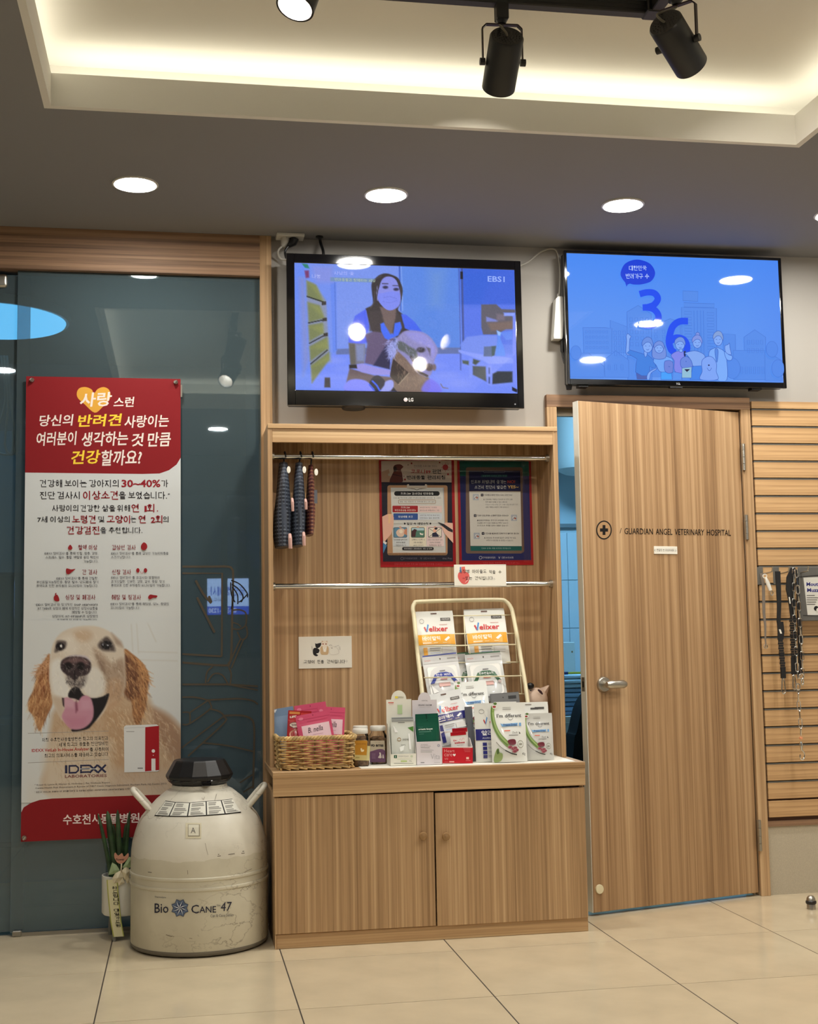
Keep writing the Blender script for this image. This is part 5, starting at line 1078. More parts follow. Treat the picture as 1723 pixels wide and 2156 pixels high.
r2_ = N(nt, 'ShaderNodeValToRGB'); e_ = r2_.color_ramp.elements; e_[0].position = .488; e_[0].color = (0, 0, 0, 1); e_[1].position = .5; e_[1].color = (1, 1, 1, 1); k_ = e_.new(.512); k_.color = (0, 0, 0, 1); nt.links.new(nz_(9, 7, (3, 1, 2), (1, 1, 1.6)), r2_.inputs['Fac'])
r3_ = N(nt, 'ShaderNodeValToRGB'); r3_.color_ramp.elements[0].position = .46; r3_.color_ramp.elements[1].position = .62; r3_.color_ramp.elements[0].color = (0, 0, 0, 1); r3_.color_ramp.elements[1].color = (.65, .65, .65, 1); nt.links.new(nz_(3.2, 4, (9, 4, 1)), r3_.inputs['Fac'])
mu_ = N(nt, 'ShaderNodeMath', operation='MULTIPLY'); nt.links.new(r2_.outputs[0], mu_.inputs[0]); nt.links.new(r3_.outputs[0], mu_.inputs[1])
mx_ = N(nt, 'ShaderNodeMixRGB'); nt.links.new(mu_.outputs[0], mx_.inputs[0]); nt.links.new(ol_.outputs[0], mx_.inputs[1]); mx_.inputs[2].default_value = lin4((112, 100, 84)); nt.links.new(mx_.outputs[0], p.inputs['Base Color'])
p.inputs['Roughness'].default_value = .38; M_TANK = m
MB().lathe(TP, TC, 72).build('body', M_TANK, tk)
for y in (1853, 1874):
    z = U(420, y, TC.y-TR).z
    MB().lathe([(TR-.002, z-.008), (TR+.003, z-.005), (TR+.0045, z), (TR+.003, z+.005), (TR-.002, z+.008)], TC, 72, cap=False).build('rib', M_TANK, tk)
MB().lathe([(.226, -.0), (.243, .006), (.2502, .018), (.2502, .022), (.245, .018)], TC, 72, cap=False).build('foot_rim', plain('grey_rim', (112, 106, 96), .5), tk)
lid = MB().lathe([(.095, .562), (.098, .575), (.114, .588), (.1235, .606), (.123, .612), (.096, .660), (.092, .665), (.001, .667)], TC, 14, smooth=False).build('lid', M_BLACK, tk)
MB().lathe([(.106, .5875), (.1175, .5945), (.1165, .597)], TC, 48, cap=False).build('lid_ring', M_GBLACK, lid)
B('latch', M_GBLACK, lid, TC.x+.005, TC.x+.04, TC.y-.121, TC.y-.1, .577, .592, bev=.003)
for s_ in (-1, 1):
    out = [TC+Vector((s_*.178, -.05, .49)), TC+Vector((s_*.205, -.05, .522)), TC+Vector((s_*.232, -.044, .552)), TC+Vector((s_*.241, -.02, .561)), TC+Vector((s_*.241, .02, .561)), TC+Vector((s_*.232, .044, .552)), TC+Vector((s_*.205, .05, .522)), TC+Vector((s_*.178, .05, .49))]
    MB().tube(bez(out, 6), .0105, 10).build('handle', M_TANK, tk)
def rprof(z):
    for (r0, z0), (r1, z1) in zip(TP[:-1], TP[1:]):
        if z0 <= z <= z1: return r0+(r1-r0)*(z-z0)/(z1-z0)
    return TP[-1][0] if z > .5 else TP[2][0]
def Ttank(x, y):
    Y = TC.y-TR
    for _ in range(12):
        p = U(x, y, Y); r = rprof(p.z); dx = max(-r*.995, min(r*.995, p.x-TC.x)); Y = TC.y-math.sqrt(max(1e-6, r*r-dx*dx))
    return p.x-TC.x, p.z
def mtank(a, b, d):
    r = rprof(b)+d; return Vector((TC.x+a*(1+d/.25), TC.y-math.sqrt(max(1e-6, r*r-a*a)), b+d*(.6 if b > .43 else 0)))
cv = Cv((0, 0, 0), T=Ttank, map3=mtank, base=.0012, eps=.0002)
# label of five instruction panels round the shoulder
def lab(u, v):   # u 0..5, v 0..1 on the curved label
    xt = [349, 370, 400, 434, 465, 489]; xb = [325.5, 356, 395, 435, 474, 508]; yt = [1686, 1689, 1690, 1687, 1685, 1682]; yb = [1717.5, 1719.5, 1720, 1718, 1715, 1711]
    i = min(4, int(u)); f = u-i
    return ((xt[i]*(1-f)+xt[i+1]*f)*(1-v)+(xb[i]*(1-f)+xb[i+1]*f)*v, (yt[i]*(1-f)+yt[i+1]*f)*(1-v)+(yb[i]*(1-f)+yb[i+1]*f)*v)
def lq(u0, v0, u1, v1, c, n=6):
    pts = [lab(u0+(u1-u0)*i/n, v0+(v1-v0)*j/3) for j in range(4) for i in range(n+1)]
    cv._put(pts, [(j*(n+1)+i, j*(n+1)+i+1, (j+1)*(n+1)+i+1, (j+1)*(n+1)+i) for j in range(3) for i in range(n)], lin4(c))
lq(0, 0, 4.999, 1, (30, 28, 28), 30); cv.k += 2
for k in range(5):
    lq(k+.035, .05, k+.965, .95, (226, 224, 212)); cv.k += 1
    for a, b in ((.12, .2), (.24, .32), (.42, .5), (.53, .6), (.68, .74), (.78, .84), (.86, .9)):
        lq(k+.14, a, k+.14+.74*(.8+.2*math.sin(k*3+a*9)), b, (152, 150, 142)); cv.k -= 1
cv.build('instruction_label', M_PRINT, tk)
cv = Cv((0, 0, 0), T=Ttank, map3=mtank, base=.0012, eps=.0004)
cv.rect(391, 1733, 424, 1765, (214, 206, 178), 4); cv.rect(396, 1736, 421, 1761, (150, 142, 120), 4); cv.rect(397, 1737, 419, 1759, (222, 218, 200), 4); cv.tb('A', 402, 1743, 412, 1754, (96, 92, 88), 0); cv.build('letter_tag', M_PRINT, tk)
cv = Cv((0, 0, 0), T=Ttank, map3=mtank, base=.0012, eps=.0002)
IN = (44, 44, 62)
cv.tb('Thermolyne', 326, 1887, 350, 1891.5, (90, 90, 96), 0, slope=.05); cv.tb('Bio', 326, 1902, 355, 1922, IN, .004); cv.tb('C', 403, 1905, 419, 1923, IN, .006); cv.tb('ANE', 420, 1908, 455, 1921.5, IN, .006, slope=-.02); cv.tb('TM', 456, 1905, 463.5, 1908.5, IN, 0); cv.tb('47', 464.5, 1899, 488, 1918, IN, -.002, slope=-.06, shear=.1); cv.tb('Can & Cane Series', 443, 1924, 491, 1930, (110, 108, 108), 0, slope=-.05)
cx, cy = 379.5, 1911.5
st_ = []
for k in range(16):
    a = 2*math.pi*k/16+.39; r = 19.5 if k % 2 == 0 else 14.5; st_.append((cx+r*.96*math.cos(a), cy+r*math.sin(a)))
cv.poly(st_, (96, 112, 138)); cv.line(st_, 1, (44, 50, 74), True)
for k in range(8):
    a = 2*math.pi*k/8+.39; b = a+.39; c = a-.39
    cv.poly([(cx, cy), (cx+6*math.cos(b), cy+6*math.sin(b)), (cx+16*math.cos(a), cy+16.5*math.sin(a))], (40, 50, 88)); cv.poly([(cx, cy), (cx+6*math.cos(c), cy+6*math.sin(c)), (cx+16*math.cos(a), cy+16.5*math.sin(a))], (206, 212, 218))
cv.build('brand_lettering', M_PRINT, tk)
cv = Cv((0, 0, 0), T=Ttank, map3=mtank, base=.0008, eps=.0001)
for a in ([(458, 1803), (488, 1798), (515, 1796)], [(459, 1799), (514, 1792)]): cv.line(a, 1.4, (96, 88, 78))
cv.line([(312, 1836), (320, 1837)], 1.3, (96, 88, 78)); cv.line([(513, 1837), (530, 1829)], 1., (130, 120, 104)); cv.line([(360, 1971), (405, 1976)], 1., (140, 128, 110)); cv.line([(350, 1968), (362, 1972)], 1.2, (120, 110, 94)); cv.line([(395, 1832), (396, 1841)], 1, (130, 120, 104)); cv.line([(432, 1775), (438, 1800)], .8, (160, 152, 134))
cv.line([(425, 1680), (428, 1684), (431, 1678)], .9, (140, 134, 120)); cv.line([(452, 1686), (456, 1672)], .9, (140, 134, 120))
# older, more yellowed paint band with a ragged upper edge
cv.build('scratches', M_PRINT, tk, kind='stuff')

# ------------------------------------------------------------------ planter with sansevieria sticks
PC = Vector((-.214, -.118, 0)); PR = .073
pl = thing('planter', PC, 'white footed pot with upright snake plant sticks and yellow ribbon', 'potted plant')
M_POT = plain('white_pot', (226, 226, 218), .4)
z0, z1 = .088, .232
MB().lathe([(.02, z0-.004), (PR-.006, z0), (PR, z0+.008), (PR, z1), (PR-.005, z1), (PR-.006, z1-.03), (.001, z1-.03)], PC, 40, cap=False).build('pot', M_POT, pl)
MB().lathe([(PR-.007, z1-.028), (.001, z1-.026)], PC, 24).build('soil', plain('soil', (40, 32, 24), .95), pl)
for k, a in enumerate((250, 10, 130)):
    a = math.radians(a); c = PC+Vector((math.cos(a)*.055, math.sin(a)*.055, 0)); MB().tube([c+Vector((0, 0, z0+.004)), c+Vector((math.cos(a)*.012, math.sin(a)*.012, .012)), c+Vector((math.cos(a)*.012, math.sin(a)*.012, 0))], [.012, .009, .007], 12).build('leg', plain('grey_leg', (130, 130, 124), .5), pl)
M_STK = plain('snake_plant', (40, 62, 34), .5, noise=.35, nscale=26)
sticks = [((236, 1840), (206, 1713), .008), ((244, 1830), (228, 1707), .015), ((254, 1835), (250, 1705), .011), ((262, 1832), (274, 1708), .009), ((248, 1840), (238, 1735), .01), ((256, 1840), (262, 1735), .009)]
for k, ((xa, ya), (xb, yb), r) in enumerate(sticks):
    yy = PC.y+(-.02, -.01, -.025, 0, .025, .02)[k]; a, b = U(xa, ya, yy), U(xb, yb, yy); a.z = z1-.03
    pts = [a.lerp(b, t)+Vector((.004*math.sin(k+t*3), 0, 0)) for t in (0, .25, .5, .75, .94, 1)]
    MB().tube(pts, [r*.9, r, r*.95, r*.85, r*.55, .0015], 10).build('leaf_stick', M_STK, pl)
# ribbon, bow, tulip pick
M_RIB = plain('yellow_ribbon', (222, 217, 176), .6); M_BOW = plain('satin_bow', (216, 206, 178), .35); M_LEAFP = plain('pale_green_wrap', (150, 170, 128), .6)
ry = PC.y-PR-.006
rp = [U(x, y, ry) for x, y in ((236, 1852), (238, 1880), (241, 1910), (244, 1940), (250, 1972))]
def flatribbon(P, w, off=0., mat=M_RIB, name='ribbon', par=None, th=.0012):
    g = MB()
    for a, b in zip(P[:-1], P[1:]):
        vs = []
        for c in (a, b):
            for sx, sy in ((-1, -1), (1, -1), (1, 1), (-1, 1)): vs.append((c.x+off+sx*w/2, c.y+sy*th/2, c.z))
        g.add(vs, [(0, 1, 2, 3), (7, 6, 5, 4), (0, 4, 5, 1), (1, 5, 6, 2), (2, 6, 7, 3), (3, 7, 4, 0)])
    return g.build(name, mat, par)
rb = flatribbon(rp, .040, mat=plain('ribbon_edge', (170, 172, 84), .6), name='ribbon', par=pl)
flatribbon([p+Vector((0, -.0009, 0)) for p in rp], .032, mat=M_RIB, name='ribbon_centre', par=rb, th=.0008)
cv = Cv((0, ry-.0015, 0), base=.0004)
for k, chh in enumerate('하드립니다'): cv.tb(chh, 236+.9*k, 1866+8.2*k, 247+.9*k, 1873+8.2*k, (26, 24, 22), .03)
for k, chh in enumerate('대일가드림'): cv.tb(chh, 240+.9*k, 1913+8*k, 250.5+.9*k, 1919.5+8*k, (26, 24, 22), .03)
cv.build('ribbon_lettering', M_PRINT, rb)
yb = ry-.004
def flap(pts, mat, name, d=.008):
    P = [U(x, y, yb) for x, y in pts]; c = sum(P, Vector())/len(P); N_ = len(P); g = MB()
    vs = P+[p+Vector((0, .003, 0)) for p in P]+[c+Vector((0, -d, 0)), c+Vector((0, .004, 0))]
    g.add(vs, [(i, (i+1) % N_, 2*N_) for i in range(N_)]+[(N_+(i+1) % N_, N_+i, 2*N_+1) for i in range(N_)]+[(i, N_+i, N_+(i+1) % N_, (i+1) % N_) for i in range(N_)])
    return g.build(name, mat, pl)
flap([(228, 1842), (236, 1816), (246, 1822), (252, 1832), (248, 1838), (236, 1841)], M_LEAFP, 'wrap_leaf'); flap([(258, 1826), (272, 1804), (278, 1806), (276, 1826), (264, 1830)], M_LEAFP, 'wrap_leaf')
flap([(236, 1850), (244, 1836), (255, 1833), (260, 1846), (256, 1856), (240, 1860)], M_BOW, 'bow_loop', .014); flap([(256, 1834), (266, 1822), (274, 1832), (272, 1850), (262, 1852)], M_BOW, 'bow_loop', .014); flap([(248, 1858), (258, 1846), (263, 1858), (250, 1866)], M_BOW, 'bow_tail', .006); flap([(264, 1852), (272, 1848), (274, 1856), (267, 1860)], M_BOW, 'bow_tail', .006)
P = [U(x, y, yb) for x, y in sp2([(241, 1797), (244, 1796), (249, 1802), (257, 1796), (260, 1803), (264, 1802), (270, 1796), (271, 1804), (264, 1813), (256, 1819), (247, 1816), (241, 1806)], 2, True)]
g = MB(); n_ = len(P); g.add(P+[p+Vector((0, .004, 0)) for p in P], [list(range(n_)), list(range(n_, 2*n_))[::-1]]+[(i, (i+1) % n_, n_+(i+1) % n_, n_+i) for i in range(n_)]); tp = g.build('tulip_pick', plain('pink_wood', (196, 140, 116), .6), pl)
a, b = U(256, 1818, yb), U(255, 1836, yb); MB().tube([a, b], .003, 6).build('pick_stem', M_BOW, tp)
cv = Cv((0, yb, 0), base=.0006); cv.tb('Flower', 244, 1807, 262, 1812, (70, 46, 40), .01, slope=-.05); cv.build('pick_lettering', M_PRINT, tp)

# ------------------------------------------------------------------ cabinet below, display shelf above
ZT = .625; YC = -.47; bc = thing('base_cabinet', (.92, -.24, 0), 'low oak laminate cabinet with two doors and round knobs', 'cabinet')
MC = bc
B('side_panel', WV, bc, CABX0, CABX0+.018, YC+.018, -.004, 0, ZT-.085, bev=.001); B('side_panel', WV, bc, CABX1-.018, CABX1, YC+.018, -.004, 0, ZT-.085, bev=.001)
B('plinth', WH, bc, CABX0+.006, CABX1, YC+.008, YC+.026, 0, .05, bev=.001); B('plinth_end', WV, bc, CABX0, CABX0+.006, YC+.004, YC+.03, 0, .05)
B('back_panel', M_BLACK, bc, CABX0+.018, CABX1-.018, -.012, -.006, .02, ZT-.085)
B('floor_panel', WH, bc, CABX0+.018, CABX1-.018, YC+.02, -.012, .03, .048)
wtop = B('worktop', WH, bc, CABX0-.005, CABX1+.002, YC-.008, -.004, ZT-.02, ZT, bev=.001); B('apron', WH, bc, CABX0-.004, CABX1+.001, YC-.007, YC+.012, ZT-.087, ZT-.02, bev=.0008)
def cdoor(x0, x1, z0, z1, dz):
    M = rot('Y', dz); c = Vector(((x0+x1)/2, 0, (z0+z1)/2))
    d = MB().box(x0-c.x, x1-c.x, YC, YC+.017, z0-c.z, z1-c.z, .001, M=M, o=c).build('cabinet_door', WV, bc); return d
dL = cdoor(CABX0+.001, .925, .0525, .5335, 0); dR = cdoor(.9305, CABX1-.001, .0505, .529, 0)
for d, x, y in ((dL, 891, 1760), (dR, 939, 1761)):
    p = U(x, y, YC-.012); g = MB(); g.lathe([(.007, 0), (.007, .008), (.013, .012), (.0155, .018), (.013, .024), (.001, .027)], (p.x, YC, p.z), 24, M=Matrix(((1, 0, 0), (0, 0, -1), (0, 1, 0)))); g.build('knob', plain('beech_knob', (150, 116, 76), .4), d)
SH = thing('display_shelf', (.92, -.14, ZT), 'tall open oak display shelf standing on the cabinet', 'shelf')
SX0_, SX1_, SY, ST = CABX0-.001, 1.497, -.272, 1.935
B('side_panel', WV, SH, SX0_, SX0_+.018, SY, -.002, ZT, ST-.018, bev=.001); B('side_panel', WV, SH, SX1_-.018, SX1_, SY, -.002, ZT, ST-.018, bev=.001)
B('top_board', WH, SH, SX0_, SX1_, SY-.003, -.002, ST-.018, ST, bev=.001); B('header_board', WH, SH, SX0_+.018, SX1_-.018, SY+.002, SY+.02, ST-.072, ST-.018, bev=.0008); B('back_panel', WV, SH, SX0_+.018, SX1_-.018, -.02, -.008, ZT, ST-.018)
for z in (1.818, 1.308):
    r_ = MB().tube([(SX0_+.018, -.2, z), (SX1_-.018, -.2, z)], .0115, 16).build('hanging_rail', M_CHROME, SH)
    for x in (SX0_+.018, SX1_-.018): s_ = 1 if x < 1 else -1; MB().tube([(x, -.2, z), (x+s_*.012, -.2, z)], .0155, 16).build('rail_socket', M_STEEL, r_)
# loose sheet lining the worktop
pts = [UZ(x, y, ZT) for x, y in ((744, 1608), (1130, 1596))]
sheet = sp2([(.68, -.455), (.8, -.462), (.86, -.458), (.95, -.464), (1.05, -.46), (1.14, -.466), (1.2, -.46), (1.3, -.465), (1.4, -.461), (1.462, -.462)], 3)+[(1.476, -.455), (1.476, -.06), (.66, -.06), (.66, -.452)]
MB().prism(sheet, .0003, .0011, (0, 0, ZT), (1, 0, 0), (0, 1, 0), (0, 0, 1)).build('paper_sheet', M_PAPER, None, label='white paper sheet lining the cabinet top', cat='paper')

# ------------------------------------------------------------------ notices on the shelf back
YP = -.0215
def board(name, cn, Y0, Y1, label, cat='poster', mat=M_PAPER, bev=0.):
    P = [U(x, y, Y0) for x, y in cn]; x0, x1 = (P[0].x+P[2].x)/2, (P[1].x+P[3].x)/2; z1, z0 = (P[0].z+P[1].z)/2, (P[2].z+P[3].z)/2
    t = thing(name, ((x0+x1)/2, Y1, z0), label, cat); B('sheet', mat, t, x0, x1, Y0, Y1, z0, z1, bev=bev)
    cv = Cv((0, Y0, 0), base=.0003, eps=.00005); T0 = cv.T
    cv.T = lambda x, y: (lambda p: (min(x1, max(x0, p[0])), min(z1, max(z0, p[1]))))(T0(x, y))
    return t, cv
PA, cv = board('framed_notice', ((797, 968), (957, 970), (803, 1195), (960, 1192)), -.0235, -.0203, 'red-edged notice with pink header and clipboard drawing, the left one', 'notice', plain('red_board', (150, 12, 18), .5))
def A(*p): return [(790+x/8.983, 960+y/8.983) for x, y in p]
def ar(x0, y0, x1, y1, c): cv.poly(A((x0, y0), (x1, y0), (x1, y1), (x0, y1)), c)
def at_(t, x0, y0, x1, y1, c, b=.015): (a, b_), (c_, d) = A((x0, y0), (x1, y1)); cv.tb(t, a, b_, c_, d, c, b)
RD = (176, 16, 24); NAVY = (40, 36, 52)
cv.rect(780, 950, 980, 1210, RD); cv.poly(A((115, 95), (1445, 90), (1450, 500), (122, 495)), (242, 222, 206)); cv.poly(A((122, 497), (1450, 500), (1475, 1995), (150, 2000)), NAVY)
cv.poly(A(*sp2([(280, 495), (290, 420), (330, 340), (350, 290), (345, 215), (380, 170), (470, 158), (530, 195), (530, 215), (490, 260), (510, 330), (520, 400), (510, 495)], 4, True)), (126, 66, 60)); cv.poly(A(*sp2([(350, 220), (380, 190), (410, 230), (400, 290), (360, 290)], 4, True)), (66, 38, 36)); cv.line(A((325, 345), (500, 385)), 1.4, (60, 34, 36)); cv.poly(A((125, 300), (260, 250), (290, 400), (270, 495), (125, 495)), (222, 180, 150))
for x, y, r, c in ((1330, 215, 55, (206, 70, 74)), (690, 140, 17, (170, 60, 50)), (1222, 125, 14, (170, 60, 50)), (1380, 347, 18, (200, 60, 60)), (565, 447, 18, (190, 60, 60)), (625, 170, 10, (150, 100, 80)), (545, 385, 9, (150, 100, 80)), (270, 355, 26, (232, 222, 206))): cv.poly(A(*ell(x, y, r, r, 16)), c)
for k in range(8): a = k*math.pi/4; cv.line(A((1330+62*math.cos(a), 215+62*math.sin(a)), (1330+85*math.cos(a), 215+85*math.sin(a))), .8, (206, 90, 90))
at_('반려동물 코로나19 가이드', 735, 168, 1175, 215, (150, 130, 118), 0); at_('코로나19', 675, 255, 1050, 335, (206, 54, 60), .03); at_('관련', 1080, 255, 1250, 335, (40, 28, 28), .03); at_('반려동물', 600, 368, 945, 446, (40, 28, 28), .03); at_('관리지침', 985, 368, 1325, 446, (40, 28, 28), .03)
cv.poly(A(*rrect(232, 555, 1370, 1880, 40)), (218, 168, 126)); cv.poly(A((295, 600), (1280, 600), (1330, 1830), (335, 1832)), (242, 241, 236)); cv.poly(A((1280, 600), (1300, 600), (1340, 1820), (1330, 1830)), (200, 200, 206)); cv.line(A((600, 560), (610, 610), (740, 625), (790, 645), (840, 625), (970, 610), (980, 560)), 1.2, (120, 104, 96)); cv.poly(A(*rrect(600, 535, 985, 615, 25)), (228, 214, 196)); cv.poly(A(*rrect(640, 530, 945, 562, 14)), NAVY)
cv.poly(A(*rrect(360, 668, 1220, 755, 42)), (18, 16, 20)); at_('코로나19 검사대상 반려동물', 480, 690, 1105, 735, (232, 230, 226), .03); at_('코로나19 확진자에 노출된 후 "의심증상"을 나타내는 개, 고양이', 345, 780, 1240, 810, (110, 108, 106), 0); cv.line(A(*rrect(442, 832, 1142, 903, 18)), 1., (184, 150, 120), True); at_('발열, 기침, 호흡곤란, 눈·코분비물 증가, 구토, 설사', 470, 852, 1120, 880, (120, 104, 92), .004)
cv.poly(A(*rrect(328, 942, 808, 1066, 14)), (186, 36, 44)); at_('코로나19', 485, 955, 655, 995, (238, 220, 218), .03); at_('확진자증상을 보인다면?', 370, 1010, 770, 1048, (238, 220, 218), .03); ar(815, 945, 1262, 1066, (226, 202, 200)); at_('"의심된다" 또는 기저에게', 848, 962, 1160, 990, (90, 60, 62), .005); at_('바이러스로 동물서비스 가정', 845, 1015, 1210, 1044, (70, 50, 54), .01)
cv.poly(A(*rrect(345, 1088, 808, 1210, 14)), (46, 82, 150)); at_('의심배출 요건', 435, 1130, 710, 1170, (228, 232, 240), .03); ar(815, 1090, 1262, 1208, (206, 214, 224)); at_('양성반응 확인에 증세 있는', 850, 1110, 1220, 1138, (60, 64, 80), .005); at_('안전하십니 별도 음성안함', 850, 1160, 1215, 1190, (50, 54, 70), .01)
at_('일상 속 예방수칙', 600, 1258, 1005, 1304, (30, 26, 30), .03); 
for x in (560, 1045): cv.poly(A(*ell(x, 1280, 18, 18, 12)), (40, 34, 38))
cv.line(A((350, 1285), (530, 1283)), .7, (190, 188, 184)); cv.line(A((1075, 1280), (1250, 1278)), .7, (190, 188, 184))
ar(345, 1330, 640, 1710, (212, 218, 222)); ar(650, 1330, 965, 1710, (236, 228, 208)); ar(975, 1330, 1300, 1710, (234, 212, 212))
for x, c in ((350, (94, 142, 172)), (682, (82, 128, 110)), (1005, (232, 226, 214))): cv.poly(A(*rrect(x, 1355, x+250, 1542, 20)), c); cv.line(A(*rrect(x, 1355, x+250, 1542, 20)), .9, (60, 50, 56), True); cv.poly(A(*ell(x+125, 1350, 24, 20, 12)), (210, 160, 140))
cv.poly(A(*sp2([(395, 1450), (440, 1390), (520, 1370), (560, 1420), (530, 1520), (440, 1525)], 4, True)), (224, 196, 176)); cv.poly(A(*ell(488, 1430, 34, 36, 14)), (240, 226, 206)); cv.poly(A((560, 1390), (600, 1370), (600, 1500), (540, 1470)), (206, 140, 110)); ar(690, 1362, 925, 1410, (176, 206, 216)); cv.poly(A((690, 1430), (740, 1380), (790, 1400), (770, 1450), (760, 1530), (690, 1530)), (70, 40, 44)); cv.poly(A((840, 1450), (880, 1470), (915, 1470), (900, 1500), (850, 1490)), (236, 232, 222))
cv.line(A((1010, 1365), (1250, 1535)), .9, (60, 50, 56)); cv.line(A((1250, 1365), (1010, 1535)), .9, (60, 50, 56)); cv.poly(A((1080, 1460), (1150, 1440), (1210, 1530), (1075, 1530)), (40, 40, 66)); cv.poly(A(*ell(1125, 1410, 32, 40, 14)), (232, 180, 156)); cv.poly(A(*ell(1150, 1375, 30, 22, 12)), (36, 28, 40))
for x0, x1, ls in ((355, 605, ('반려동물 접촉 전후', '흐르는물에', '깨끗이씻기')), (690, 935, ('산책이나 산책 시', '다른 사람 동물과', '2m이상 거리두기')), (990, 1275, ('코로나 의심 증상이 있는', '의심하는 반려동물은', '접촉하지 않기'))):
    for k, l in enumerate(ls): d = (0, 40, 30)[k]; at_(l, x0+d, 1570+52*k, x1-d, 1602+52*k, (90, 88, 92), .004)
cv.poly(A(*rrect(510, 1726, 1106, 1782, 27)), (18, 16, 22)); at_('반려동물과 감염예방은 가정 내 방역', 545, 1740, 1075, 1770, (220, 218, 216), .012)
cv.poly(A((132, 1150), (240, 1098), (330, 1110), (352, 1170), (345, 1320), (300, 1480), (190, 1610), (150, 1640)), (230, 184, 164)); cv.poly(A((245, 1100), (300, 1100), (280, 1270), (250, 1280)), (236, 196, 150)); cv.poly(A((150, 1600), (222, 1640), (205, 1680), (148, 1650)), (232, 230, 228)); cv.poly(A((148, 1645), (222, 1690), (150, 1845)), (70, 126, 176))
cv.poly(A((1250, 1320), (1330, 1262), (1465, 1270), (1475, 1650), (1400, 1570), (1310, 1470)), (232, 188, 170)); cv.poly(A((1180, 1252), (1300, 1290), (1465, 1400), (1465, 1450), (1380, 1420), (1270, 1330)), (36, 32, 42))
for x0, x1, t in ((540, 790, '한국동물병원협회'), (910, 1135, '대한수의사회'), (1270, 1450, 'the Pet')): at_(t, x0, 1922, x1, 1958, (108, 102, 116), .01)
cv.line(A(*ell(508, 1942, 26, 26, 16)), .8, (108, 102, 116), True); at_('V', 850, 1920, 885, 1958, (108, 102, 116), .02); at_('동물보호자 여러분 코로나19 감염예방 반려동물 건강관리', 360, 2030, 1265, 2065, (206, 80, 84), .004)
cv.build('notice_print', M_PRINT, PA)
cvr = B('clear_cover', M_CLEAR, PA, PA.location.x-.157, PA.location.x+.157, -.0258, -.0252, 1.4, 1.83)
PB, cv = board('framed_notice', ((964, 970), (1117, 972), (967, 1190), (1125, 1190)), -.0235, -.0203, 'red-edged notice with dark blue and green clipboard, the right one', 'notice', plain('red_board_b', (150, 12, 18), .5))
def A(*p): return [(955+x/8.983, 960+y/8.983) for x, y in p]
cv.rect(940, 950, 1140, 1210, RD); cv.poly(A((115, 95), (1425, 92), (1470, 1970), (160, 1980)), (34, 40, 104)); cv.poly(A((115, 95), (1425, 92), (1432, 380), (122, 380)), (24, 96, 88)); cv.poly(A((1310, 210), (1428, 200), (1432, 380), (1315, 380)), (44, 110, 100)); cv.poly(A(*rrect(235, 215, 1310, 1845, 40)), (132, 106, 90)); cv.poly(A((1300, 300), (1340, 1800), (1310, 1840), (1280, 300)), (120, 96, 82))
cv.poly(A((292, 280), (1262, 278), (1272, 662), (298, 662)), (24, 26, 78)); cv.line(A((565, 285), (575, 315), (970, 312), (978, 285)), 1.2, (110, 112, 140)); ar(520, 355, 1020, 400, (30, 76, 88)); at_('동물병원 진료부 관련 안내', 548, 362, 1000, 392, (96, 150, 150), .01); at_('진료부 처방내역 공개는', 330, 455, 1000, 525, (206, 206, 206), .025); at_('NO!', 1022, 458, 1168, 518, (206, 74, 62), .03); at_('소견서 진단서 발급은', 398, 556, 1003, 624, (226, 226, 224), .025); at_('YES~', 1022, 558, 1232, 614, (240, 196, 120), .03)
cv.poly(A((298, 672), (1268, 675), (1292, 1705), (322, 1700)), (240, 236, 227)); cv.poly(A((320, 1705), (1292, 1708), (1294, 1790), (326, 1795)), (22, 104, 98)); at_('진료부 공개는 동물 보호자의 권리입니다!', 530, 1732, 1085, 1760, (190, 214, 208), .012)
for x, y in ((365, 720), (1088, 1112), (382, 1452)): cv.poly(A(*rrect(x, y, x+115, y+118, 12)), (200, 206, 216)); cv.poly(A(*ell(x+62, y+62, 36, 38, 16)), (240, 238, 234)); cv.poly(A(*ell(x+80, y+70, 20, 16, 10)), (206, 116, 92)); cv.line(A((x+30, y+92), (x+70, y+40), (x+84, y+56)), .9, (70, 84, 140))
for x, y, t, x1 in ((518, 715, '진료부를 공개하면 안되는 이유는 무엇인가요?', 1110), (386, 1104, '진료부 처방내역에는 공개하면 안되는 이유는요?', 1040), (535, 1442, '진단서를 발급하려면 진료비가 더 들어가지 않나요?', 1238)):
    cv.poly(A(*rrect(x, y, x+48, y+50, 8)), (34, 30, 50)); at_('Q', x+14, y+10, x+34, y+40, (230, 228, 226), .02); at_(t, x+65, y+8, x1, y+42, (56, 52, 66), .012)
for x, y, ls in ((605, 808, (('진료부에는 약물명과 진료내역 등 전문적 내용', 1115), ('전문가들만 이해할 수 있는 내용으로', 1015), ('작성되어 이를 공개할 경우 오해와 불법사용 등의 문제', 1215), ('사용된 약품명과 처방전이 그대로 알려집니다.', 1050))), (450, 1205, (('동물용의약품에는 전문가가 처방해야 하는', 1035), ('오남용의 우려가 있는 항생제 등 약품이 있습니다', 1035), ('자가진료로 학대를 당하는 동물이 많습니다.', 1040))), (620, 1535, (('진단서는, 약 처방에 필요한 내용을 적어 발급', 1180), ('보호자가 치료과정 등 증명할 수 있습니다.', 1130)))):
    for k, (l, x1) in enumerate(ls): at_(l, x, y+49*k, x1, y+49*k+30, (104, 100, 104), .002)
    at_('A.', x-40 if x > 460 else x-5, y, x-14 if x > 460 else x+20, y+30, (60, 56, 66), .01)
for x0, x1, t in ((550, 790, '한국동물병원협회'), (910, 1130, '대한수의사회')): at_(t, x0, 1905, x1, 1942, (186, 186, 200), .012)
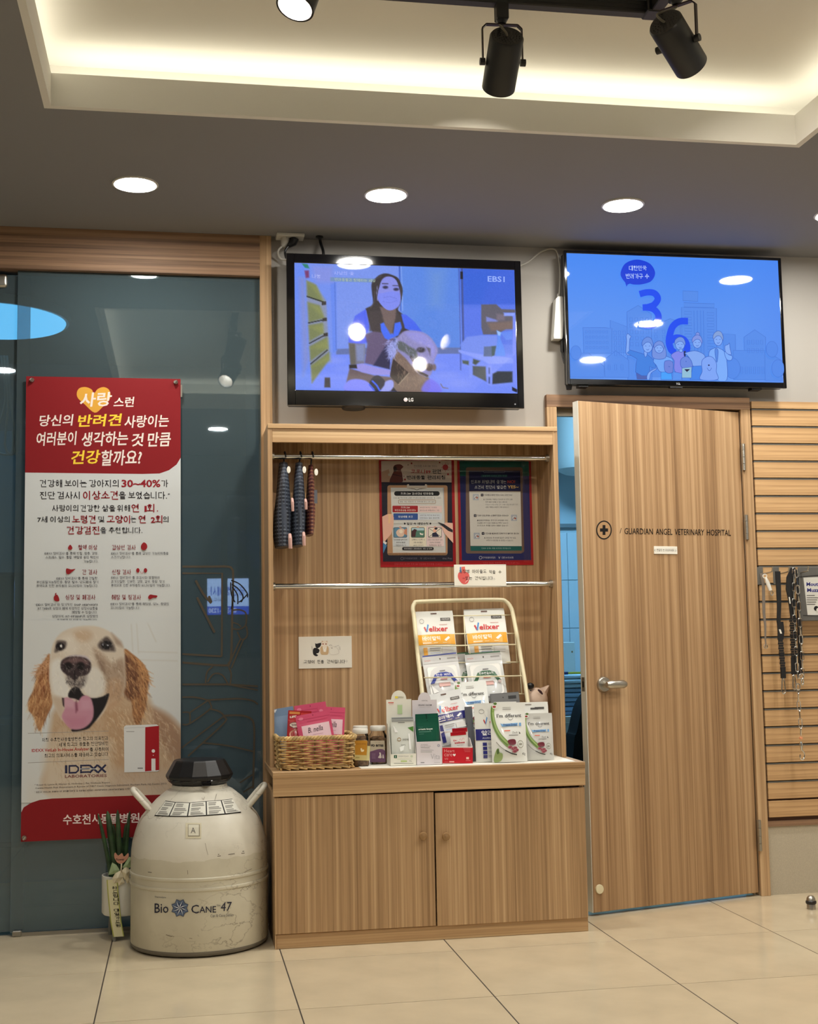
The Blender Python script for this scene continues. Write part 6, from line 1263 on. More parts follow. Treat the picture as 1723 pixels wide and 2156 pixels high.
cv.line(A(*ell(512, 1925, 27, 27, 16)), .9, (186, 186, 200), True); at_('V', 848, 1905, 885, 1945, (186, 186, 200), .02); at_('진료비 안내는 동물병원 내 게시된 안내문 참고', 560, 2010, 1250, 2040, (206, 80, 84), .002)
cv.build('notice_print', M_PRINT, PB)
B('clear_cover', M_CLEAR, PB, PB.location.x-.156, PB.location.x+.156, -.0258, -.0252, 1.405, 1.828)
# cat snack sign
CS, cv = board('snack_sign', ((629, 1340), (741, 1340), (629, 1408), (741, 1406)), -.0232, -.0203, 'small white sign with three drawn cats on the shelf back', 'sign', M_PAPER, .0008)
def A(*p): return [(560+x/5.134, 1240+y/5.134) for x, y in p]
def at_(t, x0, y0, x1, y1, c, b=.015, sl=0.): (a, b_), (c_, d) = A((x0, y0), (x1, y1)); cv.tb(t, a, b_, c_, d, c, b, slope=sl)
BK = (34, 30, 32)
cv.poly(A(*sp2([(520, 640), (555, 640), (580, 660), (570, 690), (545, 700), (565, 716), (545, 728), (515, 710), (508, 670)], 4, True)), BK); cv.poly(A(*sp2([(535, 600), (560, 590), (595, 585), (590, 620), (560, 640), (540, 630)], 4, True)), BK); cv.poly(A((536, 606), (530, 588), (556, 594)), BK); cv.poly(A((575, 588), (598, 580), (598, 606)), BK)
cv.poly(A(*sp2([(588, 650), (600, 620), (635, 612), (672, 622), (680, 660), (672, 705), (635, 712), (595, 704)], 4, True)), (206, 176, 136)); cv.poly(A(*sp2([(600, 575), (620, 562), (650, 562), (668, 576), (664, 612), (636, 640), (606, 612)], 4, True)), (236, 224, 206)); cv.poly(A((602, 580), (605, 558), (624, 566)), (214, 186, 160)); cv.poly(A((668, 580), (664, 558), (648, 566)), (214, 186, 160)); cv.poly(A(*ell(618, 595, 9, 6, 10)), (150, 74, 56)); cv.poly(A(*ell(650, 595, 9, 6, 10)), (150, 74, 56)); cv.poly(A((612, 620), (636, 645), (660, 620), (650, 680), (625, 680)), (240, 234, 222))
cv.line(A(*sp2([(690, 640), (720, 620), (770, 640), (790, 690), (740, 712), (690, 700)], 4, True)), .6, (206, 198, 188), True); cv.line(A((684, 612), (700, 605), (716, 612)), .8, (150, 146, 140)); cv.line(A((740, 625), (790, 610)), .7, (180, 176, 170)); cv.poly(A(*ell(714, 638, 6, 5, 8)), (120, 110, 104))
for x in (494, 500, 790, 800): cv.line(A((x, 620), (x+6, 660)), .6, (190, 186, 180))
at_('고양이', 408, 768, 525, 806, BK, .012); at_('전용', 556, 766, 628, 806, BK, .012); at_('간식입니다', 660, 764, 856, 804, BK, .012); at_('☺', 862, 768, 882, 792, BK, 0)
cv.build('sign_print', M_PRINT, CS)
# sign tied to the lower rail
HS, cv = board('snack_sign', ((956, 1187), (1067, 1190), (957, 1234), (1066, 1236)), -.2175, -.2145, 'small white sign with a drawn red heart on the lower rail', 'sign', M_PAPER, .0008)
def A(*p): return [(780+x/4.3075, 950+y/4.3075) for x, y in p]
cv.line(A((758, 1018), (1238, 1030), (1232, 1224), (764, 1220)), .8, (150, 146, 136), True)
cv.poly(A(*sp2([(800, 1105), (830, 1090), (870, 1095), (897, 1120), (892, 1180), (868, 1205), (830, 1198), (796, 1150)], 4, True)), (214, 96, 92)); cv.poly(A((812, 1050), (824, 1050), (826, 1100), (812, 1100)), (84, 128, 186)); cv.poly(A((826, 1050), (858, 1046), (862, 1094), (830, 1096)), (222, 110, 96)); cv.line(A(*sp2([(860, 1190), (882, 1170), (890, 1140)], 4)), 1., (238, 200, 196)); cv.poly(A((836, 1148), (858, 1148), (858, 1158), (836, 1158)), (176, 70, 74))
at_('심장병', 806, 1072, 898, 1106, (46, 34, 34), .012); at_('아이들도', 924, 1072, 1054, 1108, (40, 36, 36), .012); at_('먹을', 1078, 1078, 1136, 1112, (40, 36, 36), .012); at_('수', 1162, 1080, 1190, 1110, (52, 46, 30), .012); at_('있는', 862, 1134, 924, 1168, (46, 34, 34), .012); at_('간식입니다', 948, 1134, 1110, 1168, (40, 36, 36), .012); at_('☺', 1114, 1150, 1132, 1168, (40, 36, 36), 0)
cv.build('sign_print', M_PRINT, HS)
B('clip', M_CLEAR, HS, HS.location.x-.01, HS.location.x+.01, -.2145, -.188, 1.318, 1.322)

# ------------------------------------------------------------------ packed garments on the upper rail
def plaid(name, base, l1_, l2_, sc):
    m, nt, p = nmat(name); p.inputs['Roughness'].default_value = .6; p.inputs['Coat Weight'].default_value = .35; p.inputs['Coat Roughness'].default_value = .1
    tc = N(nt, 'ShaderNodeTexCoord')
    def w(dir_, s, lo):
        n = N(nt, 'ShaderNodeTexWave'); n.wave_type = 'BANDS'; n.bands_direction = dir_; n.inputs['Scale'].default_value = s; n.inputs['Distortion'].default_value = .6; n.inputs['Detail'].default_value = 1
        r = N(nt, 'ShaderNodeValToRGB'); r.color_ramp.elements[0].position = lo; r.color_ramp.elements[1].position = min(1, lo+.1); nt.links.new(tc.outputs['Object'], n.inputs['Vector']); nt.links.new(n.outputs['Color'], r.inputs['Fac']); return r.outputs['Color']
    a = N(nt, 'ShaderNodeMixRGB'); nt.links.new(w('Z', sc, .62), a.inputs[0]); a.inputs[1].default_value = lin4(base); a.inputs[2].default_value = lin4(l1_)
    b = N(nt, 'ShaderNodeMixRGB'); nt.links.new(w('Y', sc, .75), b.inputs[0]); nt.links.new(a.outputs[0], b.inputs[1]); b.inputs[2].default_value = lin4(l2_)
    nt.links.new(b.outputs[0], p.inputs['Base Color']); return m
PLB = plaid('navy_plaid', (34, 40, 52), (92, 100, 112), (60, 68, 84), 22.); PLR = plaid('red_plaid', (70, 22, 28), (140, 96, 70), (104, 40, 40), 22.)
M_PINKC = plain('pink_cuff', (190, 150, 140), .6)
def garment(px, y0, y1, wid, mat, lb, dy, sleeves):
    a, b = U(px, y0, -.2), U(px, y1, -.2); t = thing('packed_garment', (a.x, -.2, b.z), lb, 'garment', 'pet garments on the upper rail')
    L = a.z-b.z
    MB().tube(bez([(a.x+.003, -.213, 1.812), (a.x+.002, -.2135, 1.824), (a.x, -.2, 1.8365), (a.x, -.186, 1.826), (a.x-.003, -.19, 1.80), (a.x-.006, -.2, a.z-.004)], 6), .0032, 8).build('hook', M_BLACK, t)
    n, rows = 16, 14; vs, fs = [], []
    for j in range(rows+1):
        s = j/rows; z = a.z-L*s; wx = wid/2*(.5+.55*min(1, s*1.6))*(1-.25*max(0, s-.85)/.15); wy = dy/2*min(1, .35+2.6*s)
        cx_ = a.x-.006-.008*s
        for k in range(n):
            an = 2*math.pi*k/n; rr = 1+.06*math.sin(3*an+5*s)
            vs.append((cx_+wx*math.copysign(abs(math.cos(an))**1.3, math.cos(an))*rr, -.2+wy*math.sin(an)*rr, z))
    for j in range(rows):
        for k in range(n): k2 = (k+1) % n; fs.append((j*n+k, j*n+k2, (j+1)*n+k2, (j+1)*n+k))
    fs += [list(range(n)), list(range(rows*n, rows*n+n))[::-1]]
    MB().add(vs, fs, True).build('cloth', mat, t)
    yy = -.2-dy/2-.003
    for (x, y, w_, h_) in sleeves:
        p = U(x, y, yy); MB().tube([p+Vector((0, .01, h_/2)), p+Vector((0, -.004, .2*h_)), p+Vector((.001, -.002, -h_/2))], [w_*.4, w_/2, w_*.45], 10).build('cuff', M_PINKC, t)
    p = U(px+8, y0+14, yy); MB().lathe([(.009, 0), (.009, .001), (.001, .0015)], p, 16, M=Matrix(((.8, 0, .1), (0, 0, -1), (0, 1.5, 0)))).build('sticker', M_PAPER, t)
    return t
garment(600, 975, 1153, .066, PLB, 'navy plaid packed pet garment, leftmost on the upper rail', .17, [(616, 1063, .012, .05), (611, 1140, .016, .055)])
garment(633, 975, 1150, .054, PLB, 'navy plaid packed pet garment, second on the upper rail', .17, [(644, 1062, .012, .04), (640, 1135, .014, .05)])
g3 = garment(658, 980, 1127, .036, PLR, 'dark red plaid packed pet garment, third on the upper rail', .15, [])
p = U(665, 1046, -.28); B('size_tag', plain('grey_tag', (84, 86, 94), .5), g3, p.x-.006, p.x+.006, -.284, -.282, p.z-.026, p.z+.026)

# ------------------------------------------------------------------ wire rack
RK = thing('wire_rack', (1.16, -.2, ZT), 'cream enamelled wire display rack leaning back on the cabinet', 'rack')
def rkp(x, y, off=0.):     # point on the sloping plane of the rack: 0.27 m forward at the foot, 0.08 m at the top
    n = Vector((0, -.62, .2)).normalized(); O = Vector((0, -.285, ZT)); n = Vector((0, 0, 1)).cross(Vector((1, 0, 0))); s = Vector((0, .205, .62)).normalized(); n = Vector((1, 0, 0)).cross(s)
    return ray_plane(x, y, O+n*off, n)
fl_, fr_ = rkp(897, 1612), rkp(1126, 1600); fl_.z = fr_.z = ZT+.0105
fpts = [fl_, rkp(890, 1470), rkp(880, 1380), rkp(872, 1300), rkp(869.5, 1282), rkp(873, 1271), rkp(884, 1267), rkp(975, 1264), rkp(1050, 1263), rkp(1066, 1267), rkp(1076, 1279), rkp(1082, 1300), rkp(1097, 1385), rkp(1110, 1465), fr_]
MB().tube(bez(fpts, 5), .0085, 12).build('frame', M_CREAM, RK)
g = MB(); g.tube([fl_, fl_+Vector((.0, .22, 0))], .0085, 10); g.tube([fr_, fr_+Vector((.0, .22, 0))], .0085, 10); g.tube([fl_+Vector((0, .215, 0)), fr_+Vector((0, .215, 0))], .0085, 10); g.build('foot_frame', M_CREAM, RK)
for (xa, ya, xb, yb, off) in ((882, 1298, 1078, 1295, -.02), (880, 1335, 1086, 1334, -.02), (884, 1361, 1087, 1357, .02), (892, 1396, 1096, 1394, -.02), (893, 1427, 1099, 1423, .02), (905, 1461, 1104, 1461, -.02), (915, 1497, 1050, 1493, .02)):
    MB().tube([rkp(xa, ya, off), rkp(xb, yb, off)], .0028, 6).build('wire', M_CREAM, RK)
for x, y0, y1, off in ((977, 1298, 1372, -.02), (986, 1358, 1376, .02), (908, 1427, 1462, .0), (1044, 1427, 1462, .0), (1095, 1396, 1461, -.02), (902, 1396, 1461, -.02), (1085, 1335, 1396, -.02), (876, 1335, 1405, -.02)):
    MB().tube([rkp(x, y0, off), rkp(x+4, y1, off)], .0024, 6).build('wire', M_CREAM, RK)

# ------------------------------------------------------------------ pouches
def pouch(name, label, x0, y0, x1, y1, Y, draw, lean=6., rolld=0., thick=.045, col=(226, 226, 220), onrack=None, cat='pouch', group='snack pouches on the shelf', yaw=0., zbase=None, seal=.12, vis=None):
    a, b, t_ = U(x0, y1, Y), U(x1, y1, Y), U((x0+x1)/2, y0, Y)
    w = (b.x-a.x); O = (a+b)/2
    if zbase is not None: O.z = zbase
    u = rot('Z', yaw) @ Vector((1, 0, 0)); v0 = rot('Z', yaw) @ Vector((0, math.sin(math.radians(lean)), math.cos(math.radians(lean))))
    h = (t_.z-O.z)/math.cos(math.radians(lean)); n = u.cross(v0); R = Matrix.Rotation(math.radians(-rolld), 3, n); u, v = R @ u, R @ v0
    hv = (t_.z-U((x0+x1)/2, vis, Y).z)/math.cos(math.radians(lean)) if vis else h
    t = thing(name, O, label, cat, group)
    def th_(a_, b_):
        s, q_ = max(0., 1-(2*a_/w)**2), min(1, max(0, b_/h))
        f = min(1, .55+q_*4) if q_ < .12 else max(.05, 1-((q_-.12)/(1-seal-.12))**1.6) if q_ < 1-seal else .05
        return max(.0012, thick*f*s**.55)
    nx, ny = 10, 14; vs, fs = [], []
    for sd in (1, -1):
        for j in range(ny+1):
            for i in range(nx+1):
                a_, b_ = (i/nx-.5)*w, h*j/ny
                if j == ny: a_ *= .985
                wob = .0015*math.sin(i*2.1+j*1.3)*(sd > 0)
                vs.append(O+u*a_+v*b_+n*(sd*th_(a_, b_)/2+wob*0))
    K_ = (nx+1)*(ny+1)
    for j in range(ny):
        for i in range(nx):
            q_ = j*(nx+1)+i; fs.append((q_, q_+1, q_+nx+2, q_+nx+1)); fs.append((K_+q_, K_+q_+nx+1, K_+q_+nx+2, K_+q_+1))
    for j in range(ny):
        for i in (0, nx): q_ = j*(nx+1)+i; fs.append((q_, q_+nx+1, K_+q_+nx+1, K_+q_) if i == 0 else (q_, K_+q_, K_+q_+nx+1, q_+nx+1))
    for i in range(nx): fs.append((i, K_+i, K_+i+1, i+1)); q_ = ny*(nx+1)+i; fs.append((q_, q_+1, K_+q_+1, K_+q_))
    MB().add(vs, fs, True).build('bag', plain('pouch_film', col, .32, coat=.3), t)
    cv = Cv(O, u, v, T=lambda x, y: ((x-.5)*w*.985, h-y*hv), base=.0009, eps=.00015, map3=lambda a_, b_, d: O+u*a_+v*b_+n*(th_(a_, b_)/2+d))
    draw(cv); cv.build('print', M_FOIL, t); return t
def velixer(band, word, y0=.44, y1=.63, gray=False, low=True):
    def d(c):
        c.rr(.42, .035, .58, .06, .012, (90, 60, 50)); c.rect(.66, .13, .92, .185, (78, 76, 74)); c.tb('PREMIUM', .69, .142, .89, .172, (206, 204, 200), 0); c.line(ell(.17, .185, .055, .04, 14), .008, (150, 148, 144), True)
        c.tb('elixer', .33, .285, .83, .385, (206, 42, 52), .02); c.line([(.22, .295), (.27, .385)], .034, (196, 40, 50)); c.line([(.27, .385), (.325, .25)], .034, (70, 140, 206)); c.rect(.62, .255, .82, .262, (200, 120, 110))
        c.rect(0.01, y0, .99, y1, band, 8); m_ = (y1-y0)
        c.tb(word, .14, y0+m_*.18, .6, y0+m_*.62, (250, 246, 236), .03); c.poly([(.7, y0+m_*.55), (.82, y0+m_*.2), (.86, y0+m_*.35), (.75, y0+m_*.68)], (246, 244, 238)); c.rect(.14, y0+m_*.78, .36, y0+m_*.86, (250, 240, 220)); c.rect(.42, y0+m_*.8, .76, y0+m_*.85, (246, 226, 180))
        if low:
            c.rect(.14, y1+.05, .24, .95, band, 3); c.rect(.3, y1+.06, .58, y1+.075, (150, 148, 146)); c.rect(.3, y1+.1, .55, y1+.115, (170, 168, 166)); c.rect(.62, y1+.05, .9, y1+.16, (206, 204, 200)); c.rect(.3, y1+.15, .56, y1+.16, (160, 170, 206))
    return d
def rp_(x, y): return rkp(x, y).y
ORG = (236, 168, 36); NVY = (40, 40, 116)
pouch('snack_pouch', 'white pouch with orange band, upper left on the rack', 882, 1286, 965, 1402, rp_(923, 1345)-.012, velixer(ORG, '바이탈릭'), lean=17, rolld=-1, thick=.03)
pouch('snack_pouch', 'white pouch with orange band, upper right on the rack', 989, 1281, 1076, 1399, rp_(1031, 1340)-.012, velixer(ORG, '바이탈릭'), lean=17, rolld=-1.5, thick=.03)
def ribbonbag(c1, word):
    def d(c):
        c.rect(0.01, 0.0, .99, .03, c1, 6); c.rect(.01, .03, .99, .18, (190, 190, 190), 6); c.ell(.5, .1, .02, .02, (70, 66, 62)); c.tb('sample', .05, .09, .22, .14, (200, 120, 110), 0); c.rect(.7, .09, .95, .12, (140, 138, 136))
        c.poly(rrect(.08, .25, .92, .86, .06), (232, 232, 228)); c.line([(.08, .27), (.92, .27)], .008, (170, 170, 168)); c.rect(.42, .34, .58, .36, (120, 118, 124))
        c.poly([(.16, .55), (.26, .42), (.4, .385), (.6, .385), (.74, .42), (.84, .55), (.9, .6), (.78, .6), (.7, .5), (.58, .475), (.42, .475), (.3, .5), (.22, .6), (.1, .6)], c1); c.tb(word, .3, .41, .7, .465, (236, 236, 240), .02)
        c.rect(.4, .52, .6, .535, (206, 120, 110)); c.rect(.34, .6, .66, .68, (216, 170, 164)); c.ell(.84, .62, .05, .035, (206, 190, 186)); c.poly([(.12, .62), (.3, .78), (.16, .8)], (246, 246, 244)); c.rect(.3, .9, .6, .93, (150, 148, 150))
    return d
pouch('snack_pouch', 'silver pouch with green ribbon half hidden in the middle tier', 964, 1373, 1034, 1475, rp_(1000, 1420)+.002, ribbonbag((28, 88, 52), '한우연골스틱'), lean=17, rolld=-3, thick=.024, col=(206, 208, 206))
pouch('snack_pouch', 'silver pouch with blue ribbon print in the middle tier', 904, 1377, 980, 1480, rp_(940, 1420)-.03, ribbonbag((34, 56, 150), '한우 버터'), lean=17, rolld=-5, thick=.03, col=(210, 210, 210))
pouch('snack_pouch', 'silver pouch with green ribbon print in the middle tier', 993, 1373, 1071, 1478, rp_(1032, 1420)-.03, ribbonbag((28, 88, 52), '한우연골스틱'), lean=17, rolld=-3.5, thick=.03, col=(210, 212, 210))
def imd(full=True):
    def d(c):
        c.rr(.36, .075, .6, .088, .006, (190, 190, 186)); c.rect(.36, .105, .6, .118, (168, 166, 162))
        arc = sp2([(.085, .06), (.06, .15), (.065, .28), (.12, .43), (.22, .56), (.34, .65), (.44, .71)], 5)
        c.strip(arc, .105, (126, 156, 82)); c.strip([(x+.016, y-.004) for x, y in arc], .035, (158, 184, 110)); c.strip([(x-.03, y+.004) for x, y in arc], .016, (94, 126, 58)); c.ell(.13, .06, .075, .04, (236, 236, 230)); c.ell(.12, .065, .05, .018, (166, 60, 56)); c.ell(.15, .012, .05, .022, (92, 120, 60))
        c.tb("I'm d", .175, .188, .475, .25, (40, 38, 38), .012); c.tb('fferent', .5, .188, .885, .25, (40, 38, 38), .012); c.line(ell(.56, .262, .07, .03, 12, 0, 180), .008, (60, 58, 56)); c.line([(.475, .24), (.515, .2)], .01, (60, 58, 56))
        c.poly([(.25, .345), (.3, .36), (.76, .345), (.75, .395), (.3, .405)], (120, 170, 216)); c.tb('Freeze-Dried', .34, .357, .73, .39, (40, 66, 120), .02); c.rect(.8, .345, .86, .4, (110, 160, 210)); c.rect(.35, .465, .52, .482, (226, 110, 90)); c.tb('Duck', .58, .49, .73, .525, (80, 78, 76), 0, shear=.2); c.poly([(.77, .49), (.82, .525), (.78, .535)], (50, 48, 48)); c.rect(.47, .545, .74, .556, (120, 116, 112))
        c.poly(sp2([(.42, .66), (.47, .625), (.62, .62), (.66, .66), (.64, .705), (.5, .715)], 4, True), (112, 44, 56))
        for x, y in ((.48, .75), (.56, .775), (.62, .765), (.66, .8), (.6, .82)): c.ell(x, y, .065, .026, (176, 110, 116)); c.ell(x+.01, y+.005, .05, .018, (140, 66, 78))
        c.line(ell(.79, .705, .085, .06, 20), .012, (150, 152, 134), True); c.rect(.745, .695, .835, .715, (130, 128, 112)); c.line(sp2([(.1, .66), (.2, .735), (.33, .8), (.5, .855), (.66, .88)], 5), .016, (150, 148, 140)); c.line(sp2([(.33, .8), (.5, .855), (.66, .88)], 5), .02, (60, 60, 56)); c.tb('40g', .82, .845, .92, .9, (90, 88, 86), .01)
        if full: c.poly(sp2([(.03, .9), (.1, .78), (.16, .77), (.17, .83), (.25, .86), (.24, .95), (.15, .99), (.03, .99)], 4, True), (150, 172, 110)); c.poly(sp2([(.1, .8), (.15, .77), (.16, .84), (.11, .86)], 4, True), (86, 110, 60))
    return d
# lower tier of the rack
pouch('snack_pouch', 'white celery and duck pouch in the lower tier of the rack', 970, 1436, 1040, 1556, rp_(1005, 1480)-.085, imd(False), lean=17, rolld=-2.5, thick=.03, col=(224, 226, 222))
pouch('snack_pouch', 'tilted white pouch with navy band in the lower tier of the rack', 922, 1456, 998, 1566, rp_(955, 1500)-.10, velixer(NVY, '알러케어', .42, .57), lean=16, rolld=-10, thick=.03, col=(216, 218, 218))
def greyd(c): c.rect(.01, .01, .99, .98, (126, 126, 126), 8); c.rect(.62, .05, .9, .1, (66, 66, 66)); c.ell(.44, .07, .015, .012, (60, 60, 60)); c.line([(.02, .16), (.98, .13)], .006, (100, 100, 100))
pouch('snack_pouch', 'dark grey pouch peeking out behind the white pouches', 1046, 1459, 1108, 1600, -.27, greyd, lean=8, rolld=-3, thick=.03, col=(110, 110, 110), zbase=ZT+.0015)
# standing row at the front
def cap_(c): c.rr(.42, .035, .58, .05, .006, (150, 140, 130)); c.rect(.55, .1, .75, .13, (92, 90, 88)); c.line(ell(.2, .1, .04, .025, 14), .008, (170, 168, 164), True)
pouch('snack_pouch', 'tall plain white pouch standing behind the celery pouches', 1077, 1479, 1161, 1600, -.325, lambda c: (cap_(c), c.rect(.66, .09, .9, .125, (92, 90, 88))), lean=7, thick=.04, col=(232, 232, 226), zbase=ZT+.0015)
pouch('snack_pouch', 'plain white pouch standing in front of the rack foot', 1046, 1478, 1094, 1604, -.355, lambda c: c.rect(.15, .115, .58, .15, (92, 90, 88)), lean=6, thick=.03, col=(230, 230, 224), zbase=ZT+.0015)
def velbig(c):
    c.line(ell(.25, .14, .09, .035, 16), .012, (170, 168, 164), True); c.rect(.8, .1, 1., .15, (92, 90, 88)); c.tb('el', .5, .27, .78, .355, (206, 42, 52), .03); c.line([(.3, .28), (.36, .35)], .03, (196, 40, 50)); c.line([(.36, .35), (.43, .24)], .03, (70, 140, 206)); c.rect(.01, .44, .99, .63, NVY, 8); c.tb('알러케어', .2, .465, 1.0, .55, (244, 244, 246), .03); c.tb('ALLERCARE', .22, .58, .64, .605, (200, 204, 226), .02)
    for k in range(4): c.rect(.22, .67+.07*k, .36, .725+.07*k, NVY); c.rect(.4, .675+.07*k, .86, .685+.07*k, (150, 150, 156)); c.rect(.4, .7+.07*k, .8, .71+.07*k, (176, 176, 180))
pouch('snack_pouch', 'large white pouch with navy band standing at the front', 1003, 1481, 1064, 1608, -.375, velbig, lean=5, thick=.035, zbase=ZT+.0015)
pouch('snack_pouch', 'white celery and duck pouch at the very front of the cabinet', 1037, 1480, 1111, 1609, -.412, imd(), lean=6, thick=.05, col=(230, 231, 226), zbase=ZT+.0015)
pouch('snack_pouch', 'silver-grey celery and duck pouch at the right end of the row', 1104, 1502, 1167, 1606, -.375, imd(False), lean=5, thick=.045, col=(206, 206, 202), zbase=ZT+.0015, rolld=.5)
def darkd(c): c.rect(.05, .3, .95, .32, (30, 30, 50))
pouch('dark_pouch', 'slate grey pouch seen edge-on beside the red carton', 987, 1488, 1003, 1604, -.33, darkd, lean=6, thick=.02, col=(96, 98, 104), zbase=ZT+.0015, rolld=-2)

# ------------------------------------------------------------------ cartons with sachets
def carton(label, x0, x1, yb, ylip, ytop, ydome, Y, depth, col, draw, group='opened display cartons', dome=.5):
    a, b = U(x0, yb, Y), U(x1, yb, Y); z0 = ZT+.0013; zl = U(x0, ylip, Y).z; zt_ = U(x0, ytop, Y+depth).z; zd = U(x0, ydome, Y+depth).z if ydome else zt_
    m_ = plain('carton_board', col, .5); t = thing('display_carton', ((a.x+b.x)/2, Y+depth/2, z0), label, 'carton', group); k = .0012
    B('front_panel', m_, t, a.x, b.x, Y, Y+k, z0, zl); B('base_panel', m_, t, a.x, b.x, Y, Y+depth, z0, z0+k)
    for x in (a.x, b.x-k):
        zs_ = zl+(zt_-zl)*.55
        MB().prism([(Y+k, z0), (Y+depth, z0), (Y+depth, zs_), (Y+depth*.55, zs_), (Y+k, zl)], 0, k, (x, 0, 0), (0, 1, 0), (0, 0, 1)).build('side_panel', m_, t)
    w = b.x-a.x; xc = (a.x+b.x)/2; r = (zd-zt_)
    out = [(a.x, z0), (b.x, z0), (b.x, zt_)]
    if ydome: out += [(xc+r*dome*math.cos(q), zt_+r*math.sin(q)) for q in [math.pi*i/14 for i in range(15)]]
    out += [(a.x, zt_)]
    MB().prism(out, 0, k, (0, Y+depth, 0), (1, 0, 0), (0, 0, 1)).build('back_card', m_, t)
    cv = Cv((0, Y, 0), base=.0004); cb = Cv((0, Y+depth-k, 0), base=.0004); draw(cv, cb); cv.build('front_print', M_PRINT, t)
    if cb.V: cb.build('back_print', M_PRINT, t)
    return t, a, b, zl
def A(*p): return [(800+x/8.205, 1440+y/8.205) for x, y in p]
def mk(cv):
    def r(x0, y0, x1, y1, c): cv.poly(A((x0, y0), (x1, y0), (x1, y1), (x0, y1)), c)
    def t(s, x0, y0, x1, y1, c, b=.01): (a, b_), (c_, d) = A((x0, y0), (x1, y1)); cv.tb(s, a, b_, c_, d, c, b)
    return r, t
def dr1(cv, cb):
    r, t = mk(cv); r(245, 1230, 297, 1282, (26, 84, 56)); t('S', 262, 1240, 282, 1272, (200, 220, 210), .02); t('EVERYDAY', 325, 1238, 500, 1262, (170, 172, 168), 0); cv.poly(A(*ell(550, 1250, 22, 20, 12)), (206, 216, 190)); r(300, 1296, 560, 1303, (206, 216, 190)); r(362, 1322, 470, 1345, (186, 208, 130)); t('30g', 505, 1322, 550, 1342, (120, 120, 118)); r(245, 1368, 580, 1376, (150, 152, 146))
    r, t = mk(cb); r(145, 315, 240, 332, (222, 104, 98)); r(160, 350, 238, 360, (236, 190, 184)); r(305, 360, 388, 520, (190, 214, 166)); r(300, 350, 392, 365, (222, 230, 212)); t('GREENS', 310, 215, 410, 245, (150, 150, 120), 0); r(262, 212, 312, 248, (240, 222, 90))
c1, a, b, zl = carton('white carton with rounded tab holding clear sachets', 823, 877, 1614, 1588, 1473, 1454, -.405, .085, (236, 234, 222), dr1, dome=.86)
def dr2(cv, cb):
    r, t = mk(cv); t('Vita Probiotics', 706, 1040, 830, 1058, (130, 128, 134), 0); t('Dental Chew', 706, 1066, 880, 1082, (130, 128, 134), 0); r(706, 1094, 860, 1104, (170, 168, 172)); r(706, 1140, 930, 1148, (180, 178, 182)); r(706, 1162, 900, 1186, (196, 194, 196)); t('Vita', 880, 1205, 1040, 1300, (176, 174, 178), -.01); cv.line(A(*ell(1016, 1064, 18, 18, 14)), .8, (90, 110, 150), True); r(706, 1352, 770, 1366, (140, 138, 142)); r(940, 1352, 1040, 1360, (190, 188, 190))
    r, t = mk(cb); t('DENTAL', 725, 278, 828, 298, (140, 136, 142), 0); t('ORGANIC CALCIUM', 662, 350, 895, 380, (90, 86, 94), .01); t('Healthy Care', 688, 400, 875, 414, (170, 166, 172), 0)
c2, a2, b2, zl2 = carton('pale lilac carton with rounded tab holding green sachets', 878, 931, 1612, 1562, 1474, 1458, -.405, .08, (224, 218, 224), dr2, dome=.86)
def dr3(cv, cb):
    r, t = mk(cv); cv.rect(931.8, 1574.3, 995.8, 1607, (196, 24, 40)); t('Heart', 1112, 1130, 1292, 1182, (236, 176, 176), -.004); t('care', 1112, 1205, 1250, 1250, (236, 176, 176), -.004); cv.poly(A(*sp2([(1287, 1250), (1262, 1222), (1270, 1205), (1286, 1214), (1302, 1205), (1310, 1222)], 4, True)), (244, 236, 234)); t('심장', 1118, 1275, 1180, 1310, (236, 150, 150), .02)
    for k in range(3): r(1440+12*k, 1112+26*k, 1565, 1120+26*k, (222, 110, 116))
    r(1492, 1262, 1538, 1300, (246, 196, 180)); r(1485, 1318, 1565, 1330, (222, 110, 116)); r(1200, 1332, 1285, 1354, (236, 160, 160)); r(1115, 1340, 1190, 1350, (214, 90, 96))
c3, a3, b3, zl3 = carton('red low carton with white inside holding heart snack sachets', 931.5, 996, 1608, 1574, 1540, None, -.40, .075, (236, 228, 222), dr3)
def sach1(c): c.rect(.02, .01, .98, .06, (150, 152, 150), 5); c.rect(.3, .08, .6, .1, (120, 120, 118)); c.poly([(.72, .24), (.98, .2), (.98, .36)], (84, 140, 60)); c.line(ell(.32, .56, .08, .045, 14), .02, (150, 120, 70), True); c.tb('GREENS', .46, .54, .74, .59, (110, 108, 96), .01); c.tb('Daily', .4, .7, .6, .74, (110, 108, 100), .01); c.poly([(.08, .16), (.3, .36), (.14, .36)], (246, 247, 246)); c.poly([(.74, .4), (.8, .4), (.84, .84), (.76, .84)], (248, 250, 250)); c.poly([(.32, .78), (.55, .72), (.5, .86), (.36, .9)], (246, 250, 248))
for k in range(2):
    pouch('clear_sachet', ('clear foil sachet at the front of the white carton', 'clear foil sachet behind the front one in the white carton')[k], 826, 1515-5*k, 874, 1608, -.392+.035*k, sach1, lean=4, thick=.02, col=(216, 220, 214), cat='sachet', group='sachets in the white carton', zbase=ZT+.003, vis=1590)
def sach2(c): c.rect(.01, .01, .99, .99, (20, 84, 64), 8); c.rect(.02, .08, .98, .09, (14, 64, 48), 3); c.rect(.45, .0, .5, .12, (10, 50, 40)); c.poly([(.5, .17), (.54, .2), (.46, .2)], (10, 40, 32)); c.tb('Organic', .1, .4, .3, .43, (96, 150, 132), 0); c.tb('organic boost', .08, .46, .72, .54, (226, 238, 230), .03); c.rect(.1, .58, .6, .6, (110, 160, 144)); c.rect(.1, .66, .32, .675, (90, 142, 126)); c.line([(.56, .5), (.64, .6)], .012, (150, 190, 176))
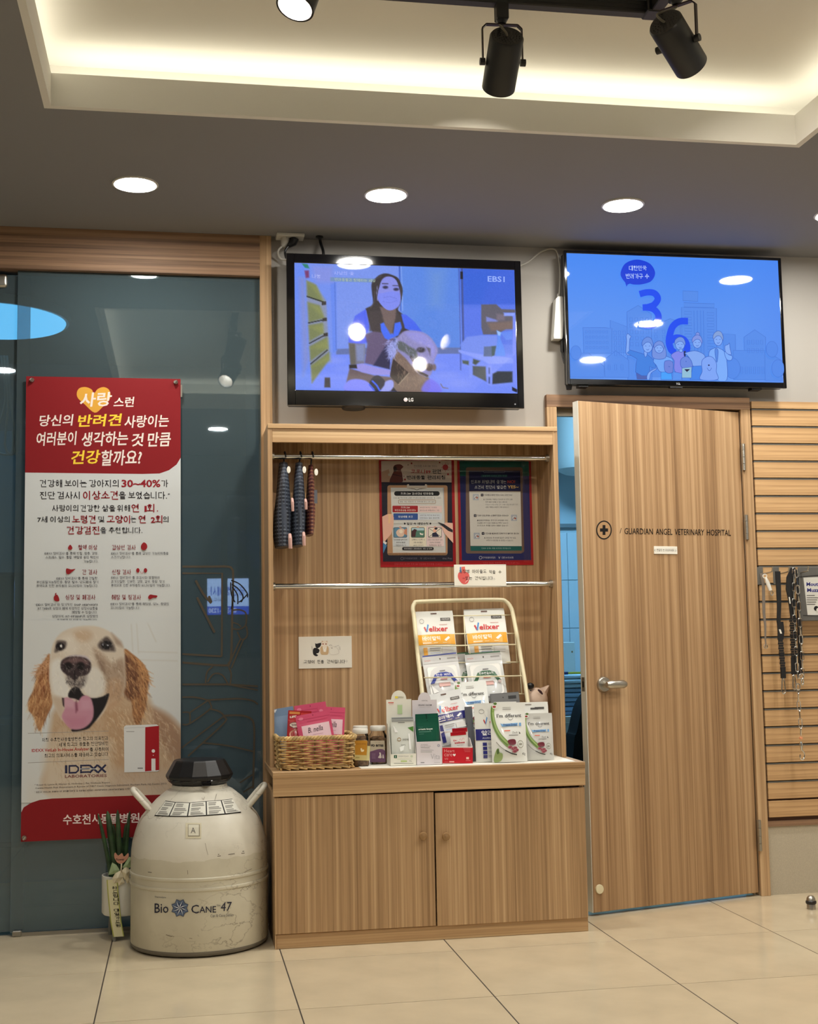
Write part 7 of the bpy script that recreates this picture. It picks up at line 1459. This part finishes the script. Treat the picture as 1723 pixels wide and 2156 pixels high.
for k in range(2):
    pouch('green_sachet', ('dark green sachet at the front of the lilac carton', 'dark green sachet behind the front one in the lilac carton')[k], 880-1*k, 1507-4*k, 928, 1608, -.397+.03*k, sach2, lean=4, rolld=-1, thick=.016, col=(20, 84, 64), cat='sachet', group='sachets in the lilac carton', zbase=ZT+.003, vis=1564)
def sach3(c): c.rect(.01, .0, .99, .2, (176, 20, 34), 6); c.rect(.04, .06, .96, .075, (140, 10, 24), 3); c.tb('Dr.', .16, .44, .4, .53, (200, 40, 50), .03); c.tb('wellness', .2, .56, .86, .68, (190, 50, 60), .03); c.line([(.52, .48), (.6, .4), (.66, .52), (.78, .36), (.84, .46)], .02, (222, 130, 130)); c.tb('Heart Care', .34, .75, .74, .8, (140, 120, 120), .01)
pouch('red_sachet', 'red topped white sachet at the front of the red carton', 953, 1541, 987, 1600, -.385, sach3, lean=3, rolld=-3, thick=.014, col=(232, 228, 224), cat='sachet', group='sachets in the red carton', zbase=ZT+.003, vis=1577)
pouch('red_sachet', 'red topped white sachet behind the front one in the red carton', 956, 1533, 989, 1600, -.355, sach3, lean=3, rolld=-2, thick=.014, col=(232, 228, 224), cat='sachet', group='sachets in the red carton', zbase=ZT+.003, vis=1577)

# ------------------------------------------------------------------ jars
def sq(r, n=36, e=.32): return [(r*math.copysign(abs(math.cos(2*math.pi*k/n))**e, math.cos(2*math.pi*k/n)), r*math.copysign(abs(math.sin(2*math.pi*k/n))**e, math.sin(2*math.pi*k/n))) for k in range(n)]
def sqloft(prof, c, e=.45, n=36):
    g = MB(); vs, fs = [], []
    for r, z in prof:
        for x, y in sq(r, n, e): vs.append((c.x+x, c.y+y, c.z+z))
    for j in range(len(prof)-1):
        for k in range(n): k2 = (k+1) % n; fs.append((j*n+k, j*n+k2, (j+1)*n+k2, (j+1)*n+k))
    fs += [list(range(n))[::-1], [(len(prof)-1)*n+k for k in range(n)]]
    return g.add(vs, fs, True)
M_TREAT = plain('dried_treats', (122, 96, 72), .9, noise=.45, nscale=70, bump=1., bscale=90)
def jar(label, xc, yb, w, yt, Y, lab):
    c = U(xc, yb, Y); c.z = ZT+.0012; r = w/2*.00178; zt_ = U(xc, yt, Y).z-c.z
    t = thing('treat_jar', c, label, 'jar', 'treat jars on the cabinet'); hb = zt_-.018
    sqloft([(r*.9, 0), (r, .004), (r, hb*.86), (r*.8, hb*.95), (r*.76, hb)], c).build('jar_body', M_CLEAR, t)
    sqloft([(r*.88, .002), (r*.95, .006), (r*.95, hb*.76), (r*.6, hb*.82)], c).build('treats', M_TREAT, t, kind='stuff')
    MB().lathe([(r*.94, hb), (r*.97, hb+.003), (r*.97, hb+.016), (r*.92, hb+.018), (.001, hb+.018)], c, 36).build('lid', M_WHITE, t)
    if lab:
        cv = Cv((0, Y-r-.0008, 0), base=.0006); lab(cv); cv.build('label', M_PRINT, t)
    return t
def J(*p): return [(570+x/6.627, 1470+y/6.627) for x, y in p]
def lab1(c):
    c.poly(J((1172, 590), (1352, 590), (1340, 870), (1168, 865)), (206, 190, 130)); c.poly(J((1175, 590), (1352, 592), (1338, 796), (1180, 790)), (190, 134, 40)); c.poly(J((1352, 665), (1390, 668), (1378, 872), (1340, 870)), (214, 204, 150)); a, b = J((1200, 630), (1330, 645)); c.tb('DUCK BITES', *a, *b, (140, 90, 24), .01); c.poly(J(*sp2([(1255, 700), (1275, 700), (1280, 720), (1300, 715), (1300, 740), (1270, 748), (1258, 730)], 4, True)), (236, 220, 180)); c.rect(*J((1185, 820))[0], *J((1240, 838))[0], (176, 160, 96))
def lab2(c):
    c.poly(J((1392, 592), (1590, 592), (1605, 890), (1385, 890)), (206, 192, 168)); c.poly(J(*([(1388, 745)]+sp2([(1440, 730), (1500, 712), (1560, 712), (1600, 735)], 4)+[(1606, 890), (1385, 892)])), (120, 84, 116)); a, b = J((1402, 645), (1575, 676)); c.tb('FD BITES', *a, *b, (30, 26, 30), .05); a, b = J((1455, 608), (1530, 618)); c.tb('freeze dried', *a, *b, (150, 140, 124), 0)
    c.poly(J(*sp2([(1500, 830), (1520, 790), (1515, 760), (1535, 760), (1545, 800), (1545, 835)], 4, True)), (226, 214, 204)); c.poly(J(*sp2([(1560, 834), (1564, 785), (1574, 790), (1582, 834)], 4, True)), (226, 214, 204))
    for k in range(3): c.rect(*J((1410, 775+26*k))[0], *J((1462, 785+26*k))[0], (160, 128, 156))
jar('clear treat jar with orange label next to the basket', 759.5, 1614, 34, 1534, -.345, lab1)
jar('clear treat jar with lilac label beside the white carton', 797, 1610, 35, 1528, -.285, lab2)
jar('clear treat jar without visible label behind the orange one', 760, 1606, 33, 1528, -.235, None)

# ------------------------------------------------------------------ wicker basket and its bags
BK0, BK1 = U(592, 1625, -.425), U(743, 1622, -.425); bw = (BK1.x-BK0.x)/2; bcx = (BK0.x+BK1.x)/2; bd_ = .105; bcy = -.425+bd_; bh = U(590, 1557, -.425).z-ZT
WK = thing('wicker_basket', (bcx, bcy, ZT), 'honey coloured wicker basket at the left end of the cabinet', 'basket')
M_WK = plain('wicker', (192, 162, 108), .6, noise=.22, nscale=40); M_WK2 = plain('wicker_dark', (140, 108, 66), .65, noise=.3, nscale=40)
def per(s, grow):        # point and outward normal on the rounded rectangular outline, s in 0..1
    hw, hd, r = bw*grow, bd_*grow, .022; seg = [2*(hw-r), math.pi*r/2, 2*(hd-r), math.pi*r/2]*2; L = sum(seg); d = (s % 1)*L; k = 0
    while d > seg[k]: d -= seg[k]; k += 1
    cs = ((hw-r, -(hd-r)), (hw-r, hd-r), (-(hw-r), hd-r), (-(hw-r), -(hd-r)))
    if k == 0: return Vector((-(hw-r)+d, -hd, 0)), Vector((0, -1, 0))
    if k == 2: return Vector((hw, -(hd-r)+d, 0)), Vector((1, 0, 0))
    if k == 4: return Vector((hw-r-d, hd, 0)), Vector((0, 1, 0))
    if k == 6: return Vector((-hw, hd-r-d, 0)), Vector((-1, 0, 0))
    a = {1: -90, 3: 0, 5: 90, 7: 180}[k]+90*d/seg[k]; c = cs[{1: 0, 3: 1, 5: 2, 7: 3}[k]]; n = Vector((math.cos(math.radians(a)), math.sin(math.radians(a)), 0))
    return Vector((c[0], c[1], 0))+n*r, n
NS = 22; rows = 11; BO = Vector((bcx, bcy, ZT))
def grow(f): return 1+.075*f
g = MB()
for k in range(NS):
    pts = []
    for f in (0, .33, .66, 1): p, n = per((k+.5)/NS, grow(f)); pts.append(BO+p+Vector((0, 0, .006+bh*f)))
    g.tube(pts, .0026, 6)
g.build('stakes', M_WK2, WK, kind='stuff')
g = MB()
for j in range(rows):
    f = (j+1.2)/(rows+1.2); pts = []
    M_ = NS*4
    for k in range(M_+1):
        p, n = per(k/M_, grow(f)); o = .0052*math.sin(math.pi*(k/4)+math.pi*j+.0); pts.append(BO+p+n*o+Vector((0, 0, .008+(bh-.012)*f+.0006*math.sin(k*1.7+j))))
    g.tube(pts, .0035, 6, cap=False)
g.build('weave', M_WK, WK, kind='stuff')
g = MB()
for q in range(3):
    pts = []
    for k in range(241):
        p, n = per(k/240, grow(1.02)); a = 2*math.pi*(k/240*26+q/3); pts.append(BO+p+n*.0055*math.cos(a)+Vector((0, 0, bh+.002+.0055*math.sin(a))))
    g.tube(pts, .0045, 6, cap=False)
g.build('rim', M_WK, WK)
g = MB()
for k in range(NS+8):
    p, n = per(k/(NS+8), 1.01); p2, n2 = per((k+1.5)/(NS+8), 1.03); g.tube([BO+p+n*.002+Vector((0, 0, .013)), BO+p2+n2*.004+Vector((0, 0, .004))], .0038, 6)
g.build('foot_border', M_WK, WK)
pt = [per(k/40, .97)[0] for k in range(40)]; MB().prism([(p.x, p.y) for p in pt], .003, .009, BO, (1, 0, 0), (0, 1, 0), (0, 0, 1)).build('base', M_WK2, WK)
def pinkd(c): c.rect(.01, .01, .99, .99, (214, 84, 118), 10); c.rect(.02, .16, .98, .175, (190, 60, 96), 4); c.rect(.12, .38, .93, .85, (240, 206, 214), 6); c.ell(.14, .13, .07, .05, (232, 130, 156)); c.tb('B. nella', .28, .46, .72, .64, (70, 40, 56), .008, slope=-.05, shear=.25); c.rect(.4, .72, .7, .735, (206, 160, 174)); c.ell(.5, .07, .012, .02, (130, 30, 60)); c.rect(.3, .25, .9, .265, (196, 66, 100))
def redd(c):
    c.rect(.01, .01, .99, .99, (172, 26, 30), 10); c.rect(.05, .04, .5, .12, (214, 140, 70)); c.rect(.55, .07, .95, .16, (206, 60, 54)); c.tb('LIFE', .08, .17, .36, .24, (246, 236, 220), .04, slope=-.1); c.tb('Aon', .34, .2, .86, .35, (244, 226, 214), .02, shear=.2); c.poly(ell(.32, .47, .24, .085, 20), (226, 206, 190)); c.line(ell(.32, .47, .24, .085, 20), .012, (60, 40, 30), True); c.tb('참연어', .16, .44, .48, .5, (80, 50, 40), .03)
    c.poly(sp2([(.12, .7), (.3, .62), (.6, .6), (.86, .66), (.9, .85), (.6, .95), (.25, .93), (.1, .82)], 5, True), (228, 172, 150))
    for k in range(5): c.line([(.22+.14*k, .64), (.2+.15*k, .92)], .02, (196, 128, 108))
    c.poly(sp2([(.72, .42), (.76, .5), (.86, .48), (.84, .58), (.74, .62), (.68, .54)], 4, True), (214, 190, 110))
zin = ZT+.012
pouch('blue_pouch', 'blue foil pouch at the back of the wicker basket', 586, 1490, 636, 1590, -.285, lambda c: (c.rect(.01, .01, .99, .98, (112, 136, 166), 8), c.poly([(.1, .02), (.3, .02), (.2, .12)], (226, 232, 238))), lean=8, rolld=-8, thick=.02, col=(112, 136, 166), zbase=zin, group='pouches in the basket', vis=1556)
pouch('red_pouch', 'glossy red jerky pouch at the left of the wicker basket', 601, 1497, 651, 1590, -.345, redd, lean=7, rolld=4, thick=.03, col=(172, 26, 30), zbase=zin, group='pouches in the basket', vis=1562)
pouch('pink_pouch', 'pink pouch at the back of the wicker basket', 636, 1481, 704, 1590, -.30, pinkd, lean=6, rolld=-7, thick=.016, col=(214, 84, 118), zbase=zin, group='pouches in the basket', vis=1552)
pouch('pink_pouch', 'pink pouch sticking out on the right of the wicker basket', 662, 1489, 722, 1590, -.325, pinkd, lean=6, rolld=4, thick=.016, col=(214, 84, 118), zbase=zin, group='pouches in the basket', vis=1556)
pouch('pink_pouch', 'pink pouch with script lettering at the front of the wicker basket', 640, 1500, 714, 1590, -.375, pinkd, lean=6, rolld=-9, thick=.02, col=(214, 84, 118), zbase=zin, group='pouches in the basket', vis=1562)

# ------------------------------------------------------------------ plush toy behind the rack
p = U(1132, 1472, -.12); pp = thing('plush_toy', (p.x, -.12, ZT), 'pale pink plush toy with dark ear behind the pouches', 'plush toy')
M_PL = plain('plush_cloth', (226, 200, 180), .95, bump=.5, bscale=600)
def blob(c, rx, ry, rz, name, mat, par, M=None):
    prof = [(max(.0005, math.sin(t)), -math.cos(t)) for t in [math.pi*k/14 for k in range(15)]]
    Mx = Matrix(((rx, 0, 0), (0, ry, 0), (0, 0, rz))); Mx = (M @ Mx) if M else Mx
    return MB().lathe(prof, c, 24, M=Mx).build(name, mat, par)
zc = p.z
blob(Vector((p.x, -.12, (zc-.03+ZT)/2)), .06, .05, (zc-.03-ZT)/2+.004, 'body', M_PL, pp)
hc_ = U(1131, 1474, -.135); hd_ = blob(hc_, .044, .045, .05, 'head', M_PL, pp)
def ear(a, b, c_, name, mat):
    P = [U(x, y, -.14) for x, y in (a, b, c_)]; g = MB(); ce = sum(P, Vector())/3
    g.add(P+[q+Vector((0, .022, 0)) for q in P]+[ce+Vector((0, -.012, 0))], [(0, 1, 6), (1, 2, 6), (2, 0, 6), (5, 4, 3), (0, 3, 4, 1), (1, 4, 5, 2), (2, 5, 3, 0)], True); o = g.build(name, mat, hd_); return o
ear((1131, 1453), (1157, 1443), (1149, 1474), 'ear', M_PL); ear((1110, 1474), (1109, 1444), (1126, 1452), 'ear', M_PL); blob(U(1117, 1444, -.15), .016, .012, .013, 'dark_ear', M_BLACK, hd_)
q1 = [U(x, y, -.185) for x, y in ((1133, 1452), (1138, 1456), (1143, 1462))]; MB().tube(bez(q1, 4), [.002, .003, .004, .0045, .005, .005, .004, .003, .002], 8).build('stitched_mouth', plain('dark_plum', (56, 24, 32), .8), hd_)
q2 = U(1118, 1454, -.186); blob(q2, .003, .002, .003, 'eye', M_BLACK, hd_)

# ------------------------------------------------------------------ lit sign across the street (mirrored in the glass)
sg = thing('street_sign', (.49, -9.2, 1.3), 'lit blue and white estate agent sign across the street', 'sign')
B('box', M_WHITE, sg, .305, .757, -9.3, -9.2, 1.395, 1.79)
cv = Cv((.757, -9.199, 1.395), (-1, 0, 0), (0, 0, 1), T=lambda x, y: (x*.452, (1-y)*.395), base=.002, eps=.001)
cv.rect(0, 0, 1, .77, (176, 204, 250)); cv.rect(0, .77, 1, 1, (40, 72, 196)); cv.tb('공인중개사', .08, .22, .94, .48, (30, 64, 180), .02); cv.tb('사무소', .66, .53, .94, .65, (50, 50, 110), .02); cv.tb('02-345-1230', .3, .82, .97, .95, (200, 214, 248), .02)
cv.build('sign_face', colmat('lit_sign', .5, .2, emit=5.), sg)
bpy.data.objects.remove(_to); bpy.data.curves.remove(_tc)
